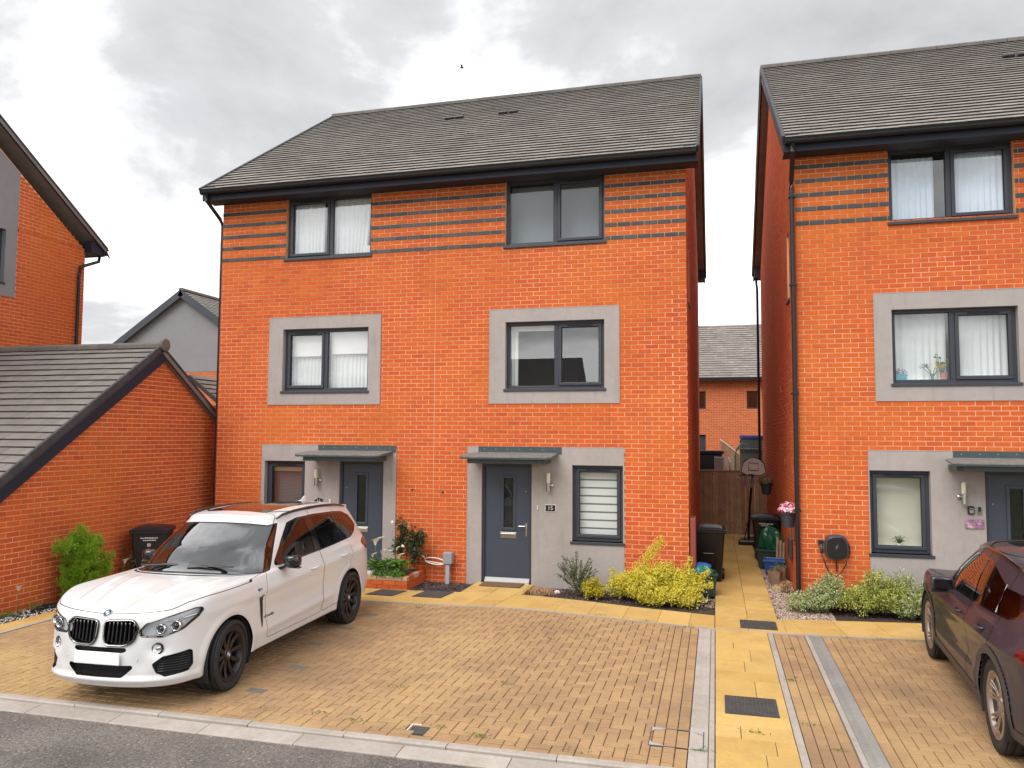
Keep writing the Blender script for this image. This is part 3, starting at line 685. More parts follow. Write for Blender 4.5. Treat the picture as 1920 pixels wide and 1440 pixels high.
M_dglass = glassmat('door_glass', (.35,.38,.35), 1.6, .02)
M_olive = mat('dim_hall', base=(.07,.08,.045), rough=.8, noise_s=[5], noise_amt=.5)
DARK = {78,81,84,87,90,93}
P34 = math.atan(3.565/5.22)
# ---- main semi-detached house
H = thing('semi_detached_house', 'red brick pair of houses numbered 13 and 15 with brown tiled roof in the middle', 'house', (-4.85, 0, 0))
wl, wr = (-7.88,-6.13,3.33,4.50), (-3.53,-1.80,3.33,4.50)
tl, tr_ = (-7.88,-6.12,5.85,7.02), (-3.55,-1.79,5.85,7.02)
pl, pr_ = (-8.17,-5.89,3.075,4.725), (-3.82,-1.55,3.075,4.725)
ql, qr = (-8.26,-5.55,-.2,2.33), (-4.20,-1.48,-.2,2.33)
gl_, gr_ = (-8.20,-7.36,.76,2.03), (-2.35,-1.495,.76,2.03)
dl, dr = (-6.66,-5.79,-.2,2.04), (-3.94,-3.05,-.2,2.04)
brick_wall(H, 'front_wall', (0,0,0), (1,0,0), (0,-1,0), -9.26, -.44, -.15, 7.05, [pl, pr_, ql, qr, tl, tr_], dark=lambda k, c: k in DARK, joint=-4.84)
for (q, hs) in ((pl, [wl]), (pr_, [wr]), (ql, [gl_, dl]), (qr, [gr_, dr])):
    panel(H, (0,0,0), (1,0,0), (0,-1,0), q[0], q[1], max(q[2], -.08), q[3], hs)
brick_wall(H, 'side_wall', (-.44,0,0), (0,1,0), (1,0,0), .0, 9.6, -.15, 7.1, [(1.05,1.55,4.9,6.0)], gable=[(0,7.05),(4.8,10.45),(9.6,7.05)], nobj=0, inset=.101)
mb = MB(); mb.box(-9.26, -9.16, .1, 9.6, -.1, 7.1, a=.5); mb.box(-9.16, -.54, 9.5, 9.6, -.1, 7.1, a=.5); mb.prism([(-9.26,0,7.1),(-9.26,9.6,7.1),(-9.26,4.8,10.45)], (.1,0,0), a=.5); mb.build('rear_wall', M_btex, H, fix=True)
RF = roof(H, -9.50, -.22, -.42, 10.02, 7.17, P34)
for x in (-5.62, -4.36):   # roof vent tiles
    for dx in (-.12, .12):
        o = V((x+dx, -.42+3.55, 7.17+3.55*math.tan(P34))); c_, s_ = math.cos(P34), math.sin(P34)
        v = MB(); v.obox(o, V((1,0,0)), V((0,c_,s_)), V((0,-s_,c_)), -.10, .10, 0, .13, .01, .075); v.build('roof_vent', M_black, RF, bevel=.02)
W_ = {}
W_['t13'] = window(H, 0, 0, *tl, mull=-6.97, sash=(0,), label='top floor window with net curtain above number 13')
W_['t15'] = window(H, 0, 0, *tr_, mull=-2.66, sash=(1,), label='top floor window above number 15, sky mirrored in it')
W_['m13'] = window(H, 0, 0, *wl, mull=-7.03, sash=(0,), label='middle window of number 13 with white blind and curtains')
W_['m15'] = window(H, 0, 0, *wr, mull=-2.64, sash=(1,), label='middle window of number 15 reflecting a roof and clouds')
W_['g13'] = window(H, 0, 0, *gl_, sash=(0,), label='ground floor window of number 13')
W_['g15'] = window(H, 0, 0, *gr_, sash=(0,), label='ground floor window of number 15 with striped blind')
window(H, -.44, 0, 1.05, 1.55, 4.9, 6.0, u=V((0,1,0)), n=V((1,0,0)), sash=(0,), room=False)
front_door(H, dl[0], dl[1], 0, 'slate blue front door of number 13', handle=-1)
front_door(H, dr[0], dr[1], 0, 'slate blue front door of number 15', handle=1)
canopy(-7.26, -5.55, 0, 'grey blue canopy above the left front door, number 13', 'door canopies')
canopy(-4.17, -2.53, 0, 'grey blue canopy above the door of number 15', 'door canopies')
def downpipe(house, pts, r=.034, brk=(), m=M_black, mat_=None):
    d = MB(); d.tube(pts, r, 10); p = d.build('downpipe', m, house, smooth=False)
    for z in brk:
        b = MB(); x, y = brk[z]; b.box(x-r-.02, x+r+.02, y-r-.008, y+r+.02, z-.015, z+.015); b.build('pipe_clip', m, p)
downpipe(H, [(-9.36,-.42,7.08),(-9.36,-.42,6.98),(-9.34,.0,6.72),(-9.34,.10,6.6),(-9.34,.10,0)])
# small weep vents and dark marks in the brickwork
for (x, z) in ((-5.23,1.55),(-4.66,1.52)):
    v = MB(); v.lathe((x,-.008,z), (0,-1,0), [(.0,.001),(.018,.001),(.02,0)], 8); v.build('drill_hole', M_black, H)
for (y, z) in ((.6,4.0),(2.2,1.6),(3.6,1.3),(5.0,3.9)):
    v = MB(); v.box(-.436, -.425, y-.005, y+.06, z, z+.14); v.build('wall_vent', M_plug, H)
# ---- right house
RY = -.20
R_H = thing('semi_detached_house', 'red brick house on the right with a black car charger beside its ground window', 'house', (5.7, RY, 0))
rt, rm, rg, rd = (2.62,4.33,5.82,6.97), (2.61,4.31,3.34,4.47), (2.245,3.08,.79,2.03), (3.80,4.68,-.2,2.04)
rt2, rm2 = (7.0,8.7,5.82,6.97), (7.0,8.7,3.34,4.47)
rp, rq = (2.365,4.66,3.075,4.725), (2.235,4.98,-.2,2.33)
brick_wall(R_H, 'front_wall', (0,RY,0), (1,0,0), (0,-1,0), 1.26, 10.1, -.15, 7.05, [rp, rq, rt, rt2], dark=lambda k, c: k in DARK, joint=5.68)
panel(R_H, (0,RY,0), (1,0,0), (0,-1,0), rp[0], rp[1], rp[2], rp[3], [rm]); panel(R_H, (0,RY,0), (1,0,0), (0,-1,0), rq[0], rq[1], -.08, rq[3], [rg, rd])
brick_wall(R_H, 'side_wall', (1.26,0,0), (0,1,0), (-1,0,0), RY, 9.4, -.15, 7.1, [(.95,1.35,4.9,6.1)], gable=[(RY,7.05),(4.6,10.42),(9.4,7.05)], nobj=0, inset=.101)
mb = MB(); mb.box(10.0, 10.1, RY+.1, 9.4, -.1, 7.1, a=.5); mb.box(1.36, 10.0, 9.3, 9.4, -.1, 7.1, a=.5); mb.prism([(10.1,RY,7.1),(10.1,9.4,7.1),(10.1,4.6,10.45)], (-.1,0,0), a=.5); mb.build('rear_wall', M_btex, R_H, fix=True)
RF2 = roof(R_H, 1.06, 10.3, RY-.42, 9.82, 7.12, P34)
for x in (5.45, 5.70):
    o = V((x, RY-.42+3.75, 7.12+3.75*math.tan(P34))); v = MB(); v.obox(o, V((1,0,0)), V((0,c_,s_)), V((0,-s_,c_)), -.10, .10, 0, .13, .01, .075); v.build('roof_vent', M_black, RF2, bevel=.02)
window(R_H, 0, RY, *rt, mull=3.47, sash=(1,), label='top floor window of the right house with blue white curtains')
window(R_H, 0, RY, *rm, mull=3.46, sash=(1,), label='middle window of the right house with flowers on its sill')
window(R_H, 0, RY, *rg, sash=(0,), label='ground floor window of the right house with pale blind')
window(R_H, 0, RY, *rt2, mull=7.9, sash=(0,)); 
window(R_H, 1.26, 0, .95, 1.35, 4.9, 6.1, u=V((0,1,0)), n=V((-1,0,0)), sash=(0,), room=False)
front_door(R_H, rd[0], rd[1], RY, 'slate blue front door of the right house', handle=-1)
canopy(3.22, 5.05, RY, 'grey blue canopy above the door of the right house', 'door canopies')
downpipe(R_H, [(1.20,RY-.42,7.03),(1.20,RY-.42,6.92),(1.20,RY-.10,6.55),(1.20,RY-.08,6.45),(1.20,RY-.08,-.05)], .036, {6.3:(1.20,RY-.08),4.9:(1.20,RY-.08),3.2:(1.20,RY-.08),1.4:(1.20,RY-.08)})
downpipe(R_H, [(1.16,9.75,7.0),(1.16,9.75,6.9),(1.16,9.3,6.6),(1.16,9.3,0)], .036)
for (y, z) in ((1.0,1.9),(2.4,2.0),(.9,4.0),(3.2,3.4)):
    v = MB(); v.box(1.245, 1.256, y-.005, y+.06, z, z+.14); v.build('wall_vent', M_plug, R_H)
# ---- garage on the left
G = thing('brick_garage', 'low red brick garage with grey tiled roof at the left of the driveway', 'garage', (-11.8, -1.27, 0))
gx = -9.65; gp = math.radians(35.2); tg = math.tan(gp); gy, gz_ = -1.27, 4.07; hw = 3.75
brick_wall(G, 'gable_wall', (gx,0,0), (0,1,0), (1,0,0), gy-hw+.3, gy+hw-.3, -.15, 1.55, gable=[(gy-hw+.3, 1.55),(gy, gz_-.12),(gy+hw-.3, 1.55)], nobj=300)
mb = MB(); mb.box(-13.9, gx-.1, gy-hw+.3, gy-hw+.4, -.1, 1.5, a=.5); mb.box(-13.9, gx-.1, gy+hw-.4, gy+hw-.3, -.1, 1.5, a=.5); mb.build('side_wall', M_btex, G)
M_gtile = mat('grey_slate_tile', ramp=[(.175,.158,.148),(.20,.182,.172),(.16,.146,.138),(.19,.172,.16)], rough=.8, noise_s=[6, 50], noise_amt=.10, bump=.3)
GR = roof(G, -13.95, gx+.13, gy-hw, gy+hw, gz_-hw*tg, gp, nobj=300, gut=False, lverge=False, mt=M_gtile)
ec = MB(); ec.lathe((gx+.20, gy, gz_+.03), (-1,0,0), [(0,-.012),(.085,-.010),(.112,0),(.112,.06)], 20); ec.build('ridge_end_cap', M_ridge, GR, smooth=False)
# ---- tall house at far left
TH = thing('tall_house', 'tall red brick house at the left edge, gable with grey panel', 'house', (-18, -3.25, 0))
ty, tx = -3.25, -14.0
brick_wall(TH, 'gable_wall', (tx,0,0), (0,1,0), (1,0,0), ty-4.8, ty+4.8, -.15, 6.75, [(-3.6,-.25,5.3,6.75)], gable=[(ty-4.8,6.70),(ty,10.05),(ty+4.8,6.70)], nobj=300)
pm = MB()
for a, b, c, d in rect_minus(-3.6, -.25, 5.3, 6.75, [(-2.2,-.52,5.58,6.67)]): pm.obox(V((tx,0,0)), V((0,1,0)), UP, V((1,0,0)), a, b, c, d, -.101, .018, at=.5)
pm.prism([(tx+.001,-.25,6.75),(tx+.001,-.25,7.92),(tx+.001,-3.25,10.0),(tx+.001,-3.6,9.7),(tx+.001,-3.6,6.75)], (.017,0,0), a=.5); pm.build('render_panel', M_renderg, TH, fix=True)
window(TH, tx, 0, -2.2, -.52, 5.58, 6.67, u=V((0,1,0)), n=V((1,0,0)), mull=-1.3, sash=(1,))
mb = MB(); mb.box(-24, tx-.1, ty+4.7, ty+4.8, -.1, 6.8, a=.5); mb.box(-24, tx-.1, ty-4.8, ty-4.7, -.1, 6.8, a=.5); mb.build('side_wall', M_btex, TH)
TR = roof(TH, -24, tx+.24, ty-5.22, ty+5.22, 6.83, P34, nobj=0, lverge=False)
# downpipe of the tall house, on the gable, with swan neck
d = MB(); d.tube([(tx-.0,ty+5.25,6.76),(tx,ty+5.22,6.55),(tx+.05,ty+4.75,6.35),(tx+.06,ty+4.62,6.28),(tx+.06,ty+4.60,6.1),(tx+.06,ty+4.60,0)], .036, 10); d.build('downpipe', M_black, TH)
# ---- distant buildings
RH = thing('terraced_house', 'distant two storey brick house seen through the gap between the houses', 'house', (0, 22, 0))
mb = MB()
for a, b, c, d in rect_minus(-14, 12, -.1, 5.0, [(1.32,2.5-.7,3.72,4.50),(-1.5,-.40,3.72,4.50),(-1.4,-.42,.0,2.6),(5,6.1,3.7,4.5)]): mb.box(a, b, 22, 22.15, c, d, a=.5)
mb.build('front_wall', M_btex, RH)
for r_ in ((1.32,1.80,3.72,4.50),(-1.5,-.40,3.72,4.50),(5,6.1,3.7,4.5)): window(RH, 0, 22, r_[0], r_[1], r_[2], r_[3], sash=(), sill=False)
dd = MB(); dd.box(-1.4, -.42, 22.1, 22.14, 0, 2.6); dd.build('rear_door', M_anth, RH)
tile_slope(RH, 'roof', (-14, 21.65, 5.05), (1,0,0), (0,math.cos(.66),math.sin(.66)), 26, 4.55, nobj=0)
f = MB(); f.box(-14, 12, 21.6, 21.7, 4.93, 5.08); f.build('gutter', M_black, RH)
# grey rendered gable
GG = thing('rendered_house', 'distant house with a blank grey rendered gable behind the garage', 'house', (-22.6, 16, 0))
px_, pz_, gy0 = -22.55, 8.78, 16.0; sl = .667
mb = MB(); mb.prism([(px_-4.4, gy0, 5.2),(px_+4.4, gy0, 5.2),(px_+4.4, gy0, pz_-4.4*sl-.1),(px_, gy0, pz_-.1),(px_-4.4, gy0, pz_-4.4*sl-.1)], (0,.15,0), a=.5); mb.build('rendered_gable', M_renderg, GG, fix=True)
mb = MB(); mb.box(px_-4.4, px_+4.4, gy0+.01, gy0+.15, -.1, 5.19); mb.build('brick_wall', M_btex, GG)
for sg in (-1, 1):
    t = V((-sg, 0, sl)).normalized(); nr = V((sl*sg, 0, 1)).normalized(); L_ = math.hypot(4.7, 4.7*sl)
    tile_slope(GG, 'roof', (px_+sg*4.7, gy0-.2, pz_-4.7*sl), (0,1,0), (-sg*math.cos(math.atan(sl)), 0, math.sin(math.atan(sl))), 9, L_, nobj=0)
    b = MB(); b.obox(V((px_+sg*4.7, gy0-.2, pz_-4.7*sl)), t, V((0,-1,0)), nr, 0, L_, -.0, .03, -.26, .03); b.build('bargeboard', M_anth, GG, fix=True)
ridge_tiles(GG, (px_, gy0-.2, pz_+.02), (px_, gy0+8.8, pz_+.02), r=.11)
# small roof behind the garage
SG = thing('rear_outbuilding', 'small tiled outbuilding roof showing behind the garage verge', 'outbuilding', (-13, 6, 0))
tile_slope(SG, 'roof', (-11.3, 3.0, 3.25), (0,1,0), (-.80, 0, .60), 4, 1.15, nobj=0)
mb = MB(); mb.box(-13.2, -11.5, 3.2, 7, -.1, 3.2, a=.5); mb.build('wall', M_btex, SG)
f = MB(); f.box(-11.36, -11.26, 3.0, 7, 3.12, 3.22); f.build('gutter', M_black, SG)

# house across the road, seen only as a reflection in the panes
OH = thing('detached_house', 'plain dark roofed house across the road, mirrored in the window of number 15', 'house', (-13.5, -44, 0))
mb = MB(); mb.box(-17,-9.8,-48,-41,-.1,4.9); mb.build('wall', M_btex, OH)
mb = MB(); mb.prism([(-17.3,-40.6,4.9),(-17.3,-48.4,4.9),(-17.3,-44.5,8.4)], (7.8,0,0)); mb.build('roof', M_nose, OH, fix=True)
# ================================================================ plants
def quads_obj(name, P, U, Vv, sz, asp, m, parent=None, kind=None, fold=.25):
    """leaf-sized folded rhombi: P centres, U length axis, Vv width axis (n,3)"""
    n = len(P); N_ = np.cross(U, Vv); sz = np.broadcast_to(np.asarray(sz), (n,))[:, None]
    a = P-U*sz*.5; b = P+Vv*sz*asp*.5+N_*sz*fold*asp; c = P+U*sz*.5; d = P-Vv*sz*asp*.5+N_*sz*fold*asp
    co = np.stack([a, b, c, d], 1).reshape(-1, 3); me = bpy.data.meshes.new(name)
    me.vertices.add(4*n); me.vertices.foreach_set('co', co.ravel().astype(np.float32)); me.loops.add(6*n); me.polygons.add(2*n)
    i = np.arange(n)[:, None]*4; lp = np.concatenate([i, i+1, i+2, i, i+2, i+3], 1).ravel(); me.loops.foreach_set('vertex_index', lp)
    me.polygons.foreach_set('loop_start', np.arange(2*n)*3); me.update(calc_edges=True)
    at = me.attributes.new('rnd', 'FLOAT', 'FACE'); at.data.foreach_set('value', np.repeat(rng.random(n), 2).astype(np.float32))
    me.materials.append(m); o = bpy.data.objects.new(name, me); put(o, parent)
    if kind: o['kind'] = kind
    return o
def unit(a): return a/np.maximum(np.linalg.norm(a, axis=-1, keepdims=True), 1e-9)
def leafmat(name, ramp, rough=.5, trans=.25):
    m = mat(name, ramp=ramp, rough=rough); b = m.node_tree.nodes['Principled BSDF']
    b.inputs['Subsurface Weight'].default_value = 0; b.inputs['Transmission Weight'].default_value = 0
    n, l = m.node_tree.nodes, m.node_tree.links; tr = n.new('ShaderNodeBsdfTranslucent'); mxs = n.new('ShaderNodeMixShader'); mxs.inputs[0].default_value = trans
    src = b.inputs['Base Color'].links[0].from_socket; l.new(src, tr.inputs[0]); l.new(b.outputs[0], mxs.inputs[1]); l.new(tr.outputs[0], mxs.inputs[2]); l.new(mxs.outputs[0], n['Material Output'].inputs[0]); return m
M_twig = mat('brown_twig', base=(.10,.07,.04), rough=.9)
M_gtwig = mat('green_stem', base=(.10,.18,.04), rough=.7)
M_yel = leafmat('yellow_variegated_leaf', [(.84,.74,.06),(.88,.80,.14),(.78,.69,.05),(.90,.84,.28),(.58,.56,.05),(.84,.75,.09)], .5, .5)
M_gold = leafmat('golden_leaf', [(.66,.54,.02),(.56,.48,.02),(.72,.60,.05),(.32,.35,.03)])
M_var = leafmat('cream_variegated_leaf', [(.38,.46,.17),(.66,.67,.42),(.24,.34,.10),(.74,.74,.50),(.32,.42,.09),(.52,.56,.20)], .5, .3)
M_vary = leafmat('yellow_green_leaf', [(.48,.54,.10),(.62,.62,.20),(.28,.38,.07),(.40,.48,.07)])
M_grn = leafmat('grey_green_leaf', [(.11,.16,.06),(.16,.22,.08),(.08,.12,.045),(.22,.27,.13)])
M_rose = leafmat('dark_rose_leaf', [(.035,.075,.025),(.055,.10,.035),(.025,.05,.02),(.09,.13,.05)])
M_lush = leafmat('lush_green_leaf', [(.09,.22,.03),(.14,.30,.04),(.06,.14,.02),(.20,.36,.07)])
M_con = leafmat('bright_conifer_needle', [(.24,.46,.02),(.33,.58,.03),(.13,.28,.015),(.42,.64,.06),(.07,.15,.012)], .6, .18)
M_petw = mat('white_petal', base=(.82,.80,.74), rough=.5)
M_pink = mat('pink_petal', ramp=[(.62,.03,.16),(.70,.10,.28),(.85,.60,.66),(.90,.82,.84),(.55,.02,.12)], rough=.6)
M_dry = mat('dry_straw', ramp=[(.50,.30,.16),(.60,.40,.24),(.42,.24,.12)], rough=.9)
M_weed = leafmat('weed_leaf', [(.14,.22,.03),(.20,.30,.06),(.10,.15,.02)])
def bush(label, cat, base, ends, nsp, nl, lsz, m, m_t=M_twig, spread=.16, group=None, name='shrub', asp=.6, lean=.35, tube=.0028, jit=.02):
    """sprigs from the base points to noisy points round the given ends; ends = (centre, radii)"""
    t = thing(name, label, cat, (base[0], base[1], base[2]), group)
    tw = MB(); P, U, W_l = [], [], []
    for _ in range(nsp):
        c, r = random.choices(ends, weights=[e_[1][0]*e_[1][1]+e_[1][0]*e_[1][2] for e_ in ends])[0]
        d = unit(rng.normal(size=3)); d[2] = abs(d[2])*1.0 if random.random() < .8 else d[2]*.4
        tip = np.array(c)+d*np.array(r)*(.72+.30*rng.random()); tip[2] = max(tip[2], base[2]+.03)
        st = np.array([base[0]+(c[0]-base[0])*.75+rng.normal()*r[0]*.22, base[1]+(c[1]-base[1])*.75+rng.normal()*r[1]*.2, base[2]])
        mid = (st+tip)/2+np.array([0, 0, .06+.10*(tip[2]-base[2])])+rng.normal(size=3)*.02
        ts = np.linspace(0, 1, 7); cur = (1-ts)[:, None]**2*st+2*(ts*(1-ts))[:, None]*mid+ts[:, None]**2*tip
        tw.tube([tuple(q) for q in cur[2:]], tube, 3, cap=False)
        k = nl; tt = rng.uniform(.42, 1.02, k)**.8; p = (1-tt)[:, None]**2*st+2*(tt*(1-tt))[:, None]*mid+tt[:, None]**2*tip+rng.normal(size=(k, 3))*jit
        ax = unit(tip-st); rad = unit(rng.normal(size=(k, 3))); rad = unit(rad-(rad@ax)[:, None]*ax*.6); u = unit(rad+ax*lean+np.array([0, 0, .25])); w_ = unit(np.cross(u, rng.normal(size=(k, 3))))
        up_ = np.array([0, 0, 1.]); w_ = unit(np.cross(u, up_)+rng.normal(size=(k, 3))*.35); w_ = unit(w_-(w_*u).sum(1)[:, None]*u)
        P.append(p); U.append(u); W_l.append(w_)
    P, U, W_l = map(np.vstack, (P, U, W_l)); P[:, 2] = np.maximum(P[:, 2], base[2]+.01)
    tw.build('twigs', m_t, t, smooth=True); quads_obj('foliage', P, U, W_l, lsz*rng.uniform(.6, 1.25, len(P)), asp, m, t)
    return t
# large yellow shrub below the corner of the house
b_ = bush('large yellow leaved evergreen shrub below the corner of number 15', 'shrub', (-.95,-.60,-.04),
     [((-1.40,-.62,.14),(.30,.34,.27)),((-1.10,-.72,.18),(.34,.42,.34)),((-.80,-.62,.20),(.36,.40,.38)),((-.48,-.62,.17),(.28,.34,.33)),((-.70,-.95,.08),(.55,.26,.20))], 700, 44, .040, M_yel, jit=.030)
# its raised branches
P, U, W_l = [], [], []; tw = MB()
for a, b, n_, rr in (((-1.28,-.50,.30),(-.83,-.62,.93),950,.062),((-.50,-.55,.30),(-.40,-.62,.66),260,.040),((-.72,-.6,.4),(-.66,-.65,.60),100,.035),((-.35,-.6,.25),(-.12,-.75,.50),300,.040),((-.45,-.75,.2),(-.08,-.95,.34),300,.045),((-1.5,-.6,.3),(-1.62,-.66,.45),90,.03)):
    a, b = np.array(a), np.array(b); t_ = rng.random(n_)[:, None]; P.append(a+(b-a)*t_+rng.normal(size=(n_, 3))*rr*(1.15-.6*t_)); ax = unit(b-a); u = unit(rng.normal(size=(n_, 3))+ax*.7); U.append(u); q = unit(np.cross(u, rng.normal(size=(n_, 3)))); W_l.append(q); tw.tube([tuple(a-(0,0,.2)), tuple(a), tuple((a+b)/2), tuple(b)], [.006,.005,.004,.002], 5)
quads_obj('foliage', np.vstack(P), np.vstack(U), np.vstack(W_l), .034, .6, M_yel, b_); tw.build('twigs', M_twig, b_)
bush('small golden shrub at the left foot of the large yellow shrub', 'shrub', (-1.90,-.72,-.04), [((-1.88,-.74,.08),(.20,.17,.24))], 90, 26, .030, M_gold)
bush('open grey green shrub with upright twigs below the striped blind window', 'shrub', (-2.18,-.58,-.04), [((-2.18,-.56,.30),(.36,.22,.36)),((-2.05,-.55,.10),(.26,.20,.22))], 74, 36, .030, M_grn, jit=.014, tube=.004)
# variegated hedge in front of the right house
hg = 'variegated shrubs below the right house'
bush('cream edged variegated shrub at the left end of the row, by the pebbles', 'shrub', (1.35,-.66,-.04), [((1.22,-.75,.06),(.28,.26,.22)),((1.45,-.70,.12),(.32,.32,.28)),((1.62,-.50,.22),(.25,.28,.32))], 360, 34, .030, M_var, group=hg, jit=.022)
bush('yellow green variegated shrub in the middle of the row, below the charger window', 'shrub', (2.0,-.66,-.04), [((1.95,-.74,.12),(.34,.34,.30)),((2.25,-.62,.22),(.34,.36,.42)),((2.45,-.72,.15),(.35,.34,.36))], 420, 34, .031, M_vary, group=hg, jit=.022)
bush('pale variegated shrub at the right of the row behind the dark car', 'shrub', (2.75,-.70,-.04), [((2.62,-.80,.10),(.30,.30,.30)),((2.95,-.66,.16),(.36,.34,.36)),((2.62,-.50,.42),(.16,.14,.22)),((3.4,-.66,.16),(.36,.34,.30))], 380, 34, .031, M_var, group=hg, jit=.022)
# bright conifer by the garage
cz = thing('conifer_shrub', 'bright lime green conifer shrub against the garage wall', 'shrub', (-9.36,-3.05,-.03))
P, U, W_l = [], [], []
blobs = [((-9.36,-3.02,.30),(.25,.36,.33)),((-9.36,-3.02,.60),(.24,.33,.30)),((-9.36,-3.02,.86),(.22,.26,.24)),((-9.36,-3.06,1.08),(.12,.12,.17)),((-9.36,-3.42,.95),(.10,.16,.13)),((-9.36,-2.70,.92),(.10,.12,.18)),((-9.33,-2.62,.50),(.15,.20,.18)),((-9.33,-2.42,.62),(.08,.13,.14)),((-9.3,-3.0,.12),(.24,.34,.18))]
blobs = [((c[0]+.02, -3.02+(c[1]+3.02)*.78-.10, c[2]*.88), (r[0], r[1]*.80, r[2]*.88)) for c, r in blobs]
for c, r in blobs:
    n_ = int(44*(r[0]*r[1]+r[0]*r[2]+r[1]*r[2])/.06)
    for _ in range(n_):
        d = unit(rng.normal(size=3)); tip = np.array(c)+d*np.array(r)*(.72+.30*rng.random()); ax = unit(d*.8+np.array([0, 0, .55])); k = 90; rad_ = .030+.028*rng.random()
        q = unit(rng.normal(size=(k, 3))); q = q*(rng.random((k, 1))**.4)*rad_; q += ax*(q@ax)[:, None]*.9; p = tip+q; u = unit(q+ax*rad_*.8); w_ = unit(np.cross(u, rng.normal(size=(k, 3))))
        P.append(p); U.append(u); W_l.append(w_)
P, U, W_l = map(np.vstack, (P, U, W_l)); P[:, 2] = np.maximum(P[:, 2], -.02); P[:, 0] = np.maximum(P[:, 0], -9.64)
quads_obj('foliage', P, U, W_l, rng.uniform(.016, .030, len(P)), .36, M_con, cz)
tk = MB(); tk.tube([(-9.36,-3.05,-.05),(-9.36,-3.03,.5),(-9.36,-3.03,1.0)], [.03,.022,.008], 7); tk.build('trunk', M_twig, cz)
# small potted conifer seen over the car roof
bush('small dark green conifer tip showing above the white car roof', 'shrub', (-8.95,-.35,-.04), [((-8.95,-.35,.95),(.07,.07,.28)),((-8.95,-.35,.5),(.13,.13,.4))], 120, 26, .025, M_rose, name='conifer_shrub', asp=.35)
def lily(t, x, y, z0, h, lean=(0, 0), s=1.0):
    s_ = MB(); top = V((x+lean[0], y+lean[1], z0+h)); s_.tube([(x, y, z0), (x+lean[0]*.4, y+lean[1]*.4, z0+h*.6), top], [.006,.005,.005], 6); s_.build('stem', M_gtwig, t, smooth=True)
    f = MB(); n = 14; vs_ = []
    for j, (r, hh) in enumerate([(.008,-.01),(.020,.02),(.040,.050),(.066,.065)]):
        for k in range(n):
            a = 2*math.pi*k/n; fl = 1+(.7*max(0, math.cos(a)) if j == 3 else 0); vs_.append((top.x+s*r*fl*math.cos(a), top.y+s*r*math.sin(a)*.8, top.z+s*(hh+(.025*math.cos(a) if j == 3 else 0))))
    f.add(vs_, [(j*n+k, j*n+(k+1) % n, (j+1)*n+(k+1) % n, (j+1)*n+k) for j in range(3) for k in range(n)]); f.build('flower', M_petw, t, smooth=True)
    sp = MB(); sp.tube([top+V((0,0,.0)), top+V((0,0,.045))*s], [.006,.003], 5); sp.build('spadix', M_gold, t)
def broad(t, x, y, z0, n, h, m, w_=.05, ln=.16):
    P, U, W_l = [], [], []; s_ = MB()
    for i in range(n):
        a = random.uniform(0, 6.28); r = random.uniform(.02, .16); tx, ty, tz = x+r*math.cos(a), y+r*math.sin(a), z0+h*random.uniform(.45, 1)
        s_.tube([(x+.02*math.cos(a), y+.02*math.sin(a), z0), (tx, ty, tz)], .003, 4); u = unit(np.array([math.cos(a), math.sin(a), random.uniform(-.3, .6)])); P.append((tx, ty, tz)); U.append(u); W_l.append(unit(np.cross(u, [0, 0, 1.])))
    s_.build('stems', M_gtwig, t); quads_obj('leaves', np.array(P), np.array(U), np.array(W_l), ln*rng.uniform(.6, 1.1, n), w_/ln*1.6, m, t)
# brick planter with rose and lilies
PLN = thing('brick_planter', 'low brick planter with a pale brick rim beside the left front door', 'planter', (-5.3,-.45,-.05))
core = MB(); core.box(-5.70,-4.97,-.86,-.02,-.06,.13, a=.5); core.box(-5.66,-5.01,-.82,-.02,.13,.16, a=.5); core.build('mortar_core', M_mortar, PLN)
M_pale = mat('pale_brick', ramp=[(.48,.34,.20),(.42,.29,.17),(.54,.40,.26)], rough=.9, noise_s=[40], noise_amt=.15, bump=.4)
for k in range(3):
    z = -.045+k*.075; m_ = M_pale if k == 2 else M_brick
    x = -5.72 - (.11 if k % 2 else 0)
    while x < -4.96:
        a, b = max(-5.715, x+.004), min(-4.955, x+.219)
        if b-a > .03: q = MB(); q.box(a, b, -.875, -.78, z+.004, z+.070); q.build('brick', m_, PLN, bevel=.004)
        x += .223
    y = -.775 + (.0 if k % 2 else -.0)
    while y < -.03:
        a, b = y+.004, min(-.02, y+.219)
        if b-a > .03: q = MB(); q.box(-5.05, -4.955, a, b, z+.004, z+.070); q.build('brick', M_brick if k != 2 else random.choice([M_brick, M_brick, M_pale]), PLN, bevel=.004)
        y += .223
mb = MB(); mb.box(-5.64,-5.06,-.77,-.03,.15,.165); mb.build('soil', M_earth, PLN)
rs = bush('climbing rose with dark glossy leaves rising from the brick planter', 'rose', (-5.18,-.30,.16), [((-5.35,-.28,.98),(.16,.12,.12)),((-5.12,-.28,.80),(.20,.13,.14)),((-5.28,-.30,.62),(.22,.14,.16)),((-5.08,-.30,.42),(.16,.12,.20)),((-4.98,-.28,.78),(.12,.10,.14))], 40, 26, .060, M_rose, name='rose_bush', jit=.030, tube=.006, asp=.7)
for x, z in ((-5.42,1.02),(-5.22,.62)):
    f = MB(); 
    for k in range(9):
        a = random.uniform(0, 6.28); f.obox(V((x, -.44, z)), V((math.cos(a), .2, math.sin(a))).normalized(), V((-math.sin(a), .2, math.cos(a))).normalized(), V((0,-1,0)), 0, .026, -.010, .010, 0, .004)
    f.build('rose_flower', M_petw, rs)
ll = thing('lily_clump', 'white calla lilies and lush green leaves in the brick planter', 'flowers', (-5.45,-.55,.16))
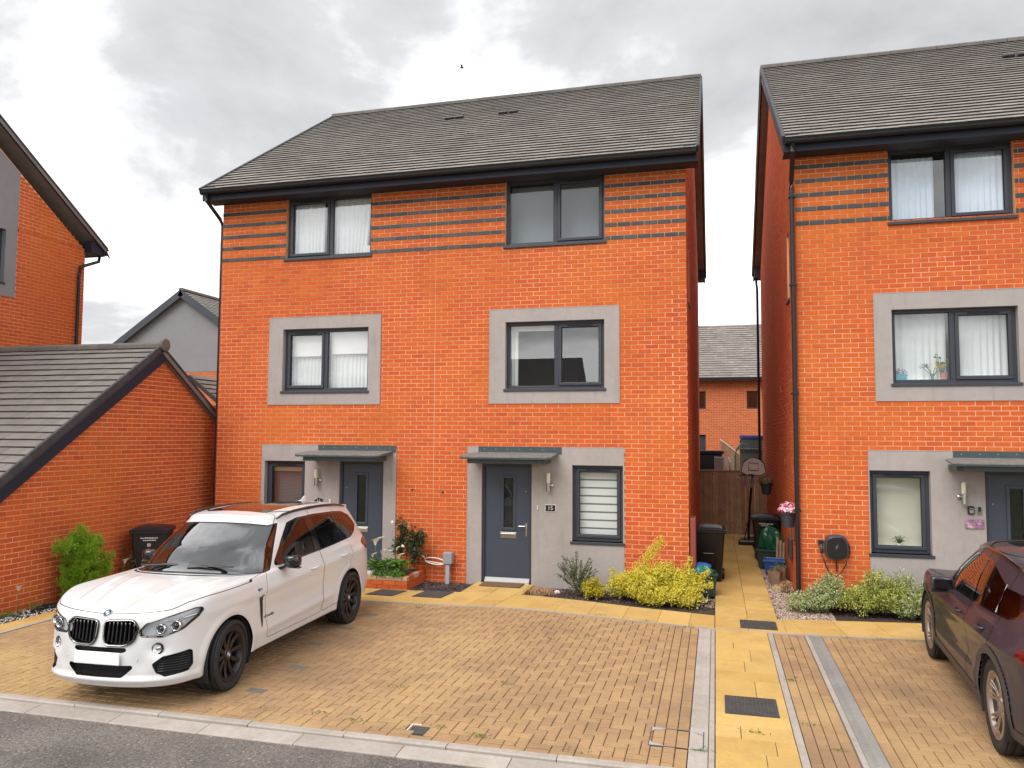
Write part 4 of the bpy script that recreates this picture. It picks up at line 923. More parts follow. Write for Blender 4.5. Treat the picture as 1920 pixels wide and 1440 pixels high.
for x, y, h, lx, s_ in ((-5.60,-.62,.50,-.04,1.5),(-5.52,-.66,.36,.02,.8),(-5.60,-.70,.30,-.05,.8),(-5.44,-.66,.34,.05,.9),(-5.16,-.72,.30,.0,1.0),(-5.30,-.6,.42,.05,.7)): lily(ll, x, y, .16, h, (lx, -.02), s_)
for x, y in ((-5.55,-.6),(-5.4,-.66),(-5.25,-.62),(-5.12,-.66),(-5.6,-.72),(-5.35,-.5)): broad(ll, x, y, .16, 26, .26, M_lush)
bush('trailing green ground cover spilling over the front of the brick planter', 'plant', (-5.35,-.78,.15), [((-5.45,-.80,.17),(.22,.10,.12)),((-5.15,-.82,.15),(.18,.10,.12))], 90, 18, .028, M_lush, M_gtwig, name='trailing_plant')
cl = thing('lily_plant', 'single white calla lily standing by the garage wall at far left', 'flowers', (-9.45,-4.10,-.03)); lily(cl, -9.45, -4.10, -.03, .36, (.0, 0), .9); broad(cl, -9.45,-4.10,-.03, 9, .08, M_weed, .02, .08)
cl = thing('lily_plant', 'white calla lily leaning between the conifer and the wheelie bin', 'flowers', (-9.3,-2.35,-.03)); lily(cl, -9.3, -2.35, -.03, .46, (.03, .06), 1.0); broad(cl, -9.3,-2.35,-.03, 9, .15, M_lush, .03, .12)
bush('small plant with reddish brown leaves beside the bonnet of the white car', 'plant', (-9.35,-2.05,-.03), [((-9.35,-2.05,.46),(.09,.12,.12))], 22, 16, .034, mat('reddish_leaf', ramp=[(.12,.06,.03),(.20,.09,.04),(.08,.07,.02)], rough=.6), name='small_plant')
for (x, y, lb) in ((-9.45,-3.78,'green weed by the dark cloth on the white stones'),(-9.5,-4.3,'low green weed at the far left foot of the garage wall')):
    t = thing('weed', lb, 'weed', (x, y, -.03)); broad(t, x, y, -.03, 22, .12, M_weed, .02, .08)
mb = MB(); n_ = 14
for i in range(n_):
    for j in range(6): pass
vs_ = [(-9.48+.16*j/5+.03*math.sin(i), -3.86+.50*i/n_+.02*math.cos(j*2), -.005+.030*random.random()+.03*math.exp(-((i-7)/4)**2)) for i in range(n_+1) for j in range(6)]
mb.add(vs_, [(i*6+j, i*6+j+1, (i+1)*6+j+1, (i+1)*6+j) for i in range(n_) for j in range(5)]); meta(mb.build('crumpled_cloth', mat('black_cloth', base=(.012,.011,.012), rough=.9), None, smooth=True), 'crumpled black cloth lying on the white stones by the garage wall', 'cloth')
# dried grass clump
t = thing('dry_grass_clump', 'clump of dry straw coloured grass beside the door apron of number 15', 'dead plant', (-2.78,-.58,-.04)); mb = MB()
for _ in range(260):
    a = random.uniform(0, 6.28); r = abs(random.gauss(0, .10)); x, y = -2.78+r*math.cos(a)*1.5, -.60+r*math.sin(a)*.6; q = random.uniform(0, 6.28); l_ = random.uniform(.05, .14)
    mb.tube([(x, y, -.035), (x+.5*l_*math.cos(q), y+.5*l_*math.sin(q), random.uniform(.02, .10)), (x+l_*math.cos(q), y+l_*math.sin(q), random.uniform(-.03, .06))], .0022, 3, cap=False)
mb.build('straw', M_dry, t, kind='stuff')
mb = MB(); mb.lathe((-2.52,-.42,-.04), (0,0,1), [(.05,0),(.055,.03),(.03,.055),(0,.06)], 9); meta(mb.build('garden_stone', M_wst, None), 'small white stone lying by the base of the wall near the dry grass', 'stone')
# weeds in the joints
P = []
wj = [(-1.62,-1.92),(-.95,-2.13),(-.35,-2.27),(1.55,-2.33),(-2.35,-6.50),(-2.62,-6.62),(-1.95,-6.6),(-3.1,-6.55),(-3.5,-6.45),(-1.72,-3.25),(-1.55,-3.1),(-2.0,-3.35),(-1.3,-3.6),(.86,-3.05),(.72,-4.3),(.78,-5.6),(-2.1,-5.2),(-3.1,-5.6),(-4.2,-2.2),(-4.0,-6.5),(-1.1,-6.68),(2.0,-2.3),(2.35,-2.25),(-.12,-6.4),(.95,-6.1),(-.5,-2.35),(-4.7,-1.1),(-6.9,-3.9),(-7.6,-3.7),(.30,-5.9)]
for i, (x, y) in enumerate(wj):
    n_ = random.randint(14, 40); p = np.array([x, y, .012])+rng.normal(size=(n_, 3))*np.array([.05,.022,.006]); P.append(p)
P = np.vstack(P); P[:, 2] = abs(P[:, 2])+.004; U = unit(rng.normal(size=P.shape)+[0, 0, .5]); W_l = unit(np.cross(U, rng.normal(size=P.shape)))
o = quads_obj('joint_weeds', P, U, W_l, rng.uniform(.012, .028, len(P)), .5, M_weed, None, 'stuff'); meta(o, 'tiny green weeds growing in the paving joints', 'weeds')

# ================================================================ fixtures on the walls
M_lampg = mat('frosted_lamp_glass', base=(.78,.74,.60), rough=.35)
def wall_lamp(x, y, z, label, flip=1):
    t = thing('wall_lamp', label, 'lamp', (x, y, z), 'wall lamps beside the front doors')
    b = MB(); b.lathe((x+.045*flip, y-.018, z-.06), (0,-1,0), [(.038,0),(.040,.012),(.030,.024),(0,.028)], 20); b.build('wall_mount', M_steel, t, smooth=True)
    b = MB(); b.tube([(x+.045*flip, y-.03, z-.06), (x+.035*flip, y-.075, z-.055), (x, y-.080, z-.06)], .011, 8); b.build('arm', M_steel, t, smooth=True)
    b = MB(); b.lathe((x, y-.085, z-.16), (0,0,1), [(0,0),(.034,.002),(.034,.15),(.030,.154)], 20); b.build('lamp_body', M_steel, t, smooth=False)
    b = MB(); b.lathe((x, y-.085, z-.006), (0,0,1), [(.030,0),(.032,.004),(.032,.150),(.03,.156)], 20); b.build('lamp_shade', M_lampg, t, smooth=True)
    b = MB(); b.lathe((x, y-.085, z+.152), (0,0,1), [(.030,0),(.036,.001),(.036,.010),(0,.012)], 20); b.build('lamp_cap', M_steel, t)
wall_lamp(-2.745, 0, 1.74, 'cream glass and steel wall lamp right of the door of number 15', 1)
wall_lamp(-7.09, 0, 1.74, 'cream glass and steel wall lamp left of the door of number 13', 1)
wall_lamp(3.50, RY, 1.72, 'cream glass and steel wall lamp left of the right house door', -1)
XR = Matrix.Rotation(math.pi/2, 4, 'X')
def wtext(s, parent, size, loc, m, align='CENTER', font_rot=XR):
    cu = bpy.data.curves.new('lettering', 'FONT'); cu.body = s; cu.size = size; cu.extrude = .001; cu.align_x = align; cu.align_y = 'CENTER'
    o = bpy.data.objects.new('lettering', cu); COL.objects.link(o); dg = bpy.context.evaluated_depsgraph_get(); me = bpy.data.meshes.new_from_object(o.evaluated_get(dg)); bpy.data.objects.remove(o)
    me.transform(Matrix.Translation(loc) @ font_rot); me.materials.clear(); me.materials.append(m); o = bpy.data.objects.new('lettering', me); return put(o, parent)
t = thing('number_plate', 'black slate house number 15 on a silver backing', 'house number', (-2.72, 0, 1.30))
b = MB(); b.box(-2.82,-2.62,-.024,-.018,1.235,1.365); b.build('backing', mat('silver_acrylic', base=(.60,.59,.57), rough=.2), t, bevel=.008)
pts = rounded = [(-2.805,1.255),(-2.79,1.25),(-2.65,1.25),(-2.635,1.255),(-2.638,1.285),(-2.645,1.30),(-2.638,1.315),(-2.635,1.345),(-2.65,1.35),(-2.79,1.35),(-2.805,1.345),(-2.802,1.315),(-2.795,1.30),(-2.802,1.285)]
b = MB(); b.prism([(p[0], -.030, p[1]) for p in pts], (0,.0055,0)); b.build('slate', M_black, t, fix=True)
wtext('15', t, .095, (-2.72,-.0315,1.30), M_white); 
for sx_ in (-1, 1):
    for sz_ in (-1, 1): b = MB(); b.lathe((-2.72+sx_*.088,-.024,1.30+sz_*.053), (0,-1,0), [(.006,0),(.004,.004),(0,.005)], 8); b.build('screw', M_steel, t)
t = thing('number_plate', 'black leaf shaped house number 13 by the left door', 'house number', (-7.06, 0, 1.30))
b = MB(); pts = [(-7.16,1.30),(-7.12,1.335),(-7.085,1.345),(-7.07,1.375),(-7.05,1.35),(-7.02,1.36),(-7.0,1.335),(-6.975,1.345),(-6.98,1.31),(-6.955,1.285),(-6.985,1.27),(-7.0,1.25),(-7.05,1.262),(-7.10,1.258),(-7.14,1.275)]
b.prism([(p[0], -.026, p[1]) for p in pts], (0,.008,0)); b.build('plate', M_black, t, fix=True); wtext('13', t, .075, (-7.06,-.0275,1.302), M_white)
def pill(name, label, cat, x, y, z, w_, h, m, d=.018):
    b = MB(); b.box(x-w_/2, x+w_/2, y-.018-d, y-.018, z-h/2, z+h/2); o = b.build(name, m, None, bevel=min(w_, h)*.3); return meta(o, label, cat)
pill('doorbell', 'small white doorbell push between the door and number plate 15', 'doorbell', -2.94, 0, 1.305, .022, .075, M_white)
pill('doorbell', 'cream doorbell beside the leaf shaped number 13', 'doorbell', -6.83, 0, 1.31, .04, .07, M_lampg)
t = thing('key_safe', 'small black and silver key safe below the right wall lamp', 'key safe', (3.60, RY, 1.47)); b = MB(); b.box(3.555,3.645,RY-.058,RY-.018,1.41,1.535); b.build('casing', M_black, t, bevel=.018); b = MB(); b.box(3.575,3.628,RY-.063,RY-.0585,1.43,1.50); b.build('face', M_steel, t, bevel=.006)
b = MB(); b.box(3.582,3.62,RY-.066,RY-.0635,1.475,1.49); b.build('dial', M_black, t)
t = thing('video_doorbell', 'narrow silver and black video doorbell beside the key safe', 'doorbell', (3.71, RY, 1.47)); b = MB(); b.box(3.683,3.742,RY-.04,RY-.018,1.41,1.535); b.build('casing', M_steel, t, bevel=.005); b = MB(); b.box(3.693,3.732,RY-.044,RY-.0405,1.425,1.522); b.build('face', M_black, t, bevel=.004)
b = MB(); b.lathe((3.7125,RY-.0445,1.445), (0,-1,0), [(.012,0),(.010,.003),(0,.003)], 14); b.build('button', M_steel, t)
t = thing('door_plaque', 'weathered purple painted wooden plaque beside the right house door', 'sign', (3.64, RY, 1.27))
M_purp = mat('worn_purple_paint', base=(.34,.17,.30), rough=.8, noise_s=[9, 40], noise_amt=.35, low=[(14, (.62,.52,.56), .8, .52, .62), (22, (.07,.03,.05), .9, .60, .68)])
for k in range(3): b = MB(); b.box(3.52, 3.77, RY-.034, RY-.018, 1.205+.046*k, 1.249+.046*k); b.build('board', M_purp, t, bevel=.003)
# car charger
t = thing('car_charger', 'black rounded electric car charger with silver flash on the brick wall', 'charger', (1.75, RY, .86))
b = MB(); n_ = 40; loop = lambda s_, yv: [(1.75+s_*math.copysign(abs(math.cos(a))**.62, math.cos(a))*.165, yv, .865+s_*math.copysign(abs(math.sin(a))**.62, math.sin(a))*.185) for a in np.linspace(0, 2*math.pi, n_, endpoint=False)]
L1 = [loop(.93, RY-.008), loop(1.0, RY-.02), loop(1.0, RY-.085), loop(.95, RY-.105), loop(.80, RY-.112)]
b.add([p for l_ in L1 for p in l_], [(j*n_+k, j*n_+(k+1) % n_, (j+1)*n_+(k+1) % n_, (j+1)*n_+k) for j in range(4) for k in range(n_)]+[tuple(range(4*n_, 5*n_))]); b.build('charger_body', M_anth, t, fix=True)
b = MB(); l_ = loop(.86, RY-.1125); l2 = loop(.80, RY-.120); b.add(l_+l2, [(k, (k+1) % n_, n_+(k+1) % n_, n_+k) for k in range(n_)]+[tuple(range(n_, 2*n_))]); b.build('charger_face', M_gblack0 if 'M_gblack0' in globals() else M_black, t, fix=True)
b = MB(); b.prism([(1.79,RY-.1215,.935),(1.725,RY-.1215,.872),(1.748,RY-.1215,.868),(1.712,RY-.1215,.82),(1.772,RY-.1215,.870),(1.752,RY-.1215,.878)], (0,-.002,0)); b.build('flash_logo', M_steel, t, fix=True)
b = MB(); b.tube([(1.75,RY-.03,.68),(1.752,RY-.03,.50)], .010, 8); b.build('conduit', M_black, t)
b = MB(); b.tube([(1.905,RY-.06,.95),(1.935,RY-.06,.88),(1.935,RY-.06,.78),(1.88,RY-.07,.62),(1.80,RY-.09,.48),(1.72,RY-.10,.425),(1.64,RY-.09,.48),(1.59,RY-.08,.60),(1.545,RY-.07,.74)], .010, 8); b.build('charging_cable', M_black, t, smooth=True)
t2 = thing('charging_plug', 'black charging plug in its wall holster left of the charger', 'plug', (1.53, RY, .87)); b = MB(); b.box(1.495,1.570,RY-.055,RY-.008,.88,.965); b.build('holster', M_black, t2, bevel=.012)
b = MB(); b.tube([(1.535,RY-.05,.90),(1.536,RY-.072,.83),(1.54,RY-.07,.76)], [.030,.026,.016], 10); b.build('plug_handle', M_anth, t2, smooth=True)
b = MB(); b.box(-.42,-.33,.02,.46,.40,1.20); o = b.build('meter_box', mat('reddish_plastic', base=(.24,.055,.04), rough=.6), None, bevel=.01); meta(o, 'reddish brown meter box on the side wall above the black bin', 'meter box')
b = MB(); b.tube([(-.40,.12,.40),(-.40,.12,0)], .015, 8); b.tube([(-.40,.20,.40),(-.40,.20,0)], .012, 8); b.build('meter_pipe', M_plug, o)
b = MB(); b.box(1.19,1.255,1.15,1.42,.45,.80); meta(b.build('meter_box', M_anth, None, bevel=.02), 'dark box low on the alley wall of the right house', 'meter box')
b = MB(); b.box(1.205,1.255,.75,.95,.82,1.18); meta(b.build('meter_box', mat('brown_red_plastic', base=(.20,.07,.05), rough=.6), None, bevel=.01), 'brown box on the alley wall below the pink flowers', 'meter box')
# grey service post with square head
t = thing('service_post', 'pale grey square headed service post against the brick wall', 'post', (-4.50,-.12,-.05)); b = MB(); b.box(-4.545,-4.475,-.15,-.09,-.05,.30); b.build('post', mat('pale_grey_plastic', base=(.38,.40,.44), rough=.45), t, bevel=.006); b = MB(); b.box(-4.585,-4.425,-.17,-.03,.30,.50); b.build('post_head', mat('mid_grey_plastic', base=(.30,.30,.34), rough=.5), t, bevel=.012)
# cream hose hooked on the wall
t = thing('garden_hose', 'cream hose looped on the wall beside the brick planter', 'hose', (-4.78,-.1,.35)); b = MB()
pts = [(-5.10,-.16,.44),(-5.02,-.15,.46),(-4.94,-.14,.40),(-4.93,-.13,.36)]+[(-4.74+.19*math.cos(a), -.14, .34+.055*math.sin(a)-.06*(math.cos(a)*.3)) for a in np.linspace(math.pi, -math.pi*.98, 22)]+[(-4.90,-.12,.33),(-4.62,-.12,.30),(-4.52,-.12,.33)]
b.tube(pts, .011, 8); b.build('hose_coil', M_white, t, smooth=True); b = MB(); b.tube([(-4.93,-.02,.37),(-4.93,-.16,.37)], .008, 6); b.build('hook', M_steel, t)
# doormat
b = MB(); b.box(-3.86,-3.16,-.40,-.06,.012,.028); meta(b.build('doormat', mat('brown_coir', base=(.17,.10,.055), rough=1, noise_s=[30, 200], noise_amt=.35, bump=1, bump_s=300), None, bevel=.004), 'brown coir doormat in front of the door of number 15', 'doormat')
# ---- covers
M_galv = mat('dull_galvanised', base=(.38,.38,.40), rough=.6)
M_cover = mat('dark_iron_cover', base=(.065,.062,.060), rough=.75, noise_s=[8, 60], noise_amt=.25, bump=.3)
def cover(label, x0, x1, y0, y1, z=.011, skew=0, tread=False, group=None):
    t = thing('access_cover', label, 'access cover', ((x0+x1)/2, (y0+y1)/2, z), group); f = MB()
    q = lambda a, b: (a+skew*(b-y0), b, z-.02)
    f.prism([q(x0,y0), q(x1,y0), q(x1,y1), q(x0,y1)], (0,0,.024)); f.build('frame', M_cover, t, fix=True)
    l_ = MB(); e_ = .012; l_.prism([(p[0], p[1], z+.0045) for p in (q(x0+e_,y0+e_), q(x1-e_,y0+e_), q(x1-e_,y1-e_), q(x0+e_,y1-e_))], (0,0,.004)); l_.build('lid', M_cover, t, fix=True)
    if tread:
        tr_m = MB(); nx, ny = int((x1-x0)/.034), int((y1-y0)/.034)
        for i in range(nx):
            for j in range(ny):
                x, y = x0+.03+.034*i+skew*(.03+.034*j), y0+.03+.034*j; a = math.pi/4*(1 if (i+j) % 2 else -1)
                if x > x1-.015+skew*(.03+.034*j) or y > y1-.015: continue
                u = V((math.cos(a), math.sin(a), 0)); v = V((-math.sin(a), math.cos(a), 0)); tr_m.obox(V((x, y, z+.0085)), u, v, V((0,0,1)), -.013, .013, -.004, .004, 0, .003, back=False)
        tr_m.build('tread_pattern', M_cover, t, kind='stuff')
cover('dark access cover on the yellow slabs nearest the planter', -5.38,-4.92,-1.56,-1.12, skew=.18, group=None)
cover('dark access cover on the yellow slabs below the service post', -4.62,-4.14,-1.50,-1.02, skew=.12)
cover('dark patterned access cover where path and slab strip meet', .29,.76,-2.16,-1.70, tread=True)
cover('dark patterned access cover in the middle of the yellow path', .055,.53,-5.49,-4.98, tread=True)
t = thing('access_cover', 'broken small black cover near the kerb on the driveway', 'access cover', (-2.5,-6.56,0)); b = MB(); b.box(HATCH[0]+.01,HATCH[1]-.01,HATCH[2]+.01,HATCH[3]-.01,-.05,-.022); b.build('pit', M_gap0 if 'M_gap0' in globals() else M_black, t)
b = MB(); b.box(HATCH[0]+.03,HATCH[1]-.02,HATCH[2]+.02,HATCH[3]-.03,-.020,-.002); b.build('lid', M_cover, t, bevel=.01); b = MB(); b.box(HATCH[0]+.004,HATCH[0]+.016,HATCH[2]+.05,HATCH[3]-.01,-.02,.004); b.box(HATCH[0]+.02,HATCH[0]+.09,HATCH[3]-.016,HATCH[3]-.004,-.02,.004); b.build('rim', M_white, t)
t = thing('access_cover', 'block filled cover with four metal corner keys on the driveway', 'access cover', (-.35,-6.18,0))
for x, y, sx_, sy_ in ((-.56,-5.99,1,-1),(-.13,-5.99,-1,-1),(-.13,-6.38,-1,1),(-.56,-6.38,1,1)):
    b = MB(); b.prism([(x, y, .001), (x+.12*sx_, y, .001), (x+.07*sx_, y+.035*sy_, .001), (x+.03*sx_, y+.04*sy_, .001), (x, y+.09*sy_, .001)], (0,0,.006)); b.build('corner_key', M_galv, t, fix=True)
b = MB(); b.box(-.565,-.125,-5.993,-5.985,-.01,.0035); b.box(-.565,-.125,-6.385,-6.377,-.01,.0035); b.box(-.568,-.560,-6.38,-5.99,-.01,.0035); b.box(-.130,-.122,-6.38,-5.99,-.01,.0035); b.build('frame', M_cover, t)

# ================================================================ bins and boxes
M_bin = mat('black_bin_plastic', base=(.007,.007,.009), rough=.32, noise_s=[5], noise_amt=.2)
M_binb = mat('blue_black_bin_plastic', base=(.011,.012,.022), rough=.35, noise_s=[5], noise_amt=.2)
def wheelie_bin(label, x, y, rz, m, s=1.0, text_=True, z=0):
    """front faces local -y; origin on the ground below the centre"""
    t = thing('wheelie_bin', label, 'wheelie bin', (x, y, z), 'black wheelie bins'); ch = []
    Rz = Matrix.Translation((x, y, z)) @ Matrix.Rotation(rz, 4, 'Z') @ Matrix.Scale(s, 4)
    def add(mb, name, mm, bevel=0, smooth=False, kind=None):
        mb.v = [tuple(Rz @ V(p)) for p in mb.v]; return mb.build(name, mm, t, bevel=bevel, smooth=smooth, fix=True)
    b = MB(); w0, w1, d0, d1, h = .215, .275, .20, .285, .90
    n4 = [(-w0,-d0,.03),(w0,-d0,.03),(w0,d0-.06,.03),(-w0,d0-.06,.03)]; t4 = [(-w1,-d1,h),(w1,-d1,h),(w1,d1,h),(-w1,d1,h)]; b.add(n4+t4, [(3,2,1,0),(0,1,5,4),(1,2,6,5),(2,3,7,6),(3,0,4,7)]); add(b, 'bin_body', m, .03)
    b = MB(); b.box(-w1-.022,w1+.022,-d1-.022,d1+.022,h-.045,h+.004); add(b, 'rim', m, .01)
    b = MB(); vs_ = []; nx, ny = 8, 8
    for i in range(nx+1):
        for j in range(ny+1):
            u, v = i/nx*2-1, j/ny*2-1; vs_.append((u*(w1+.03), v*(d1+.035), h+.008+.060*(1-abs(u)**4)*(1-abs(v)**4)-(.0)))
    b.add(vs_, [(i*(ny+1)+j, (i+1)*(ny+1)+j, (i+1)*(ny+1)+j+1, i*(ny+1)+j+1) for i in range(nx) for j in range(ny)]); b.box(-w1-.03,w1+.03,-d1-.035,d1+.035,h+.004,h+.012); add(b, 'lid', m)
    b = MB(); b.tube([(-w1+.02,d1+.03,h-.01),(-w1+.02,d1+.085,h+.005),(w1-.02,d1+.085,h+.005),(w1-.02,d1+.03,h-.01)], .016, 8); add(b, 'handle', m)
    for sg in (-1, 1):
        b = MB(); b.lathe((sg*(w0+.0), d0-.02, .10), (sg,0,0), [(0,0),(.098,.0),(.10,.008),(.10,.045),(.085,.052),(0,.05)], 24); add(b, 'bin_wheel', M_black)
        b = MB(); b.box(sg*.19-.012, sg*.19+.012, -d1+.02, -d1+.03, .35, .80)
    b = MB(); yb = lambda z_: -d0-(d1-d0)*(z_-.03)/(h-.03)-.004
    b.tube([(-.12,yb(.05)-.0,.06),(-.12,yb(.42),.42),(-.09,yb(.5),.50),(.09,yb(.5),.50),(.12,yb(.42),.42),(.12,yb(.05),.06)], .010, 6); add(b, 'moulded_rib', m)
    b = MB(); b.box(-.17,.17,d1-.0,d1+.012,.25,.62)
    if text_:
        tl_ = math.atan((d1-d0)/(h-.03)); base = Rz @ Matrix.Translation((0, yb(.70)-.002, .70)) @ Matrix.Rotation(math.pi/2+tl_, 4, 'X')
        q = MB()
        for dz, wd in ((.085, .26), (.048, .18)):
            xx = -wd/2
            while xx < wd/2: l_ = random.uniform(.010, .026); q.box(xx, xx+l_, dz-.010, dz+.010*random.uniform(.3, 1), .0015, .0028); xx += l_+.006
        q.v = [tuple(base @ V(p)) for p in q.v]; q.build('faded_print', M_white, t, kind='stuff')
        for (w_, h_, dz) in ((.055,.05,-.03),(.16,.045,-.14)):
            q = MB(); q.box(-w_/2, w_/2, dz-h_/2, dz+h_/2, .0015, .003); q.v = [tuple(base @ V(p)) for p in q.v]; q.build('sticker', mat('faded_sticker', base=(.42,.42,.43), rough=.6), t, fix=True)
    return t
wheelie_bin('black wheelie bin with white print against the garage wall, left of the white car', -9.22, -1.72, math.radians(28), M_binb, 1.02)
wheelie_bin('plain black wheelie bin with glossy lid beside the side wall of number 15', -.14, 1.30, math.radians(0), M_bin, 1.0, False)
wheelie_bin('black wheelie bin with faint print in the alley, behind the green bags', 1.00, 3.9, math.radians(-8), M_bin, .98, True)
def crate(name, label, cat, x, y, w_, d, h, m, rz=0, z=0, flare=.82, group=None):
    t = thing(name, label, cat, (x, y, z), group); R_ = Matrix.Translation((x, y, z)) @ Matrix.Rotation(rz, 4, 'Z'); b = MB(); a, c = w_/2, d/2; f = flare
    o_ = [(-a*f,-c*f,0),(a*f,-c*f,0),(a*f,c*f,0),(-a*f,c*f,0),(-a,-c,h),(a,-c,h),(a,c,h),(-a,c,h)]; i_ = [(p[0]*.93, p[1]*.93, max(p[2], .015)) for p in o_]
    b.add(o_+i_, [(3,2,1,0),(0,1,5,4),(1,2,6,5),(2,3,7,6),(3,0,4,7),(8,9,10,11),(8,12,13,9),(9,13,14,10),(10,14,15,11),(11,15,12,8),(4,5,13,12),(5,6,14,13),(6,7,15,14),(7,4,12,15)]); b.v = [tuple(R_ @ V(p)) for p in b.v]; b.build('box_body', m, t, bevel=.006)
    r = MB(); r.box(-a-.015,a+.015,-c-.015,-c+.0,h-.035,h+.003); r.box(-a-.015,a+.015,c,c+.015,h-.035,h+.003); r.box(-a-.015,-a,-c,c,h-.035,h+.003); r.box(a,a+.015,-c,c,h-.035,h+.003); r.v = [tuple(R_ @ V(p)) for p in r.v]; r.build('rim', m, t, bevel=.004)
    return t
def bag(name, label, cat, c, r, m, seed=1):
    rg = np.random.default_rng(seed); b = MB(); n, k = 22, 14; vs_ = []; ph = rg.uniform(0, 6.28, 8)
    for i in range(k+1):
        th = math.pi*i/k
        for j in range(n):
            a = 2*math.pi*j/n; q = 1+.10*math.sin(3*a+ph[0]+2*th)+.07*math.sin(7*a+ph[1]-3*th)+.05*math.sin(11*a+ph[2]+5*th)+rg.normal()*.03; vs_.append((c[0]+r[0]*q*math.sin(th)*math.cos(a), c[1]+r[1]*q*math.sin(th)*math.sin(a), c[2]+r[2]*q*math.cos(th)))
    b.add(vs_, [(i*n+j, i*n+(j+1) % n, (i+1)*n+(j+1) % n, (i+1)*n+j) for i in range(k) for j in range(n)]); return meta(b.build(name, m, None, smooth=False), label, cat)
M_gbox = mat('dark_green_plastic', base=(.018,.045,.032), rough=.45); M_gbag = mat('green_plastic_sack', base=(.008,.085,.045), rough=.28, noise_s=[12], noise_amt=.3); M_bbag = mat('blue_plastic', base=(.02,.08,.30), rough=.35); M_tbag = mat('teal_plastic_sack', base=(.02,.17,.13), rough=.3, noise_s=[12], noise_amt=.3)
crate('recycling_box', 'dark green recycling box on the pebbles beside the yellow shrub', 'recycling box', -.22, -.02, .40, .36, .36, M_gbox, .12)
bag('plastic_sack', 'teal plastic sack stuffed into the green box by the yellow shrub', 'sack', (-.22,-.02,.34), (.15,.14,.11), M_tbag, 3)
bag('plastic_sack', 'blue plastic bag on top of the teal sack in the green box', 'bag', (-.24,.12,.42), (.14,.10,.06), M_bbag, 5)
crate('recycling_box', 'dark green recycling box leaning against the alley bin', 'recycling box', .98, 3.0, .42, .40, .36, M_gbox, -.2)
bag('plastic_sack', 'large bright green sack in the box in front of the alley bin', 'sack', (1.0,3.0,.48), (.21,.18,.28), M_gbag, 9)
crate('recycling_box', 'blue recycling box in the alley beside the leaning planks', 'recycling box', 1.03, 2.35, .36, .34, .26, M_bbag, -.1)
t = thing('wooden_boards', 'short timber boards leaning behind the blue box in the alley', 'boards', (1.15, 2.7, 0)); M_wood = mat('weathered_wood', base=(.26,.17,.11), rough=.85, noise_s=[6, 40], noise_amt=.25)
for k in range(3): b = MB(); b.prism([(1.06+.055*k,2.52,.0),(1.10+.055*k,2.52,.0),(1.14+.055*k,2.75,.60-.04*k),(1.10+.055*k,2.75,.60-.04*k)], (0,.02,0)); b.build('board', M_wood, t, fix=True)
def hexpot(label, x, y, r, h, m=None):
    t = thing('wooden_planter', label, 'planter', (x, y, -.03), 'small wooden planters in the alley'); 
    for k in range(6):
        a, b_2 = 2*math.pi*k/6, 2*math.pi*(k+1)/6; b = MB(); b.prism([(x+r*.85*math.cos(a), y+r*.85*math.sin(a), -.03), (x+r*.85*math.cos(b_2), y+r*.85*math.sin(b_2), -.03), (x+r*math.cos(b_2), y+r*math.sin(b_2), h), (x+r*math.cos(a), y+r*math.sin(a), h)], V((math.cos((a+b_2)/2), math.sin((a+b_2)/2), 0))*-.018); b.build('board', M_wood, t, fix=True)
    b = MB(); b.lathe((x, y, h-.03), (0,0,1), [(r*.8, 0), (0, .01)], 6); b.build('soil', M_earth, t); broad(t, x, y, h-.03, 14, .12, M_grn, .02, .08)
hexpot('pale wooden planter nearest the path edge in the alley', .98, 1.42, .13, .20); hexpot('brown wooden planter beside the alley wall', 1.10, 1.78, .13, .22)
b = MB(); b.box(.90,1.10,.98,1.02,-.02,.005); meta(b.build('yellow_strip', mat('yellow_plastic', base=(.62,.48,.02), rough=.5), None, bevel=.004), 'small yellow strip lying on the pebbles by the planters', 'strip')
bush('rust brown dried plant by the downpipe foot at the alley corner', 'dead plant', (1.08,.62,-.03), [((1.08,.62,.06),(.11,.14,.12))], 40, 18, .022, M_dry, name='dried_plant')
# hanging pots
def flowerpot(label, x, y, z, s, m_f, glab=None):
    t = thing('hanging_pot', label, 'flower pot', (x, y, z), None)
    b = MB(); b.lathe((x, y, z), (0,0,1), [(0,0),(.085*s,.0),(.118*s,.20*s),(.130*s,.205*s),(.132*s,.26*s),(.120*s,.26*s),(.11*s,.22*s),(0,.22*s)], 28); b.build('pot', M_anth, t, smooth=False)
    b = MB(); b.tube([(x+.10, y, z+.22*s), (1.20, y, z+.26*s)], .008, 6); b.build('bracket', M_black, t)
    k = 420; d = unit(rng.normal(size=(k, 3))); d[:, 2] = abs(d[:, 2]); P = np.array([x, y, z+.25*s])+d*np.array([.15,.15,.14])*s*rng.uniform(.75,1.05,(k,1)); U = unit(np.cross(d, rng.normal(size=(k, 3)))); W_l = np.cross(d, U); quads_obj('flowers', P, U, W_l, .044*s, .8, m_f, t)
    k = 200; P = np.array([x, y, z+.24*s])+unit(rng.normal(size=(k, 3)))*np.array([.13,.13,.09])*s; U = unit(rng.normal(size=(k, 3))); quads_obj('leaves', P, U, unit(np.cross(U, rng.normal(size=(k, 3)))), .035*s, .5, M_grn, t)
M_fade = mat('faded_petal', ramp=[(.25,.07,.06),(.10,.12,.05),(.32,.16,.14)], rough=.9)
flowerpot('grey pot of pink and white flowers hung at the corner of the right house', 1.10, .12, 1.10, 1.0, M_pink)
flowerpot('dark pot with faded flowers hung deeper in the alley', 1.10, 5.6, 1.22, 1.05, M_fade)
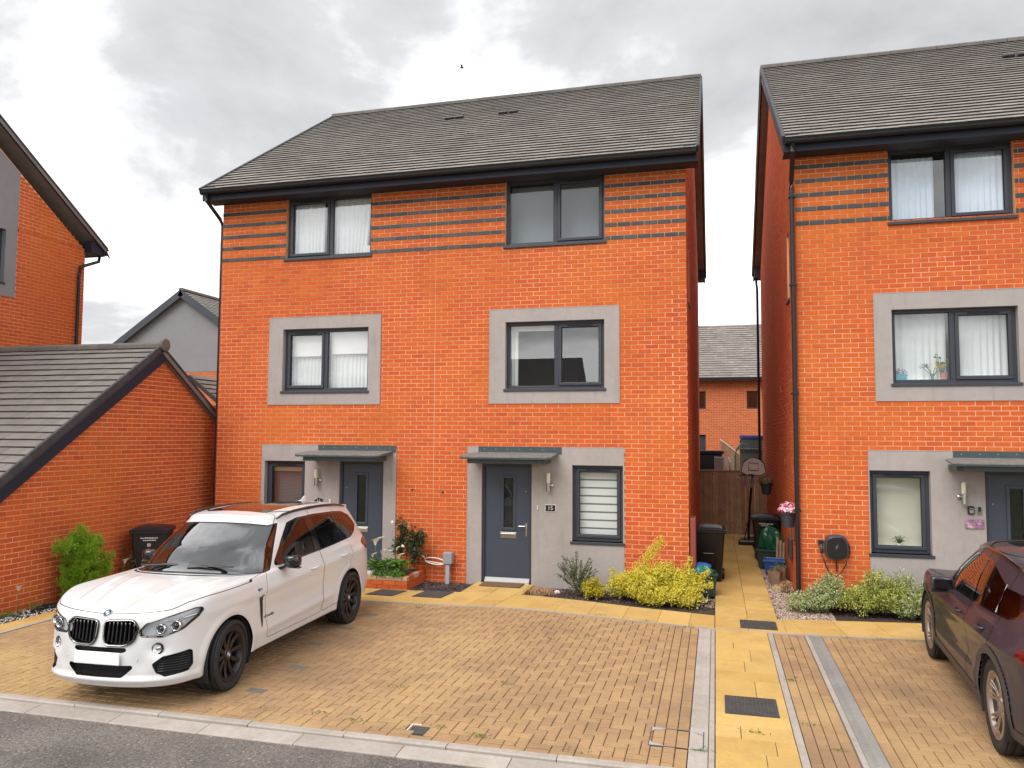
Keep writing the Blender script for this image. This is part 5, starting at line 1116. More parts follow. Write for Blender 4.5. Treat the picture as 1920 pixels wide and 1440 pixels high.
# basketball hoop
t = thing('basketball_hoop', 'free standing basketball hoop with black edged backboard in the alley', 'basketball hoop', (.70, 6.2, 0))
b = MB(); b.prism([(.48,6.0,0),(1.00,6.0,0),(.95,6.5,0),(.55,6.5,0)], (0,0,.12)); b.build('base', M_bin, t, fix=True, bevel=.03)
b = MB(); b.tube([(.72,6.25,.1),(.76,6.24,.9),(.83,6.22,1.72)], .028, 10); b.tube([(.62,6.1,.12),(.74,6.24,.62)], .012, 6); b.build('pole', M_bin, t)
bd = [(.57,1.70),(.62,1.92),(.74,2.02),(.85,2.05),(.96,2.02),(1.08,1.92),(1.13,1.70),(1.02,1.63),(.68,1.63)]
b = MB(); b.prism([(p[0], 6.14, p[1]) for p in bd], (0,.03,0)); b.build('backboard', mat('brownish_acrylic', base=(.55,.44,.40), rough=.4), t, fix=True)
b = MB(); b.tube([(p[0], 6.135, p[1]) for p in bd+bd[:1]], .011, 6); b.tube([(p[0], 6.135, p[1]) for p in [(.74,1.74),(.96,1.74),(.96,1.91),(.74,1.91),(.74,1.74)]], .008, 4); b.build('backboard_edge', M_black, t)
b = MB(); b.tube([(.70+.17*math.cos(a), 5.93+.17*math.sin(a), 1.63) for a in np.linspace(0, 6.283, 25)], .010, 6); b.tube([(.72,6.10,1.63),(.85,6.14,1.64)], .015, 6); b.build('rim', M_black, t)
b = MB()
for k in range(12):
    a = 2*math.pi*k/12
    for s1 in (.26, -.26): b.tube([(.70+.165*math.cos(a), 5.93+.165*math.sin(a), 1.62), (.70+.12*math.cos(a+s1), 5.93+.12*math.sin(a+s1), 1.48), (.70+.10*math.cos(a), 5.93+.10*math.sin(a), 1.34)], .005, 3)
b.build('net', mat('faded_net', ramp=[(.40,.10,.08),(.45,.42,.5),(.2,.15,.35)], rough=.8), t)
# fence at the end of the alley
M_fence = mat('brown_fence_board', ramp=[(.34,.20,.115),(.40,.24,.14),(.30,.17,.10),(.37,.22,.125)], rough=.85, noise_s=[5, 40], noise_amt=.25, bump=.5)
t = thing('timber_fence', 'brown close boarded fence with gate closing the alley', 'fence', (.4, 8.0, 0)); x = -.43
while x < 1.24:
    w_ = random.choice([.10,.12,.125]); b = MB(); b.box(x, min(1.245, x+w_-.006), 7.985+random.uniform(0,.01), 8.01, .02, 1.63); b.build('fence_board', M_fence, t, bevel=.003); x += w_
b = MB(); b.box(-.43,1.245,8.01,8.05,.25,.33); b.box(-.43,1.245,8.01,8.05,1.30,1.38); b.build('fence_rail', M_fence, t); b = MB(); b.box(-.43,1.245,7.97,8.03,1.632,1.662); b.build('fence_cap', mat('pale_fence_cap', base=(.42,.30,.22), rough=.8), t)
# things beyond the fence
t = thing('garden_cabinet', 'black garden cabinet showing over the alley fence', 'cabinet', (-.2, 10, 0)); b = MB(); b.box(-.9,.18,10.0,10.8,0,2.02); b.build('cabinet_body', M_bin, t, bevel=.02); b = MB(); b.box(-.95,.22,9.95,10.85,2.025,2.11); b.build('cabinet_top', M_fascia, t)
b = MB(); b.box(-.05,.22,9.6,9.9,0,1.95); meta(b.build('storage_box', mat('mid_grey_board', base=(.28,.27,.29), rough=.7), None, bevel=.02), 'mid grey storage unit in front of the black cabinet', 'storage unit')
t = thing('trampoline', 'trampoline with dark netting and blue padding over the alley fence', 'trampoline', (2.0, 14, 0)); M_net = mat('dark_net', base=(.05,.055,.06), rough=.9)
b = MB(); b.lathe((2.1,14.2,1.0), (0,0,1), [(1.30,0),(1.30,1.45)], 28); b.build('net', M_net, t); b = MB(); b.lathe((2.1,14.2,2.45), (0,0,1), [(1.29,0),(1.33,0.02),(1.33,.10),(1.27,.12)], 28); b.build('top_band', mat('dark_blue_band', base=(.01,.02,.16), rough=.5), t)
b = MB(); b.tube([(2.1+1.36*math.cos(a), 14.2+1.36*math.sin(a), 2.12) for a in np.linspace(0, 6.283, 30)], .03, 6); b.build('hoop', M_black, t); b = MB()
for k in range(8): a = k*math.pi/4+.3; b.tube([(2.1+1.38*math.cos(a),14.2+1.38*math.sin(a),0),(2.1+1.38*math.cos(a),14.2+1.38*math.sin(a),2.4)], .022, 6)
b.build('frame_legs', M_steel, t)
b = MB(); b.tube([(.56,11,0),(.555,11,1.95),(.60,11,2.15),(.72,11,2.32)], .028, 8); b.tube([(.72,11,2.32),(.95,11,2.28)], .014, 6); meta(b.build('green_pole', mat('green_metal', base=(.05,.30,.20), rough=.4), None, smooth=True), 'bent green metal pole rising behind the alley fence', 'pole')
b = MB(); b.tube([(.27,9.3,1.4),(.27,9.3,1.92),(.33,9.3,1.95),(.37,9.3,1.80),(.40,9.3,1.5)], .035, 8); meta(b.build('cream_pipe', M_white, None, smooth=True), 'cream curved pipe over the alley fence beside the grey unit', 'pipe')
t = thing('timber_fence', 'sloping topped wooden fence panel farther back beyond the alley', 'fence', (.5, 14, 0))
for k in range(9): b = MB(); x = .17+.085*k; b.prism([(x,15,0),(x+.08,15,0),(x+.08,15,2.40-.62*(k+1)/9),(x,15,2.40-.62*k/9)], (0,.03,0)); b.build('fence_board', M_fence, t, fix=True)
b = MB(); b.prism([(.15,14.98,2.40),(.95,14.98,1.77),(.95,14.98,1.82),(.15,14.98,2.46)], (0,.07,0)); b.build('fence_cap', M_white, t, fix=True)
b = MB(); b.box(-6,8,19.5,19.56,0,1.5); meta(b.build('timber_fence', M_fence, None), 'long reddish fence in front of the distant terraced house', 'fence')

# ================================================================ behind the glass
M_net_c = mat('white_net_curtain', base=(.86,.88,.88), rough=.9); M_blind = mat('white_blind', base=(.92,.92,.90), rough=.8); M_blc = mat('blue_white_curtain', base=(.74,.83,.95), rough=.9)
M_sheer = mat('grey_curtain', base=(.82,.84,.83), rough=.9)
def curtain(label, x0, x1, z0, z1, y, m, waves=9, amp=.018, name='curtain', cat='curtain', narrow=0):
    n = waves*8; k = 6; b = MB(); vs_ = []
    for j in range(k+1):
        v = j/k
        for i in range(n+1):
            u = i/n; xx = x0+(x1-x0)*(u*(1-narrow*(1-v)) ); vs_.append((xx, y+amp*math.sin(u*waves*6.283+math.sin(u*9)*1.2)*(.6+.4*(1-v)), z0+(z1-z0)*v))
    b.add(vs_, [(j*(n+1)+i, j*(n+1)+i+1, (j+1)*(n+1)+i+1, (j+1)*(n+1)+i) for j in range(k) for i in range(n)]); return meta(b.build(name, m, None, smooth=True), label, cat)
cy = .215
curtain('left white net curtain in the top window above number 13', -7.84,-7.18,5.92,6.98, cy, M_net_c, 8); curtain('right white net curtain in the top window above number 13', -6.98,-6.20,5.92,6.98, cy, M_net_c, 9, narrow=.12)
curtain('pale curtain hanging in the left half of the middle window, number 13', -7.84,-7.10,3.36,4.45, cy+.05, M_sheer, 9); curtain('pale curtain hanging in the right half of the middle window, number 13', -7.02,-6.15,3.36,4.45, cy+.05, M_sheer, 10)
b = MB(); b.box(-7.86,-7.06,cy-.012,cy-.009,4.00,4.47); b.build('roller_blind', M_blind, None); o = bpy.data.objects[-1] if False else COL.objects[-1]; meta(o, 'white roller blind half down in the left half of the middle window, number 13', 'blind')
b = MB(); b.box(-6.98,-6.14,cy-.012,cy-.009,4.03,4.47); o = b.build('roller_blind', M_blind, None); meta(o, 'white roller blind half down in the right half of the middle window, number 13', 'blind')
curtain('thin white curtain gathered at the left of the middle window, number 15', -3.50,-3.36,3.38,4.46, cy+.02, M_blind, 3, .015); b = MB(); b.box(-3.48,-2.70,cy,cy+.02,4.36,4.46); meta(b.build('roller_blind', M_blind, None), 'rolled up white blind at the head of the middle window, number 15', 'blind')
b = MB(); b.box(-8.14,-7.42,cy,cy+.03,1.83,1.96); meta(b.build('roller_blind', M_lampg, None), 'rolled cream blind in the ground floor window of number 13', 'blind')
t = thing('striped_blind', 'white and grey striped day and night blind in number 15', 'blind', (-1.92, cy, 1.4)); M_stripe = mat('sheer_stripe', base=(.22,.24,.22), rough=.8); z = .84; k = 0
b = MB(); b.box(-2.28,-1.56,cy+.008,cy+.010,.84,1.98); b.build('sheer_layer', M_stripe, t)
while z < 1.97: b = MB(); b.box(-2.27,-1.57,cy-.002,cy+.001,z,min(1.97,z+.108)); b.build('blind_stripe', M_blind, t); z += .136
mb = MB(); mb.add([(-3.53,.17+cy,5.9),(-1.82,.17+cy,5.9),(-1.82,.17+cy,7.0),(-3.53,.17+cy,7.0)], [(0,1,2,3)]); meta(mb.build('window_blind_or_sheet', mat('grey_sky_sheet', base=(.34,.37,.41), rough=.8), None), 'added grey sheet inside the top window above number 15, coloured like mirrored sky', 'blind')  # sheet added behind the glass, its blue grey stands in for reflected sky
y2 = RY+cy
curtain('blue white curtain in the left half of the right house top window', 2.66,3.30,5.86,6.86, y2, M_blc, 7); curtain('blue white curtain in the right half of the right house top window', 3.50,4.28,5.86,6.92, y2, M_blc, 8)
curtain('white net curtain in the left half of the right house middle window', 2.65,3.42,3.38,4.43, y2+.08, M_net_c, 7); curtain('white net curtain in the right half of the right house middle window', 3.48,4.28,3.38,4.43, y2+.08, M_net_c, 8)
b = MB(); b.box(2.29,3.03,y2+.09,y2+.095,.82,1.99); meta(b.build('window_blind_or_sheet', mat('cream_blind', base=(.80,.77,.63), rough=.8), None), 'cream blind closed behind the spiky plant in the right house', 'blind')
for nm, lb, x0, x1, z0, z1, yy_ in (('window_sill_board','inner white sill board of the right house ground window',2.27,3.05,.835,.845,y2),('window_sill_board','inner white sill board of the right house middle window',2.65,4.28,3.385,3.395,y2)):
    b = MB(); b.box(x0,x1,RY+.15,yy_+.10,z0-.01,z1); meta(b.build(nm, M_blind, None), lb, 'sill')
t = thing('potted_plant', 'spiky air plant in a white pot on the right house window sill', 'plant', (2.68, RY+.19, .845)); b = MB(); b.lathe((2.68,RY+.20,.845), (0,0,1), [(0,0),(.035,0),(.045,.075),(.040,.08),(0,.07)], 20); b.build('pot', M_blind, t, smooth=False); b = MB()
for k in range(26): a = 2*math.pi*k/26+random.random()*.2; r_ = random.uniform(.06,.14); h_ = random.uniform(.02,.12); b.tube([(2.68,RY+.20,.92),(2.68+r_*.5*math.cos(a),RY+.20+r_*.3*math.sin(a),.93+h_),(2.68+r_*math.cos(a),RY+.20+r_*.4*math.sin(a),.93+h_*.5)], [.005,.004,.001], 4)
b.build('leaves', M_grn, t)
b = MB(); b.box(2.955,3.01,RY+.105,RY+.107,.86,.93); st_ = b.build('window_sticker', mat('sticker_blue', base=(.10,.40,.60), rough=.5), None); meta(st_, 'small blue and white sticker at the lower right of the ground window', 'sticker'); b = MB(); b.box(2.962,3.003,RY+.1035,RY+.1045,.872,.892); b.build('sticker_print', M_white, st_)
t = thing('flower_basket', 'small blue basket with mixed flowers in the right house middle window', 'basket', (2.72,RY+.19,3.395)); b = MB(); b.box(2.655,2.84,RY+.16,RY+.24,3.395,3.50); b.build('basket', mat('light_blue_plastic', base=(.12,.45,.58), rough=.5), t, bevel=.01); 
M_mixf = mat('mixed_petals', ramp=[(.10,.12,.4),(.7,.7,.75),(.06,.12,.05),(.3,.35,.6),(.8,.6,.1)], rough=.6)
P = np.array([2.75,RY+.20,3.53])+rng.normal(size=(90,3))*[.055,.02,.022]; U = unit(rng.normal(size=(90,3))); quads_obj('flowers', P, U, unit(np.cross(U, rng.normal(size=(90,3)))), .03, .7, M_mixf, t)
t = thing('flower_vase', 'glass vase with blue and yellow flowers in the right house middle window', 'flowers', (3.20,RY+.19,3.395)); b = MB(); b.lathe((3.20,RY+.20,3.395), (0,0,1), [(0,0),(.025,0),(.018,.05),(.03,.10)], 16); b.build('vase', mat('green_glass', base=(.10,.35,.25), rough=.1), t); b = MB()
for q in ((3.06,3.60),(3.12,3.65),(3.24,3.60),(3.30,3.64),(3.34,3.58),(3.16,3.56)): b.tube([(3.20,RY+.20,3.44),((3.20+q[0])/2,RY+.19,3.53),(q[0],RY+.19,q[1])], .004, 4)
b.build('stems', M_gtwig, t)
for c_q, m_ in (((3.10,3.62),M_mixf),((3.30,3.62),mat('yellow_petal', base=(.75,.55,.03), rough=.6))): P = np.array([c_q[0],RY+.18,c_q[1]])+rng.normal(size=(60,3))*[.035,.015,.022]; U = unit(rng.normal(size=(60,3))); quads_obj('flowers', P, U, unit(np.cross(U, rng.normal(size=(60,3)))), .028, .7, m_, t)
t = thing('potted_plant', 'leafy plant in a pink pot beside the vase, right house middle window', 'plant', (3.38,RY+.20,3.395)); b = MB(); b.lathe((3.37,RY+.25,3.395), (0,0,1), [(0,0),(.04,0),(.055,.12),(.05,.12)], 18); b.build('pot', mat('pink_clay', base=(.55,.25,.22), rough=.8), t)
broad(t, 3.34, RY+.25, 3.50, 12, .32, M_lush, .05, .13)
b = MB()
for x, z, s_ in ((-7.72,5.93,.06),(-7.62,5.94,.05),(-7.55,5.93,.05)): b.lathe((x,.185,z-.02), (0,0,1), [(0,0),(s_,.01),(s_*.8,.06),(0,.08)], 10)
meta(b.build('soft_toy', mat('lilac_fabric', base=(.50,.34,.50), rough=.9), None), 'lilac and pink soft toys at the foot of the top left window', 'soft toy')
b = MB(); b.box(-6.36,-6.20,.17,.20,5.90,6.06); meta(b.build('paper_box', M_blind, None), 'white box standing at the right corner of the top left window', 'box')
# bird
t = MB(); bp_ = V((0,0,0)); 
def pix(px, py, dist):
    d = V(RT)*((px-960)/1454.1)+V(DN)*((py-720)/1454.1)+V(FW); return CAMP+d.normalized()*dist
p = pix(866, 127, 60); bd_ = MB(); bd_.tube([p-V((.16,0,-.02)), p, p+V((.14,0,.01))], [.02,.07,.015], 8); u_ = MB(); bb = bd_.build('bird', M_bin, None, smooth=True); meta(bb, 'tiny dark bird flying high in the clouds above the roof', 'bird')
for sg in (-1, 1): u_ = MB(); u_.prism([p+V((-.04,0,0)), p+V((.06,0,0)), p+V((.10,.15*sg,.13)), p+V((.0,.32*sg,.08))], (0,0,.012)); u_.build('wing', M_bin, bb, fix=True)

b = MB(); b.box(-8.14,-7.42,cy+.034,cy+.037,.80,1.96); meta(b.build('window_blind_or_sheet', mat('dark_grey_mute_sheet', base=(.16,.165,.17), rough=.8), None), 'added dark grey sheet behind the ground floor glass of number 13, muting its reflection', 'blind')  # sheet added behind the glass to mute the orange reflection in this pane
# ================================================================ cars
def hermite_rows(A, nsub):
    """A: (n,m,k) control values interpolated along axis 0 with a shape-preserving cubic, nsub steps per span"""
    n = A.shape[0]; d = A[1:]-A[:-1]
    m = np.zeros_like(A); m[0] = d[0]; m[-1] = d[-1]
    a, b = d[:-1], d[1:]; same = (a*b) > 0
    cen = (a+b)/2; lim = 3*np.minimum(abs(a), abs(b))
    m[1:-1] = np.where(same, np.sign(cen)*np.minimum(abs(cen), lim), cen*.25)
    outp = []
    for i in range(n-1):
        for j in range(nsub):
            t = j/nsub; h00 = 2*t**3-3*t**2+1; h10 = t**3-2*t**2+t; h01 = -2*t**3+3*t**2; h11 = t**3-t**2
            outp.append(h00*A[i]+h10*m[i]+h01*A[i+1]+h11*m[i+1])
    outp.append(A[-1]); return np.array(outp)
class Shell:
    """triangle soup with attributes: P position, Q (column,row) parameters, N normal"""
    def __init__(s, D, T): s.D = D; s.T = T
    def split(s, d):
        """d: value per vertex; returns (inside d<0, outside)"""
        T = s.T; neg = d[T] < 0; c = neg.sum(1)
        ins = [T[c == 3]]; outs = [T[c == 0]]; D = [s.D]; n = len(s.D); cache = {}; new = []
        ti, to = [], []
        def cut(a, b):
            k = (a, b) if a < b else (b, a)
            if k not in cache:
                t = d[k[0]]/(d[k[0]]-d[k[1]]); cache[k] = n+len(new); new.append(s.D[k[0]]*(1-t)+s.D[k[1]]*t)
            return cache[k]
        for tri in T[(c == 1) | (c == 2)]:
            ng = [d[v] < 0 for v in tri]; one = sum(ng) == 1
            k = ng.index(True) if one else ng.index(False)
            a, b, e = tri[k], tri[(k+1) % 3], tri[(k+2) % 3]; p, q = cut(a, b), cut(a, e)
            (ti if one else to).append((a, p, q)); (to if one else ti).extend([(p, b, e), (p, e, q)])
        Dn = np.vstack([s.D, np.array(new)]) if new else s.D
        A = np.vstack(ins+[np.array(ti, int).reshape(-1, 3)]); B = np.vstack(outs+[np.array(to, int).reshape(-1, 3)])
        return Shell(Dn, A).clean(), Shell(Dn, B).clean()
    def clean(s):
        if len(s.T) == 0: return Shell(s.D[:0], s.T)
        u, inv = np.unique(s.T.ravel(), return_inverse=True); return Shell(s.D[u], inv.reshape(-1, 3))
    def offset(s, k):
        D = s.D.copy(); D[:, :3] += D[:, 5:8]*k; return Shell(D, s.T)
    def mirrored(s):
        D = s.D.copy(); D[:, 0] *= -1; D[:, 5] *= -1; return Shell(D, s.T[:, ::-1])
    def join(s, o): return Shell(np.vstack([s.D, o.D]), np.vstack([s.T, o.T+len(s.D)]))
    def boundary(s):
        from collections import Counter
        c = Counter(); 
        for t in s.T:
            for a, b in ((t[0],t[1]),(t[1],t[2]),(t[2],t[0])): c[(min(a,b), max(a,b))] += 1
        return [e_ for e_, k in c.items() if k == 1]
    def obj(s, name, m, parent, thick=0, label=None):
        if len(s.T) == 0: return None
        V_ = s.D[:, :3]; F = s.T; Nn = s.D[:, 5:8]
        if thick:
            bd = s.boundary(); n = len(V_); V2 = V_ - Nn*thick
            V_ = np.vstack([V_, V2[:]]); fs = F.tolist() + [[a, b, b+n, a+n] for a, b in bd]
            Nn = np.vstack([Nn, Nn])
        else: fs = F.tolist()
        me = bpy.data.meshes.new(name); me.from_pydata(V_.tolist(), [], fs); me.materials.append(m)
        me.polygons.foreach_set('use_smooth', [True]*len(me.polygons)); me.update()
        if thick:
            # flat shading on rim faces only
            for p in list(me.polygons)[len(F):]: p.use_smooth = False
        try: me.normals_split_custom_set_from_vertices((Nn/np.maximum(np.linalg.norm(Nn, axis=1, keepdims=True), 1e-9)).tolist())
        except Exception: pass
        o = bpy.data.objects.new(name, me); o.parent = parent; link(o)
        if label: o['label'] = label
        return o
def sd_poly(px, py, poly, r=0.0):
    """signed distance to polygon (negative inside), corners rounded by r (polygon is shrunk by the caller if wanted)"""
    P = np.stack([px, py], 1); n = len(poly); d = np.full(len(P), 1e9); ins = np.zeros(len(P), bool)
    for i in range(n):
        a, b = np.array(poly[i], float), np.array(poly[(i+1) % n], float)
        e_ = b-a; w_ = P-a; t = np.clip((w_@e_)/(e_@e_), 0, 1); d = np.minimum(d, np.linalg.norm(w_-t[:, None]*e_, axis=1))
        cond = (a[1] > P[:, 1]) != (b[1] > P[:, 1])
        with np.errstate(divide='ignore', invalid='ignore'):
            xc = (b[0]-a[0])*(P[:, 1]-a[1])/(b[1]-a[1])+a[0]
        ins ^= cond & (P[:, 0] < xc)
    return np.where(ins, -d, d)-r
def shrink(poly, r):
    c = np.array(poly, float); n = len(c); area = sum(c[i][0]*c[(i+1) % n][1]-c[(i+1) % n][0]*c[i][1] for i in range(n)); sg = 1 if area > 0 else -1
    outp = []
    for i in range(n):
        a, b, e_ = c[i-1], c[i], c[(i+1) % n]; u = (b-a)/np.linalg.norm(b-a); v = (e_-b)/np.linalg.norm(e_-b)
        n1 = np.array([-u[1], u[0]])*sg; n2 = np.array([-v[1], v[0]])*sg; m = n1+n2; m /= max(.35, m@n1); outp.append(b+m*r)
    return [tuple(p) for p in outp]
def rpoly(px, py, poly, r): return sd_poly(px, py, shrink(poly, r), r)

BELT = [(0,.0),(.25,.012),(.48,.05),(.66,.12),(.79,.23),(.87,.38),(.925,.60),(.95,.90),(.956,1.25),(.957,1.70),(.957,2.15),(.958,2.60),(.960,3.05),(.966,3.45),(.969,3.82),(.958,4.15),(.93,4.42),(.87,4.64),(.74,4.78),(.50,4.85),(.25,4.88),(0,4.886)]
BASE = [(0,1.28,1.145),(.18,1.285,1.144),(.34,1.30,1.142),(.47,1.33,1.138),(.57,1.37,1.132),(.65,1.42,1.127),(.71,1.48,1.122),(.765,1.56,1.116),(.815,1.68,1.11),(.872,1.86,1.105),(.890,2.18,1.108),(.894,2.60,1.118),(.892,3.05,1.13),(.888,3.45,1.145),(.874,3.82,1.16),(.85,4.12,1.172),(.81,4.38,1.18),(.76,4.58,1.18),(.67,4.72,1.17),(.46,4.79,1.165),(.23,4.815,1.16),(0,4.82,1.16)]
TOP = [(0,2.02,1.672),(.15,2.022,1.671),(.28,2.03,1.668),(.38,2.045,1.663),(.46,2.06,1.657),(.52,2.08,1.650),(.565,2.105,1.643),(.605,2.14,1.636),(.640,2.20,1.630),(.672,2.34,1.632),(.690,2.54,1.642),(.700,2.80,1.648),(.702,3.10,1.645),(.698,3.42,1.632),(.686,3.72,1.612),(.670,4.00,1.588),(.650,4.22,1.565),(.615,4.38,1.56),(.53,4.47,1.58),(.36,4.52,1.595),(.18,4.54,1.60),(0,4.545,1.60)]
ROOFY = [2.10,2.10,2.11,2.12,2.14,2.17,2.21,2.27,2.36,2.50,2.68,2.90,3.14,3.40,3.66,3.90,4.12,4.30,4.42,4.48,4.51,4.52]
def roofz(y): return np.interp(y, [2.0,2.2,2.5,2.9,3.3,3.8,4.2,4.52], [1.70,1.725,1.75,1.762,1.758,1.735,1.695,1.640])
SURF = {}
def SN(x, z):
    D = SURF['D']; m = (D[:, 3] < 7) & (D[:, 4] < 9); q = D[m]; k = np.argmin((q[:, 0]-abs(x))**2+(q[:, 2]-z)**2); return V((float(q[k, 5])*(1 if x >= 0 else -1), float(q[k, 6]), float(q[k, 7])))
def car_shell(front_axle=.89, rear_axle=3.823, ar=.405, wz=.375, topmap=None, sharp=True, creases=True, kq=1.0, kyy=1.0):
    nC = 22; rows = []
    bp = np.array(BELT); tan = np.gradient(bp, axis=0); tan /= np.linalg.norm(tan, axis=1, keepdims=True); nrm = np.stack([tan[:, 1], -tan[:, 0]], 1)
    front = np.clip(1-np.arange(nC)/6.0, 0, 1); rear = np.clip((np.arange(nC)-15)/5.0, 0, 1); side = 1-front-rear
    def row(inset_f, inset_s, inset_r, zf, zs, zr):
        ins = inset_f*front+inset_s*side+inset_r*rear; z = zf*front+zs*side+zr*rear; q = bp-nrm*ins[:, None]; q[0, 0] = 0; q[-1, 0] = 0
        return np.column_stack([q, z])
    rows.append(row(.16,.10,.16,.205,.225,.26)); rows.append(row(.05,.045,.08,.225,.24,.28))
    rows.append(row(.012,.022,.02,.33,.35,.40)); rows.append(row(.0,.010,.0,.47,.47,.55))
    rows.append(row(.015,.012,.005,.62,.62,.70)); rows.append(row(.035,.010,.02,.76,.77,.85))
    rows.append(row(.050,.006,.05,.85,.90,1.0)); rows.append(row(.10,.016,.07,.905,.995,1.08)); 
    r7 = row(.19,.050,.085,.940,1.060,1.13)
    r7[7:15, 2] += np.linspace(.0, .045, 8)
    base = np.array(BASE); top = np.array(TOP); base[:9, 1] -= .05; base[:9, 2] -= .022; base[1:9, 0] *= 1.05; k9 = np.clip((10-np.arange(nC))/3.0, 0, 1); top[:, 2] -= .045*k9; top[:, 1] -= .05*k9; rows.append(r7)
    for t, bul in ((.33, .032), (.68, .030)):
        q = r7*(1-t)+base*t; q[:9, 2] += bul*np.clip(1-np.arange(9)/9, .25, 1); rows.append(q)
    rows.append(base)
    mid = base*.5+top*.5; mid[:, 2] += 0; mid[:9, 1] -= .028; mid[:9, 2] += .018; mid[9:17, 0] += .022; mid[17:, 1] += .02; rows.append(mid)
    rows.append(top)
    ry = np.array(ROOFY); e_ = top.copy(); e_[:, 0] *= .90; e_[:, 1] = top[:, 1]*.55+ry*.45; e_[:, 2] = roofz(e_[:, 1])-.058*(e_[:, 0]/.70)**2
    rows.append(e_)
    for k in (.5, .0):
        m_ = top.copy(); m_[:, 0] *= k; m_[:, 1] = ry; m_[:, 2] = roofz(ry)-.052*(m_[:, 0]/.70)**2; rows.append(m_)
    G_ = np.array(rows)                       # (R, C, 3)
    nr, ncs = 9, 13
    A = hermite_rows(np.swapaxes(G_, 0, 1), ncs)   # along columns -> (Cs, R, 3)
    A = hermite_rows(np.swapaxes(A, 0, 1), nr)     # (Rs, Cs, 3)
    Rn, Cn = A.shape[:2]
    rr = np.repeat(np.arange(Rn)[:, None]/nr, Cn, 1); cc = np.repeat(np.arange(Cn)[None]/ncs, Rn, 0)
    X, Y_, Z_ = A[..., 0], A[..., 1], A[..., 2]
    sw = np.clip((cc-5)/1.5, 0, 1)*np.clip((17-cc)/1.5, 0, 1)*np.clip((9.0-rr)/1.0, 0, 1)
    if creases:
        zs = .885+.030*(Y_-1.0); X += sw*.013*np.clip(1-abs(Z_-zs)/.075, 0, 1)**.9           # shoulder crease
        X -= sw*.012*np.exp(-((Z_-.66)/.10)**2)*np.clip((Y_-1.3)/.3, 0, 1)*np.clip((3.4-Y_)/.3, 0, 1)
        zl = .44+.07*(Y_-1.4)/2; X += sw*.014*np.clip(1-abs(Z_-zl)/.07, 0, 1)*np.clip((Y_-1.4)/.3, 0, 1)*np.clip((3.5-Y_)/.3, 0, 1)
        for ya in (front_axle, rear_axle):
            rd = np.hypot((Y_-ya)*kyy, (Z_-wz)*kq); X += np.clip((cc-4)/1, 0, 1)*np.clip((18-cc)/1, 0, 1)*.016*np.clip(1-abs(rd-ar-.035)/.05, 0, 1)**.8
        hw = np.clip((rr-7.6)/.8, 0, 1)*np.clip((10.6-rr)/.8, 0, 1)*(cc < 8)
        for x0, x1, amp, wd in ((.20,.50,.022,.06),(.44,.72,.016,.05)):
            xc = x0+(x1-x0)*np.clip((Y_-.15)/1.25, 0, 1); Z_ += hw*amp*np.clip(1-abs(X-xc)/wd, 0, 1)
        Z_ += hw*.010*(X < .24)*0
    A = np.stack([X, Y_, Z_], -1)
    if creases:
        fr_ = np.clip((6.2-cc)/1.2, 0, 1)*(rr < 8.5)
        lipz = np.clip(1-abs(Z_-.295)/.05, 0, 1); Y_ -= fr_*.030*lipz
        hol = np.exp(-((Z_-.60)/.07)**2)*np.exp(-((cc-2.75)/.55)**2); Y_ += fr_*.028*hol
        hz = np.exp(-((Z_-.46)/.10)**2)*np.exp(-((cc-1.9)/.45)**2); Y_ += fr_*.020*hz
        A = np.stack([X, Y_, Z_], -1)
    if topmap: A = topmap(A)
    du = np.gradient(A, axis=1); dv_ = np.gradient(A, axis=0); Nn = np.cross(du, dv_); ln = np.linalg.norm(Nn, axis=2, keepdims=True); Nn = Nn/np.maximum(ln, 1e-9)
    Nn[ln[..., 0] < 1e-9] = (0, 0, 1)
    # orientation outward
    if Nn[Rn//3, Cn//2, 0] < 0: Nn = -Nn
    # symmetric normals on the centre plane
    for ci in (0, Cn-1): Nn[:, ci, 0] = 0
    Nn[-1, :, 0] = 0
    Nn /= np.maximum(np.linalg.norm(Nn, axis=2, keepdims=True), 1e-9)
    D = np.concatenate([A.reshape(-1, 3), cc.reshape(-1, 1), rr.reshape(-1, 1), Nn.reshape(-1, 3)], 1)
    idx = np.arange(Rn*Cn).reshape(Rn, Cn); a, b, c, d = idx[:-1, :-1].ravel(), idx[:-1, 1:].ravel(), idx[1:, 1:].ravel(), idx[1:, :-1].ravel()
    T = np.vstack([np.stack([a, b, c], 1), np.stack([a, c, d], 1)])
    pa, pb, pc = D[T[:, 0], :3], D[T[:, 1], :3], D[T[:, 2], :3]
    T = T[np.linalg.norm(np.cross(pb-pa, pc-pa), axis=1) > 1e-9]
    return Shell(D, T)

M_wpaint = mat('white_car_paint', base=(.68,.68,.685), rough=.3, coat=.55, low=[(2.5, (.58,.56,.53), .25, .5, .75)])
M_dpaint = mat('dark_plum_car_paint', base=(.034,.031,.046), rough=.42, metal=.15, coat=.35)
M_cladding = mat('grey_wheel_cladding', base=(.055,.052,.056), rough=.5)
M_gap = mat('panel_gap', base=(.02,.02,.02), rough=.9)
M_gblack = mat('gloss_black', base=(.006,.006,.008), rough=.08, coat=.6)
M_tyre = mat('tyre_rubber', base=(.022,.022,.023), rough=.75, noise_s=[30], noise_amt=.2)
M_rimb = mat('black_alloy', base=(.009,.008,.010), rough=.32, metal=.0, coat=0)
M_rims = mat('silver_alloy', base=(.42,.37,.33), rough=.28, metal=.8)
M_chrome = mat('chrome', base=(.7,.7,.7), rough=.12, metal=1)
M_cglass = glassmat('car_windscreen', (.36,.40,.40), 2.9)
M_sglass = glassmat('car_side_glass', (.10,.11,.11), 1.65)
M_lens = glassmat('lamp_lens', (.95,.96,.97), 1.6)
M_lampi = mat('lamp_housing', base=(.62,.64,.67), rough=.35, metal=.25)
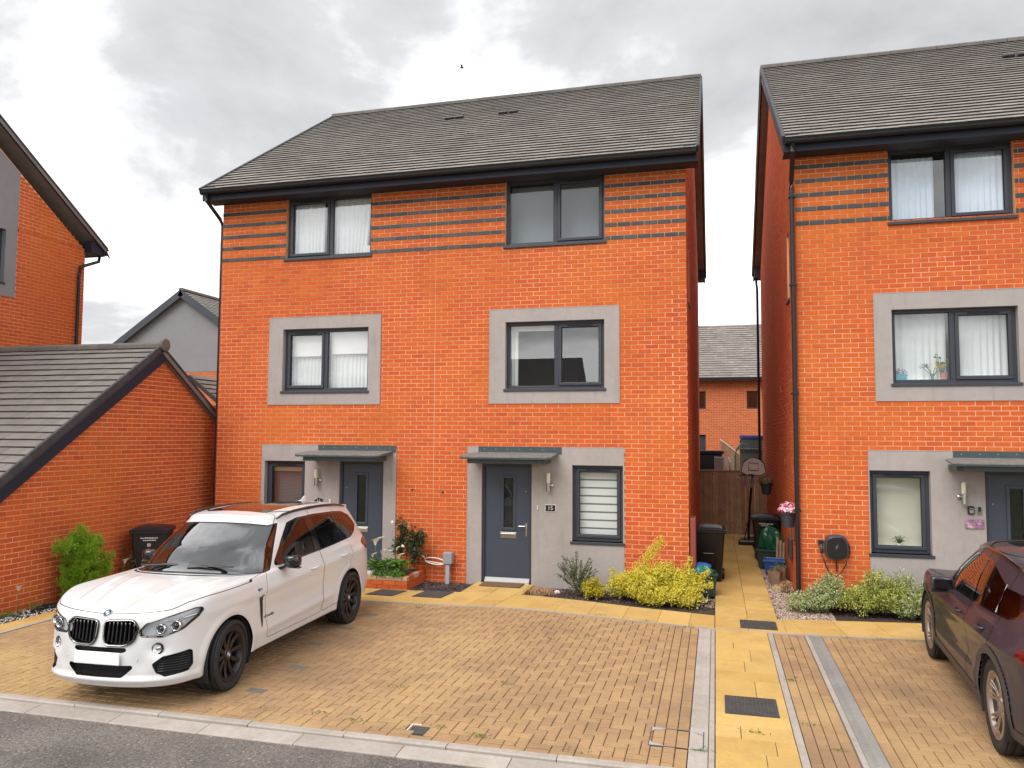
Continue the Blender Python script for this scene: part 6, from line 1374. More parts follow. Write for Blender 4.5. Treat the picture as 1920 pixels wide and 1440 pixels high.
M_ledw = mat('lamp_reflector', base=(.75,.77,.8), rough=.1, metal=1)
M_red = mat('tail_lamp_red', base=(.12,.003,.006), rough=.12, coat=.6)
M_amber = mat('amber', base=(.6,.2,.02), rough=.2)
M_seat = mat('dark_seat', base=(.03,.03,.032), rough=.7)
M_caliper = mat('red_caliper', base=(.45,.01,.015), rough=.4)
M_disc = mat('brake_disc', base=(.30,.29,.28), rough=.35, metal=1)
M_plate = mat('plate_white', base=(.86,.86,.86), rough=.5)
M_blue = mat('badge_blue', base=(.02,.14,.45), rough=.3)
M_wh2 = mat('badge_white', base=(.85,.85,.85), rough=.3)

def wheel(car, pos, R, Wd, rr_, spokes, mrim, side=1, steer=0, style='double', cal=False, label=None):
    """wheel with its axle along x; side=+1 when the outer face looks to +x"""
    x, y, z = pos
    t = bpy.data.objects.new('wheel', None)
    rot = Matrix.Rotation(steer, 4, 'Z') @ Matrix.Scale(side, 4, V((1, 0, 0)))
    mbt = MB(); h = Wd/2
    prof = [(rr_-.012,-h*.80),(rr_+.02,-h*.95),(R-.05,-h),(R-.022,-h*.95),(R-.006,-h*.80),(R,-h*.6)]
    for g in (-.42,-.15,.15,.42): prof += [(R, (g-.035)*Wd),(R-.009, (g-.025)*Wd),(R-.009,(g+.025)*Wd),(R,(g+.035)*Wd)]
    prof += [(R,h*.6+.02),(R-.006,h*.86),(R-.022,h*.97),(R-.045,h*1.0),(rr_+.045,h*.97),(rr_+.018,h*.90),(rr_-.002,h*.86),(rr_-.012,h*.80)]
    # keep profile heights increasing
    prof = sorted(prof[:6], key=lambda q: q[1]) + prof[6:]
    def place(mb, name, m, parent, smooth=True, bevel=0):
        vv = []
        for p in mb.v:
            q = rot @ V(p); vv.append((q.x+x, q.y+y, q.z+z))
        mb.v = vv; o = mb.build(name, m, None, smooth=smooth, world=False, fix=True, bevel=bevel)
        o.parent = parent; return o
    mbt.lathe((0,0,0), (1,0,0), prof, 72)
    # small tread blocks across the shoulders
    for k in range(72):
        an = 2*math.pi*k/72; c, s_ = math.cos(an), math.sin(an)
        for (xa, xb) in ((-h*.93,-h*.60),(h*.60+.01,h*.93)):
            u = V((0, c, s_)); v = V((0, -s_, c)); 
            mbt.obox(V((0,0,0)), V((1,0,0)), v, u, xa, xb, -.009, .009, R-.030, R-.001)
    w_ = place(mbt, 'wheel', M_tyre, car)
    if label: w_['label'] = label
    rim = MB(); hr = h*.88
    rim.lathe((0,0,0), (1,0,0), [(rr_-.004,-h*.8),(rr_-.03,-h*.7),(rr_-.045,-h*.2),(rr_-.040,h*.5),(rr_-.018,h*.84),(rr_-.002,h*.92),(rr_+.006,h*.90),(rr_+.006,h*.86)], 64)
    place(rim, 'rim', mrim, w_)
    sp = MB(); ro = rr_-.012
    def spoke(an, r0, r1, w0, w1, x0, x1, skew=0):
        u = V((0, math.cos(an), math.sin(an))); v = V((0, -math.sin(an), math.cos(an)))
        n = 5; ring = []
        for i in range(n+1):
            t_ = i/n; r = r0+(r1-r0)*t_; ww = w0+(w1-w0)*t_; xx = x0+(x1-x0)*t_-.018*math.sin(math.pi*t_); sk = skew*t_
            c = u*r+v*sk
            ring.append([c+v*(-ww/2)+V((xx-.035,0,0)), c+v*(-ww/2)+V((xx-.006,0,0)), c+v*(-ww*.25)+V((xx,0,0)), c+v*(ww*.25)+V((xx,0,0)), c+v*(ww/2)+V((xx-.006,0,0)), c+v*(ww/2)+V((xx-.035,0,0))])
        vs_ = [q for g in ring for q in g]; fs = [(i*6+k, i*6+(k+1) % 6, (i+1)*6+(k+1) % 6, (i+1)*6+k) for i in range(n) for k in range(6)]+[tuple(range(6)), tuple(range(n*6, n*6+6))]
        return vs_, fs
    if style == 'double':
        for k in range(5):
            a0 = math.pi/2+2*math.pi*k/5+.1
            for sg in (-1, 1):
                sp.add(*spoke(a0+sg*.20, .05, ro, .046, .050, h*.60, h*.82, sg*.035))
    else:
        for k in range(5):
            a0 = math.pi/2+2*math.pi*k/5
            for sg, ww in ((-1.0,.022),(-.45,.020),(.45,.020),(1.0,.022)):
                sp.add(*spoke(a0+sg*.20, .06, ro, ww+.006, ww, h*.62, h*.84, sg*.030))
    place(sp, 'spokes', mrim, w_, smooth=False, bevel=.003)
    if style != 'double':
        bk = MB(); bk.lathe((0,0,0), (1,0,0), [(.05,h*.45),(ro,h*.62),(ro+.004,h*.5)], 48); place(bk, 'rim_insert', M_black, w_)
    hb = MB(); hb.lathe((0,0,0), (1,0,0), [(.075,h*.40),(.072,h*.60),(.052,h*.66),(.036,h*.66)], 24); place(hb, 'hub', mrim, w_)
    hc = MB(); hc.lathe((0,0,0), (1,0,0), [(.036,h*.655),(.034,h*.685),(.0,h*.69)], 24); cap = place(hc, 'centre_cap', M_disc if cal else mrim, w_)
    if cal:
        for qd, (m_) in enumerate((M_blue, M_wh2, M_blue, M_wh2)):
            b = MB(); vs_ = [(h*.695, 0, 0)]+[(h*.695, .021*math.cos(math.pi/2*qd+math.pi/2*i/5), .021*math.sin(math.pi/2*qd+math.pi/2*i/5)) for i in range(6)]
            b.add(vs_, [(0, i+1, i+2) for i in range(5)]); place(b, 'badge_quarter', m_, w_)
    for k in range(5):
        b = MB(); a0 = 2*math.pi*(k+.5)/5; b.lathe((0, .054*math.cos(a0), .054*math.sin(a0)), (1,0,0), [(.010,h*.5),(.010,h*.63),(.0,h*.64)], 8); place(b, 'wheel_bolt', M_disc if cal else M_black, w_)
    d = MB(); d.lathe((0,0,0), (1,0,0), [(.08,-h*.2),(.165,-h*.2),(.165,-h*.05),(.08,-h*.05)], 40); place(d, 'brake_disc', M_disc, w_)
    c = MB(); c.obox(V((0,0,0)), V((1,0,0)), V((0,0,1)), V((0,1,0)), -h*.38, h*.18, -.085, .085, -.185, -.10) ; place(c, 'brake_caliper', M_caliper if cal else M_disc, w_, bevel=.01)
    return w_

def SF(x, z):
    D = SURF['D']; m = (D[:, 3] < 7) & (D[:, 4] < 9) ; q = D[m]; return float(q[np.argmin((q[:, 0]-abs(x))**2+(q[:, 2]-z)**2), 1])
def SX(y, z):
    D = SURF['D']; m = (D[:, 3] > 5) & (D[:, 3] < 18) & (D[:, 4] < 12.5); q = D[m]; return float(q[np.argmin((q[:, 1]-y)**2+(q[:, 2]-z)**2), 0])
def squash(car, kx, kz, piv=.25, ky=1.0):
    def rec(o):
        for c in o.children:
            if c.name.split('.')[0] == 'wheel': continue
            if c.data:
                n = len(c.data.vertices); a = np.empty(n*3); c.data.vertices.foreach_get('co', a); a = a.reshape(-1, 3); a[:, 0] *= kx; a[:, 1] *= ky; a[:, 2] = np.where(a[:, 2] > piv, piv+(a[:, 2]-piv)*kz, a[:, 2]); c.data.vertices.foreach_set('co', a.ravel()); c.data.update()
            rec(c)
    rec(car)
def build_car(car, paint, dark, o):
    """o: options; geometry is in the car's own frame, nose at y=0, centre line x=0"""
    fa, ra, wz, ar, R, rrim, Wd = o['fa'], o['ra'], o['wz'], o['ar'], o['R'], o['rr'], o['W']
    kq = o.get('kz', 1.0); ky_ = o.get('ky', 1.0); sh = car_shell(fa, ra, ar, wz, o.get('map'), kq=kq, kyy=ky_)
    SURF['D'] = sh.D
    X = lambda s: s.D[:, 0]; Y = lambda s: s.D[:, 1]; Z = lambda s: s.D[:, 2]; C = lambda s: s.D[:, 3]; Rw = lambda s: s.D[:, 4]
    body = sh
    yy = o.get('yy', lambda v: v); zz_ = o.get('zz', lambda v: v)
    mp = lambda poly: [(yy(a), zz_(b)) for a, b in poly]
    # wheel openings
    for ya in (fa, ra):
        d = np.hypot((Y(body)-ya)*ky_, (Z(body)-wz)*kq)-ar; d = np.where(C(body) > 3, d, 1.0); _, body = body.split(d)
    both = lambda s: s.join(s.mirrored())
    def sides(s, name, m, parent=car, thick=0, label=None, off=0):
        if off: s = s.offset(off)
        a = s.obj(name, m, parent, thick, label); b = s.mirrored().obj(name, m, parent, thick, label); return a, b
    # windscreen
    d = np.maximum(np.maximum(11.12-Rw(body), Rw(body)-12.86), C(body)-8.30); d = np.where(Rw(body) < 10.9, 1, d)
    surr, body = body.split(np.maximum(np.maximum(10.93-Rw(body), Rw(body)-12.97), C(body)-8.52))
    gl, surr = surr.split(np.maximum(np.maximum(11.08-Rw(surr), Rw(surr)-12.90), C(surr)-8.36))
    # cowl strip below the glass
    both(surr).offset(-.004).obj('windscreen_surround', M_black, car)
    both(gl).offset(-.003).obj('windscreen', M_cglass, car)
    # side glass
    P1 = mp(o['dlo']); sel = (C(body) > 8.4) & (Rw(body) > 10.3) & (Rw(body) < 13.4)
    d = np.where(sel, rpoly(Y(body), Z(body), P1, .03), 1.0); dlo, body = body.split(d)
    panes = []
    rest = dlo
    for q in o['panes']:
        d = rpoly(Y(rest), Z(rest), mp(q), .022); g, rest = rest.split(d); sides(g, 'side_window', M_sglass, off=-.008)
    sides(rest, 'window_surround', M_gblack, off=-.003)
    # chrome lines between the panes
    # rear screen
    d = np.maximum(np.maximum(11.15-Rw(body), Rw(body)-12.75), 18.15-C(body)); rg, body = body.split(d); both(rg).offset(-.004).obj('rear_window', M_sglass, car)
    # sun roof
    d = np.where(Rw(body) > 13.3, rpoly(X(body), Y(body), [(-.46,yy(2.28)),(.46,yy(2.28)),(.47,yy(3.75)),(-.47,yy(3.75))], .06), 1.0); sr, body = body.split(d); both(sr).offset(-.002).obj('sunroof', M_gblack, car)
    # lamps
    hd = o['head']; d = np.where((C(body) < 6.5), rpoly(C(body)*.2, Z(body), [(a*.2, zz_(b)) for a, b in hd], .022), 1.0); hl, body = body.split(d)
    for s_ in (hl, hl.mirrored()):
        L0 = s_.obj('headlight', M_lens, car)
        s_.offset(-.045).obj('lamp_housing', M_lampi, L0)
        rim_ = s_.offset(.001); bd = s_.boundary(); mb = MB()
        for a, b in bd: mb.tube([s_.D[a, :3], s_.D[b, :3]], .006, 5, cap=False)
        q = mb.build('lamp_edge', M_gblack, None, world=False); q.parent = L0
        sg = 1 if s_.D[:, 0].mean() > 0 else -1
        for cc_, zz1, r_ in ((2.75, .785, .042), (3.55, .805, .046)):
            px = np.interp(cc_, range(22), [b[0] for b in BELT])*sg; py = SF(px*sg, zz1)+.035 if not o.get('map') else np.interp(cc_, range(22), [b[1] for b in BELT])+.085
            mb = MB(); mb.lathe((px, yy(py), zz_(zz1)), (.12*sg, -1, .05), [(r_+.008,-.02),(r_+.006,.022),(r_-.002,.024),(r_-.006,0)], 24); q = mb.build('lamp_ring', M_ledw, None, smooth=True, world=False); q.parent = L0
            mb = MB(); mb.lathe((px, yy(py), zz_(zz1)), (.12*sg, -1, .05), [(r_-.008,-.005),(r_*.6,.018),(0,.026)], 20); q = mb.build('lamp_projector', M_gblack, None, smooth=True, world=False); q.parent = L0
        # bright light guide along the top
        mb = MB(); pts = []
        for cc_ in np.linspace(2.6, 4.9, 12):
            px = np.interp(cc_, range(22), [b[0] for b in BELT])*sg; py = np.interp(cc_, range(22), [b[1] for b in BELT])+.070+.02*(cc_ < 3); pts.append((px*.985, yy(py), zz_(.845+.045*(cc_-2.6)/2.3)))
        mb.tube(pts, .009, 6); q = mb.build('light_guide', M_ledw, None, smooth=True, world=False); q.parent = L0
    tl_ = o['tail']; d = np.where(C(body) > 14.5, rpoly(C(body)*.2, Z(body), [(a*.2, zz_(b)) for a, b in tl_], .025), 1.0); tl2, body = body.split(d); sides(tl2, 'tail_light', M_red, off=.002)
    for fn in o.get('front', []): body = fn(body, car, both, sides)
    if o.get('fuel'): pass
    # lower body cladding
    if o.get('clad'):
        d = np.minimum(np.where(C(body) > 3, np.minimum(np.hypot(Y(body)-fa, Z(body)-wz), np.hypot(Y(body)-ra, Z(body)-wz))-ar-.075, 1), Z(body)-o['clad']-.0*Y(body)); cl, body = body.split(d)
        both(cl).offset(.008).obj('lower_cladding', M_cladding, car, .02)
    else:
        d = Z(body)-(.262+0*Y(body)); cl, body = body.split(np.where(C(body) > 7.2, d, 1)); both(cl).offset(-.004).obj('sill_underside', M_black, car)
    # doors, bonnet: cut out with a narrow gap
    gaps = None
    def cutgap(body, fn, hw=.0032):
        nonlocal gaps
        pc, body = body.split(fn(body)+hw); gp_, body = body.split(fn(body)-hw); gp_ = gp_.offset(-.007); gaps = gp_ if gaps is None else gaps.join(gp_); return pc, body
    for q in o['doors']:
        pc, body = cutgap(body, lambda b_: np.where((C(b_) > 5.5) & (Rw(b_) > 1), rpoly(Y(b_), Z(b_), mp(q), .05), 1.0)); sides(pc, 'door', paint)
    pc, body = cutgap(body, lambda b_: np.where((C(b_) < 8.6) & (Rw(b_) > 6), np.maximum(np.maximum(7.15+.55*np.clip(C(b_)-3.4, 0, 1.2)/1.2-Rw(b_), Rw(b_)-10.80), C(b_)-8.05)*.06, 1.0), .0036); both(pc).obj('bonnet', paint, car)
    both(body).obj('body', paint, car)
    both(gaps).obj('panel_gap', M_gap, car)
    # wheel arch liners, floor and cabin
    for ya in (fa, ra):
        for sg in (-1, 1):
            mb = MB(); n = 20; ri = ar-.004
            v = []
            for i in range(n+1):
                an = -.45+(math.pi+.9)*i/n
                for xx in (.60, .925): v.append((sg*xx, ya+ri*math.cos(an)/ky_, wz+ri*math.sin(an)/kq))
            fs = [(2*i, 2*i+1, 2*i+3, 2*i+2) for i in range(n)]; v.append((sg*.60, ya, wz)); fs += [(2*i, 2*i+2, len(v)-1) for i in range(n)]
            mb.add(v, fs); q = mb.build('wheel_arch_liner', M_gap, None, world=False); q.parent = car
    mb = MB(); yb0, yb1 = yy(.35), yy(4.6); mb.box(-.62,.62,yb0,yb1,.24,.42); mb.box(-.86,.86,fa+ar+.02,ra-ar-.02,.25,.50); q = mb.build('underbody', M_gap, None, world=False); q.parent = car
    mb = MB(); mb.box(-.80,.80,yy(1.30),yy(1.95),zz_(.80),zz_(1.085)); q = mb.build('dashboard', M_seat, None, world=False, bevel=.05); q.parent = car
    mb = MB(); mb.box(-.84,.84,yy(1.9),yy(4.5),zz_(.50),zz_(.62)); q = mb.build('cabin_floor', M_seat, None, world=False); q.parent = car
    for ys, xs__ in ((2.55,(-.40,.40)),(3.45,(-.45,0,.45))):
        for xx in xs__:
            mb = MB(); mb.box(xx-.22,xx+.22,yy(ys-.30),yy(ys+.22),zz_(.62),zz_(.80)); mb.prism([(xx-.22,yy(ys+.12),zz_(.80)),(xx+.22,yy(ys+.12),zz_(.80)),(xx+.20,yy(ys+.32),zz_(1.34)),(xx-.20,yy(ys+.32),zz_(1.34))],(0,.12,0)); mb.box(xx-.11,xx+.11,yy(ys+.33),yy(ys+.42),zz_(1.36),zz_(1.52))
            q = mb.build('seat', M_seat, None, world=False, bevel=.03, fix=True); q.parent = car
    mb = MB(); cpt = V((.40*o.get('drv', 1), yy(2.02), zz_(1.06))); mb.tube([cpt+V((.19*math.cos(a), .05*math.sin(a), .18*math.sin(a))) for a in np.linspace(0, 6.283, 25)], .016, 6); mb.tube([cpt+V((-.18,0,0)), cpt+V((.18,0,0))], .02, 6); q = mb.build('steering_wheel', M_seat, None, world=False); q.parent = car
    # wheels
    for ya, st in ((fa, o.get('steer', 0)), (ra, 0)):
        for sg in (1, -1):
            wheel(car, (sg*(o['track']+(o.get('rw', 0) if ya == ra else 0)), ya*ky_, R+.0), R, Wd, rrim, 5, o['rim'], side=sg, steer=st, style=o['style'], cal=o.get('cal', False) and ya == fa or o.get('cal', False))
    return body
def obj_in(mb, name, m, car, smooth=False, bevel=0, label=None, fix=True, parent=None):
    q = mb.build(name, m, None, smooth=smooth, world=False, bevel=bevel, fix=fix); q.parent = parent or car
    if label: q['label'] = label
    return q
def rounded_loop(poly, r, n=5):
    out_ = []; N_ = len(poly)
    for i in range(N_):
        a, b, c = [V((*poly[k % N_], 0)) for k in (i-1, i, i+1)]; u, v = (a-b).normalized(), (c-b).normalized()
        rr_ = min(r, (a-b).length*.45, (c-b).length*.45)
        for k in range(n+1):
            t = k/n; out_.append(((b+u*rr_)*(1-t)**2 + b*2*t*(1-t) + (b+v*rr_)*t*t)[:2])
    return out_
def front_y(x, z, inset=0):
    return SF(x, z)+inset
def x5_front(body, car, both, sides):
    X = body.D[:, 0]; Z = body.D[:, 2]; C = body.D[:, 3]; fr = C < 5.4
    # kidney grilles
    kid = [(.035,.862),(.365,.880),(.425,.81),(.385,.675),(.28,.635),(.09,.635),(.045,.69)]
    d = np.where(fr & (body.D[:, 4] < 8.5), rpoly(X, Z, kid, .04), 1.0); k_, body = body.split(d)
    for sg in (1, -1):
        kk = k_ if sg > 0 else k_.mirrored()
        g = kk.offset(-.07).obj('kidney_grille', M_gap, car)
        lp = rounded_loop(kid, .05); mb = MB()
        mb.tube([(sg*p[0], front_y(p[0], p[1], -.010), p[1]) for p in lp+lp[:1]], .0125, 8, cap=False); obj_in(mb, 'grille_frame', M_gblack, car, smooth=True, parent=g)
        mb = MB(); mb.tube([(sg*p[0]*1.0, front_y(p[0], p[1], -.019), p[1]) for p in lp[24:]+lp[:13]], .0045, 6, cap=False); obj_in(mb, 'chrome_trim', M_chrome, car, smooth=True, parent=g)
        for i in range(7):
            x = .085+i*.047; zt = .852 if x < .34 else .838; zb = .655 if x < .26 else .672
            mb = MB(); n = 6; 
            for j in range(n):
                z0, z1 = zb+(zt-zb)*j/n, zb+(zt-zb)*(j+1)/n
                mb.add([(sg*(x-.007), front_y(x,z0,.004), z0),(sg*(x+.007), front_y(x,z0,.004), z0),(sg*(x+.007), front_y(x,z1,.004), z1),(sg*(x-.007), front_y(x,z1,.004), z1),
                        (sg*(x-.007), front_y(x,z0,.05), z0),(sg*(x+.007), front_y(x,z0,.05), z0),(sg*(x+.007), front_y(x,z1,.05), z1),(sg*(x-.007), front_y(x,z1,.05), z1)], [(0,1,2,3),(0,3,7,4),(1,5,6,2)])
            obj_in(mb, 'grille_slat', M_rimb, car, parent=g)
            mb = MB(); mb.box(sg*x-.0075, sg*x+.0075, front_y(x,zt)-.001, front_y(x,zt)+.012, zt-.020, zt-.001); obj_in(mb, 'grille_tip', M_chrome, car, parent=g, bevel=.002)
    # air slot under the kidneys, central and outer intakes
    for nm, poly, r_, dp in (('air_slot', [(-.30,.612),(.30,.612),(.315,.580),(.27,.565),(-.27,.565),(-.315,.580)], .014, -.05),
                         ('lower_intake', [(-.37,.405),(-.27,.325),(.27,.325),(.37,.405),(.40,.445),(-.40,.445)], .02, -.10)):
        X = body.D[:, 0]; Z = body.D[:, 2]; C = body.D[:, 3]
        d = np.where((C < 5.4), rpoly(X, Z, poly, r_), 1.0); k_, body = body.split(d); g = both(k_).offset(dp).obj(nm, M_gap, car)
        z0, z1 = min(p[1] for p in poly), max(p[1] for p in poly); mb = MB()
        nx = 24
        for i in range(nx):
            x = -.30+.6*i/(nx-1)
            for j in range(2 if nm == 'lower_intake' else 1):
                zz0 = z0+.012+(z1-z0-.02)*j/2; hh = (z1-z0-.02)/(2 if nm == 'lower_intake' else 1)
                mb.tube([(x+.010*math.cos(a), front_y(x, zz0, .03), zz0+hh/2+hh*.42*math.sin(a)) for a in np.linspace(0, 6.283, 7)], .0028, 4, cap=False)
        obj_in(mb, 'mesh', M_black, car, parent=g)
    side_p = [(2.45,.455),(3.0,.525),(4.60,.560),(4.80,.54),(4.86,.40),(4.6,.345),(3.2,.325),(2.70,.365)]
    Z = body.D[:, 2]; C = body.D[:, 3]; d = rpoly(C*.19, Z, [(a*.19, b) for a, b in side_p], .02); d = np.where(C < 6.5, d, 1.0); k_, body = body.split(d)
    for s_ in (k_, k_.mirrored()):
        g = s_.offset(-.035).obj('side_intake', M_gap, car); mb = MB(); sg = 1 if s_.D[:, 0].mean() > 0 else -1
        for j in range(7):
            z = .375+.024*j; pts = [(sg*np.interp(c, range(22), [b[0] for b in BELT])*.992, np.interp(c, range(22), [b[1] for b in BELT])+.030, z) for c in np.linspace(2.72 if j < 4 else 2.95, 4.68, 8)]
            mb.tube(pts, .006, 4)
        obj_in(mb, 'intake_slats', M_black, car, parent=g)
        mb = MB(); bd = s_.boundary()
        for a, b in bd: mb.tube([s_.D[a, :3]-s_.D[a, 5:8]*.006, s_.D[b, :3]-s_.D[b, 5:8]*.006], .006, 4, cap=False)
        obj_in(mb, 'intake_edge', M_black, car, parent=g)
    # fog lamps
    for sg in (1, -1):
        x, z = .60, .600; y = front_y(x, z)-.014
        ax = (SN(sg*.60, z)+V((0,-.5,0))).normalized(); mb = MB(); mb.lathe((sg*x, y+.004, z), ax, [(.062,-.01),(.060,.004),(.048,.006),(.046,.0)], 28); f = obj_in(mb, 'fog_lamp', M_gblack, car, smooth=False)
        mb = MB(); mb.lathe((sg*x, y+.004, z), ax, [(.046,.002),(.044,.007),(.040,.003)], 28); obj_in(mb, 'fog_lamp_ring', M_chrome, car, parent=f)
        mb = MB(); mb.lathe((sg*x, y+.004, z), ax, [(.040,-.012),(.02,-.003),(0,.002)], 24); obj_in(mb, 'fog_lamp_lens', M_ledw, car, smooth=True, parent=f)
    # plate
    mb = MB(); mb.box(-.27, .27, front_y(0,.5)-.022, front_y(0,.5)-.008, .452, .575); obj_in(mb, 'number_plate', M_plate, car, bevel=.008)
    # roundel on the bonnet
    o = V((0, SF(0,.915)-.004, .918)); ax = V((0, -.62, .78)).normalized(); u = V((1,0,0)); v = ax.cross(u)
    mb = MB(); mb.lathe(o, ax, [(.043,-.004),(.043,.006),(.040,.008),(.0,.008)], 32); bd = obj_in(mb, 'badge', M_gblack, car)
    mb = MB(); mb.lathe(o, ax, [(.0435,.004),(.043,.0095),(.0405,.0095),(.040,.008)], 32); obj_in(mb, 'badge_rim', M_chrome, car, parent=bd)
    for qd, m_ in enumerate((M_blue, M_wh2, M_blue, M_wh2)):
        b = MB(); vs_ = [o+ax*.0092]+[o+ax*.0092+(u*math.cos(a)+v*math.sin(a))*.026 for a in np.linspace(math.pi/2*qd, math.pi/2*(qd+1), 7)]
        b.add(vs_, [(0, i+1, i+2) for i in range(6)]); obj_in(b, 'badge_quarter', m_, car, parent=bd)
    # parking sensors
    for x in (-.42, .42):
        mb = MB(); mb.lathe((x, front_y(x,.50)-.001, .50), (0,-1,0), [(.011,0),(.010,.002),(0,.002)], 12); obj_in(mb, 'parking_sensor', M_wpaint, car)
    return body
def side_x(y, z): return SX(y, z)
def mirror_and_handles(car, body_m, cap_m, handles, my=1.98, sy=lambda v: v, sz=lambda v: v, kx=1.0, mo=.155):
    for sg in (1, -1):
        mb = MB(); x0 = side_x(1.95, 1.10)*kx
        # stalk
        mb.prism([(sg*(x0-.03), sy(my-.10), sz(1.055)), (sg*(x0-.03), sy(my+.12), sz(1.055)), (sg*(x0+.07), sy(my+.05), sz(1.085)), (sg*(x0+.07), sy(my-.05), sz(1.085))], (0,0,.04))
        m0 = obj_in(mb, 'door_mirror', M_gblack, car, bevel=.01)
        # shell: rounded pod
        mb = MB(); nU, nV = 16, 12; c = V((sg*(x0+mo), sy(my-.02), sz(1.175))); vs_ = []
        for i in range(nU+1):
            a = 2*math.pi*i/nU
            for j in range(nV+1):
                b = -math.pi/2+math.pi*j/nV; e1 = .55
                f = lambda q: math.copysign(abs(q)**e1, q)
                px, pz, py = f(math.cos(b))*f(math.cos(a)), f(math.cos(b))*f(math.sin(a)), f(math.sin(b))
                px_ = px*.112; pz_ = pz*(.072-.010*px*sg*-1); py_ = py*(.075 if py < 0 else .055)
                vs_.append((c.x+px_, c.y+py_+.03*abs(px), c.z+pz_))
        fs = [(i*(nV+1)+j, (i+1)*(nV+1)+j, (i+1)*(nV+1)+j+1, i*(nV+1)+j+1) for i in range(nU) for j in range(nV)]
        mb.add(vs_, fs); obj_in(mb, 'mirror_shell', cap_m, car, smooth=True, parent=m0)
        mb = MB(); mb.box(c.x-.085, c.x+.085, c.y+.070, c.y+.082, c.z-.050, c.z+.050); obj_in(mb, 'mirror_glass', M_gblack, car, parent=m0, bevel=.01)
        mb = MB(); mb.box(c.x-.115, c.x+.115, c.y-.02, c.y+.052, c.z-.086, c.z-.070); obj_in(mb, 'mirror_foot', M_gblack, car, parent=m0, bevel=.006)
        for hy, hz in handles:
            xh = side_x(hy, hz)*kx; mb = MB(); pts = [(sg*(xh-.004), sy(hy-.10), sz(hz)), (sg*(xh+.030), sy(hy-.085), sz(hz)+.002), (sg*(xh+.038), sy(hy), sz(hz)+.006), (sg*(xh+.030), sy(hy+.085), sz(hz)+.010), (sg*(xh-.004), sy(hy+.10), sz(hz)+.012)]
            mb.tube(pts, [.010,.013,.015,.013,.010], 8); obj_in(mb, 'door_handle', body_m, car, smooth=True)
CARS = []
DLO = [(1.83,1.135),(1.98,1.122),(3.0,1.150),(4.02,1.192),(4.22,1.25),(4.36,1.345),(4.24,1.500),(4.02,1.575),(3.72,1.603),(3.10,1.630),(2.62,1.628),(2.38,1.590),(2.12,1.40)]
PANES = [[(2.00,1.150),(2.86,1.166),(2.79,1.600),(2.62,1.600),(2.42,1.565),(2.17,1.36)],
         [(3.02,1.172),(3.66,1.195),(3.62,1.578),(3.10,1.602),(2.96,1.600)],
         [(3.70,1.200),(4.02,1.215),(4.20,1.27),(4.31,1.35),(4.21,1.475),(4.01,1.548),(3.67,1.576)]]
HEAD = [(1.78,.775),(1.86,.722),(3.0,.712),(4.2,.775),(5.05,.860),(5.5,.945),(4.9,.955),(4.0,.930),(3.0,.892),(2.1,.845)]
TAIL = [(15.6,1.08),(16.2,1.12),(17.2,1.14),(18.6,1.12),(18.6,1.02),(17.2,.97),(16.4,.95),(15.8,1.0)]
DOORS = [[(1.60,.34),(2.93,.335),(3.0,.60),(2.93,1.70),(2.30,1.72),(1.78,1.25),(1.58,1.05),(1.53,.80)],
         [(2.95,.335),(3.46,.36),(3.58,.62),(3.80,.82),(3.90,1.00),(3.86,1.20),(3.66,1.70),(2.95,1.70),(3.015,.60)]]
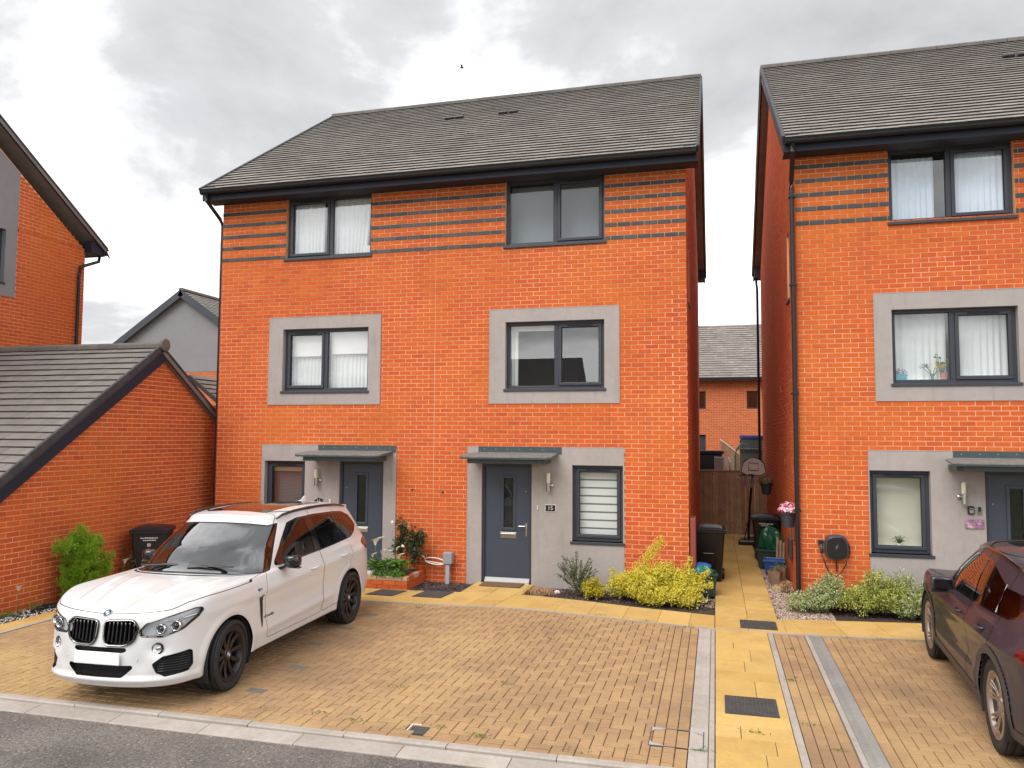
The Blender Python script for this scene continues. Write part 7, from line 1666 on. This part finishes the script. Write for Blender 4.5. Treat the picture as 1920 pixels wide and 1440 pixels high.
def white_suv():
    car = thing('parked_car', 'white SUV with black kidney grilles, black wheels and dark glass roof on the driveway', 'car', CAR1_LOC, rz=CAR1_RZ)
    build_car(car, M_wpaint, M_black, dict(fa=.89, ra=3.823, wz=.340, kz=KZ1, ky=KY1, ar=.388, R=.334, rr=.250, W=.262, rw=.035, dlo=DLO, panes=PANES, head=HEAD, tail=TAIL, doors=DOORS,
        front=[x5_front], rim=M_rimb, style='double', cal=True, track=.700, steer=math.radians(4), drv=-1))
    mirror_and_handles(car, M_wpaint, M_gblack, [(2.72,.965),(3.60,.995)])
    # roof rails
    for sg in (1, -1):
        pts = [(sg*x, y, z) for x, y, z in [(.655,2.22,1.655),(.665,2.34,1.690),(.668,2.6,1.713),(.670,3.0,1.722),(.666,3.4,1.712),(.655,3.8,1.690),(.640,4.1,1.655),(.628,4.22,1.628)]]
        mb = MB(); mb.tube(pts, [.012,.018,.019,.019,.019,.019,.018,.012], 8); obj_in(mb, 'roof_rail', M_gblack, car, smooth=True)
    # fin aerial
    mb = MB(); mb.prism([(-.022,3.95,1.715),(.022,3.95,1.715),(.024,4.13,1.700),(-.024,4.13,1.700)], (0,0,.012)); mb.prism([(.008,3.98,1.72),(.008,4.13,1.705),(.006,4.125,1.775),(.006,4.09,1.785)], (-.016,0,0)); obj_in(mb, 'roof_aerial', M_wpaint, car, bevel=.006)
    # roof spoiler
    mb = MB(); 
    v = []; n = 14
    for i in range(n+1):
        x = -.52+1.04*i/n; k = 1-(abs(x)/.54)**3; v += [(x, 4.34, float(roofz(4.34))-.050*(x/.7)**2+.003), (x, 4.54+.05*k, 1.640-.04*(x/.7)**2), (x, 4.52+.05*k, 1.612-.04*(x/.7)**2), (x, 4.42, 1.575)]
    mb.add(v, [(4*i+j, 4*i+4+j, 4*i+4+(j+1) % 4, 4*i+(j+1) % 4) for i in range(n) for j in range(4)]+[(0,1,2,3),(4*n,4*n+3,4*n+2,4*n+1)]); obj_in(mb, 'roof_spoiler', M_wpaint, car, smooth=False, bevel=.008)
    # wipers
    for x0, x1 in ((-.62, .02), (.02, .60)):
        mb = MB(); mb.tube([(x0+.0, 1.315, 1.168), ((x0+x1)/2, 1.335, 1.190), (x1, 1.375, 1.178)], [.010,.008,.006], 6); mb.tube([(x0-.10,1.40,1.172),(x0+.25,1.350,1.196),(x1+.02,1.372,1.190)], .006, 4); obj_in(mb, 'wiper', M_black, car)
    # side vents behind the front wheels, badges
    for sg in (1, -1):
        X_ = lambda y, z: sg*(side_x(y, z)+.004)
        pts = [(1.385,.84),(1.47,.865),(1.485,.845),(1.425,.800),(1.475,.50)]
        mb = MB(); mb.tube([(X_(1.475,.50)-sg*.002,1.475,.50),(X_(1.42,.80),1.425,.80),(X_(1.40,.84),1.40,.838),(X_(1.48,.862),1.485,.858)], [.006,.012,.012,.008], 6); f = obj_in(mb, 'side_vent', M_gblack, car, smooth=True)
        mb = MB(); q = [(1.41,.83),(1.475,.848),(1.470,.80),(1.490,.54),(1.478,.50)]; mb.add([(X_(a,b), a, b) for a, b in q], [(0,1,2,3,4)]); obj_in(mb, 'vent_recess', M_gap, car, parent=f, fix=False)
        mb = MB(); mb.tube([(X_(1.418,.82)+sg*.006,1.418,.822),(X_(1.47,.54)+sg*.002,1.466,.56)], .004, 5); obj_in(mb, 'vent_trim', M_chrome, car, parent=f)
        text('xDrive40d', car, .050, (X_(1.60,.60)+sg*.004, 1.52 if sg > 0 else 1.78, .585), sg, M_black, 'badge_lettering')
        text('M', car, .045, (X_(1.40,.93)+sg*.006, 1.40, .925), sg, M_black, 'badge_lettering')
        for k, c in enumerate(((.02,.15,.5),(.01,.02,.2),(.5,.01,.01))):
            mb = MB(); mb.box(min(X_(1.38,.93), X_(1.38,.93)+sg*.006), max(X_(1.38,.93), X_(1.38,.93)+sg*.006), 1.358+.012*k, 1.368+.012*k, .925, .955); obj_in(mb, 'badge_stripe', [M_blue, M_gap, M_caliper][k], car)
    squash(car, KX1, KZ1, ky=KY1)
    return car
def text(body, parent, size, loc, sg, m, name, up=True, ext=.0008, font_rot=None):
    cu = bpy.data.curves.new(name, 'FONT'); cu.body = body; cu.size = size; cu.extrude = ext; cu.align_x = 'LEFT'
    o = bpy.data.objects.new(name, cu); COL.objects.link(o)
    dg = bpy.context.evaluated_depsgraph_get(); me = bpy.data.meshes.new_from_object(o.evaluated_get(dg)); bpy.data.objects.remove(o)
    R_ = Matrix.Rotation(math.pi/2, 4, 'X')
    if font_rot is not None: R_ = font_rot
    elif sg > 0: R_ = Matrix.Rotation(math.pi/2, 4, 'Z') @ R_
    elif sg < 0: R_ = Matrix.Rotation(-math.pi/2, 4, 'Z') @ R_
    me.transform(Matrix.Translation(loc) @ R_); me.materials.clear(); me.materials.append(m)
    o = bpy.data.objects.new(name, me); o.parent = parent; link(o)
    return o
CAR1_LOC = (-5.46, -6.985, 0); CAR1_RZ = math.radians(2.7); KX1, KZ1, KY1 = .872, .918, .965
white_suv()
# ---- second car: darker, lower, nose towards the house
def dark_suv():
    car = thing('parked_car', 'dark plum SUV with silver multi spoke wheels parked at the right edge', 'car', CAR2_LOC, rz=CAR2_RZ)
    ky, kz, kx = 4.69/4.886, .860, .975
    yy = lambda v: v*ky; zz_ = lambda v: .25+(v-.25)*kz if v > .25 else v
    def m_(A):
        B = A.copy(); B[..., 1] *= ky; z = A[..., 2]; B[..., 2] = np.where(z > .25, .25+(z-.25)*kz, z); B[..., 0] *= kx
        # coupe-like tail: roof falls earlier
        f = np.clip((A[..., 1]-3.0)/1.5, 0, 1)*np.clip((z-1.2)/.4, 0, 1); B[..., 2] -= .13*f**1.5
        return B
    dlo2 = [(1.74,1.125),(1.98,1.118),(3.0,1.150),(4.02,1.205),(4.28,1.285),(4.05,1.44),(3.72,1.445),(3.10,1.605),(2.62,1.625),(2.38,1.590),(2.08,1.38)]
    p2 = [[(1.80,1.140),(2.02,1.140),(2.10,1.34)],[(2.07,1.145),(2.88,1.166),(2.80,1.600),(2.62,1.600),(2.42,1.565),(2.18,1.38)],[(2.98,1.172),(3.70,1.202),(3.66,1.505),(3.10,1.582),(2.92,1.596)],[(3.74,1.208),(4.02,1.225),(4.20,1.285),(4.02,1.42),(3.70,1.498)]]
    build_car(car, M_dpaint, M_black, dict(fa=.93*ky, ra=3.90*ky, wz=.365, ar=.392, R=.362, rr=.262, W=.235, dlo=dlo2, panes=p2, head=HEAD, tail=[(16.1,1.00),(16.2,1.05),(17.2,1.11),(20.9,1.10),(20.9,1.04),(17.2,1.0),(16.5,.94),(16.2,.97)], doors=DOORS,
        rim=M_rims, style='multi', cal=False, track=.80, drv=1, map=m_, yy=yy, zz=zz_, clad=.335))
    SX_raw = SX
    globals()['side_x'] = lambda y, z: SX_raw(yy(y), zz_(z))/kx
    mirror_and_handles(car, M_dpaint, M_dpaint, [(2.72,.985),(3.60,1.02)], my=2.20, mo=.11, sy=yy, sz=zz_, kx=kx)
    for sg in (1, -1):
        mb = MB(); mb.tube([(sg*.655,yy(2.4),1.460),(sg*.665,yy(2.8),1.497),(sg*.66,yy(3.3),1.485),(sg*.645,yy(3.7),1.445),(sg*.63,yy(3.95),1.395)], .015, 8); obj_in(mb, 'roof_rail', M_gblack, car, smooth=True)
        for k in range(2):
            pass
        # chrome pillar line
        mb = MB(); mb.tube([(sg*(side_x(3.70,1.2)*kx), yy(3.715), zz_(1.205)), (sg*(side_x(3.68,1.5)*kx-.0), yy(3.675), zz_(1.47))], .005, 5); obj_in(mb, 'window_trim', M_chrome, car)
    return car

# the second car's nose points to +y
CAR2_LOC = (3.34, -2.07, 0); CAR2_RZ = math.radians(176)
dark_suv()
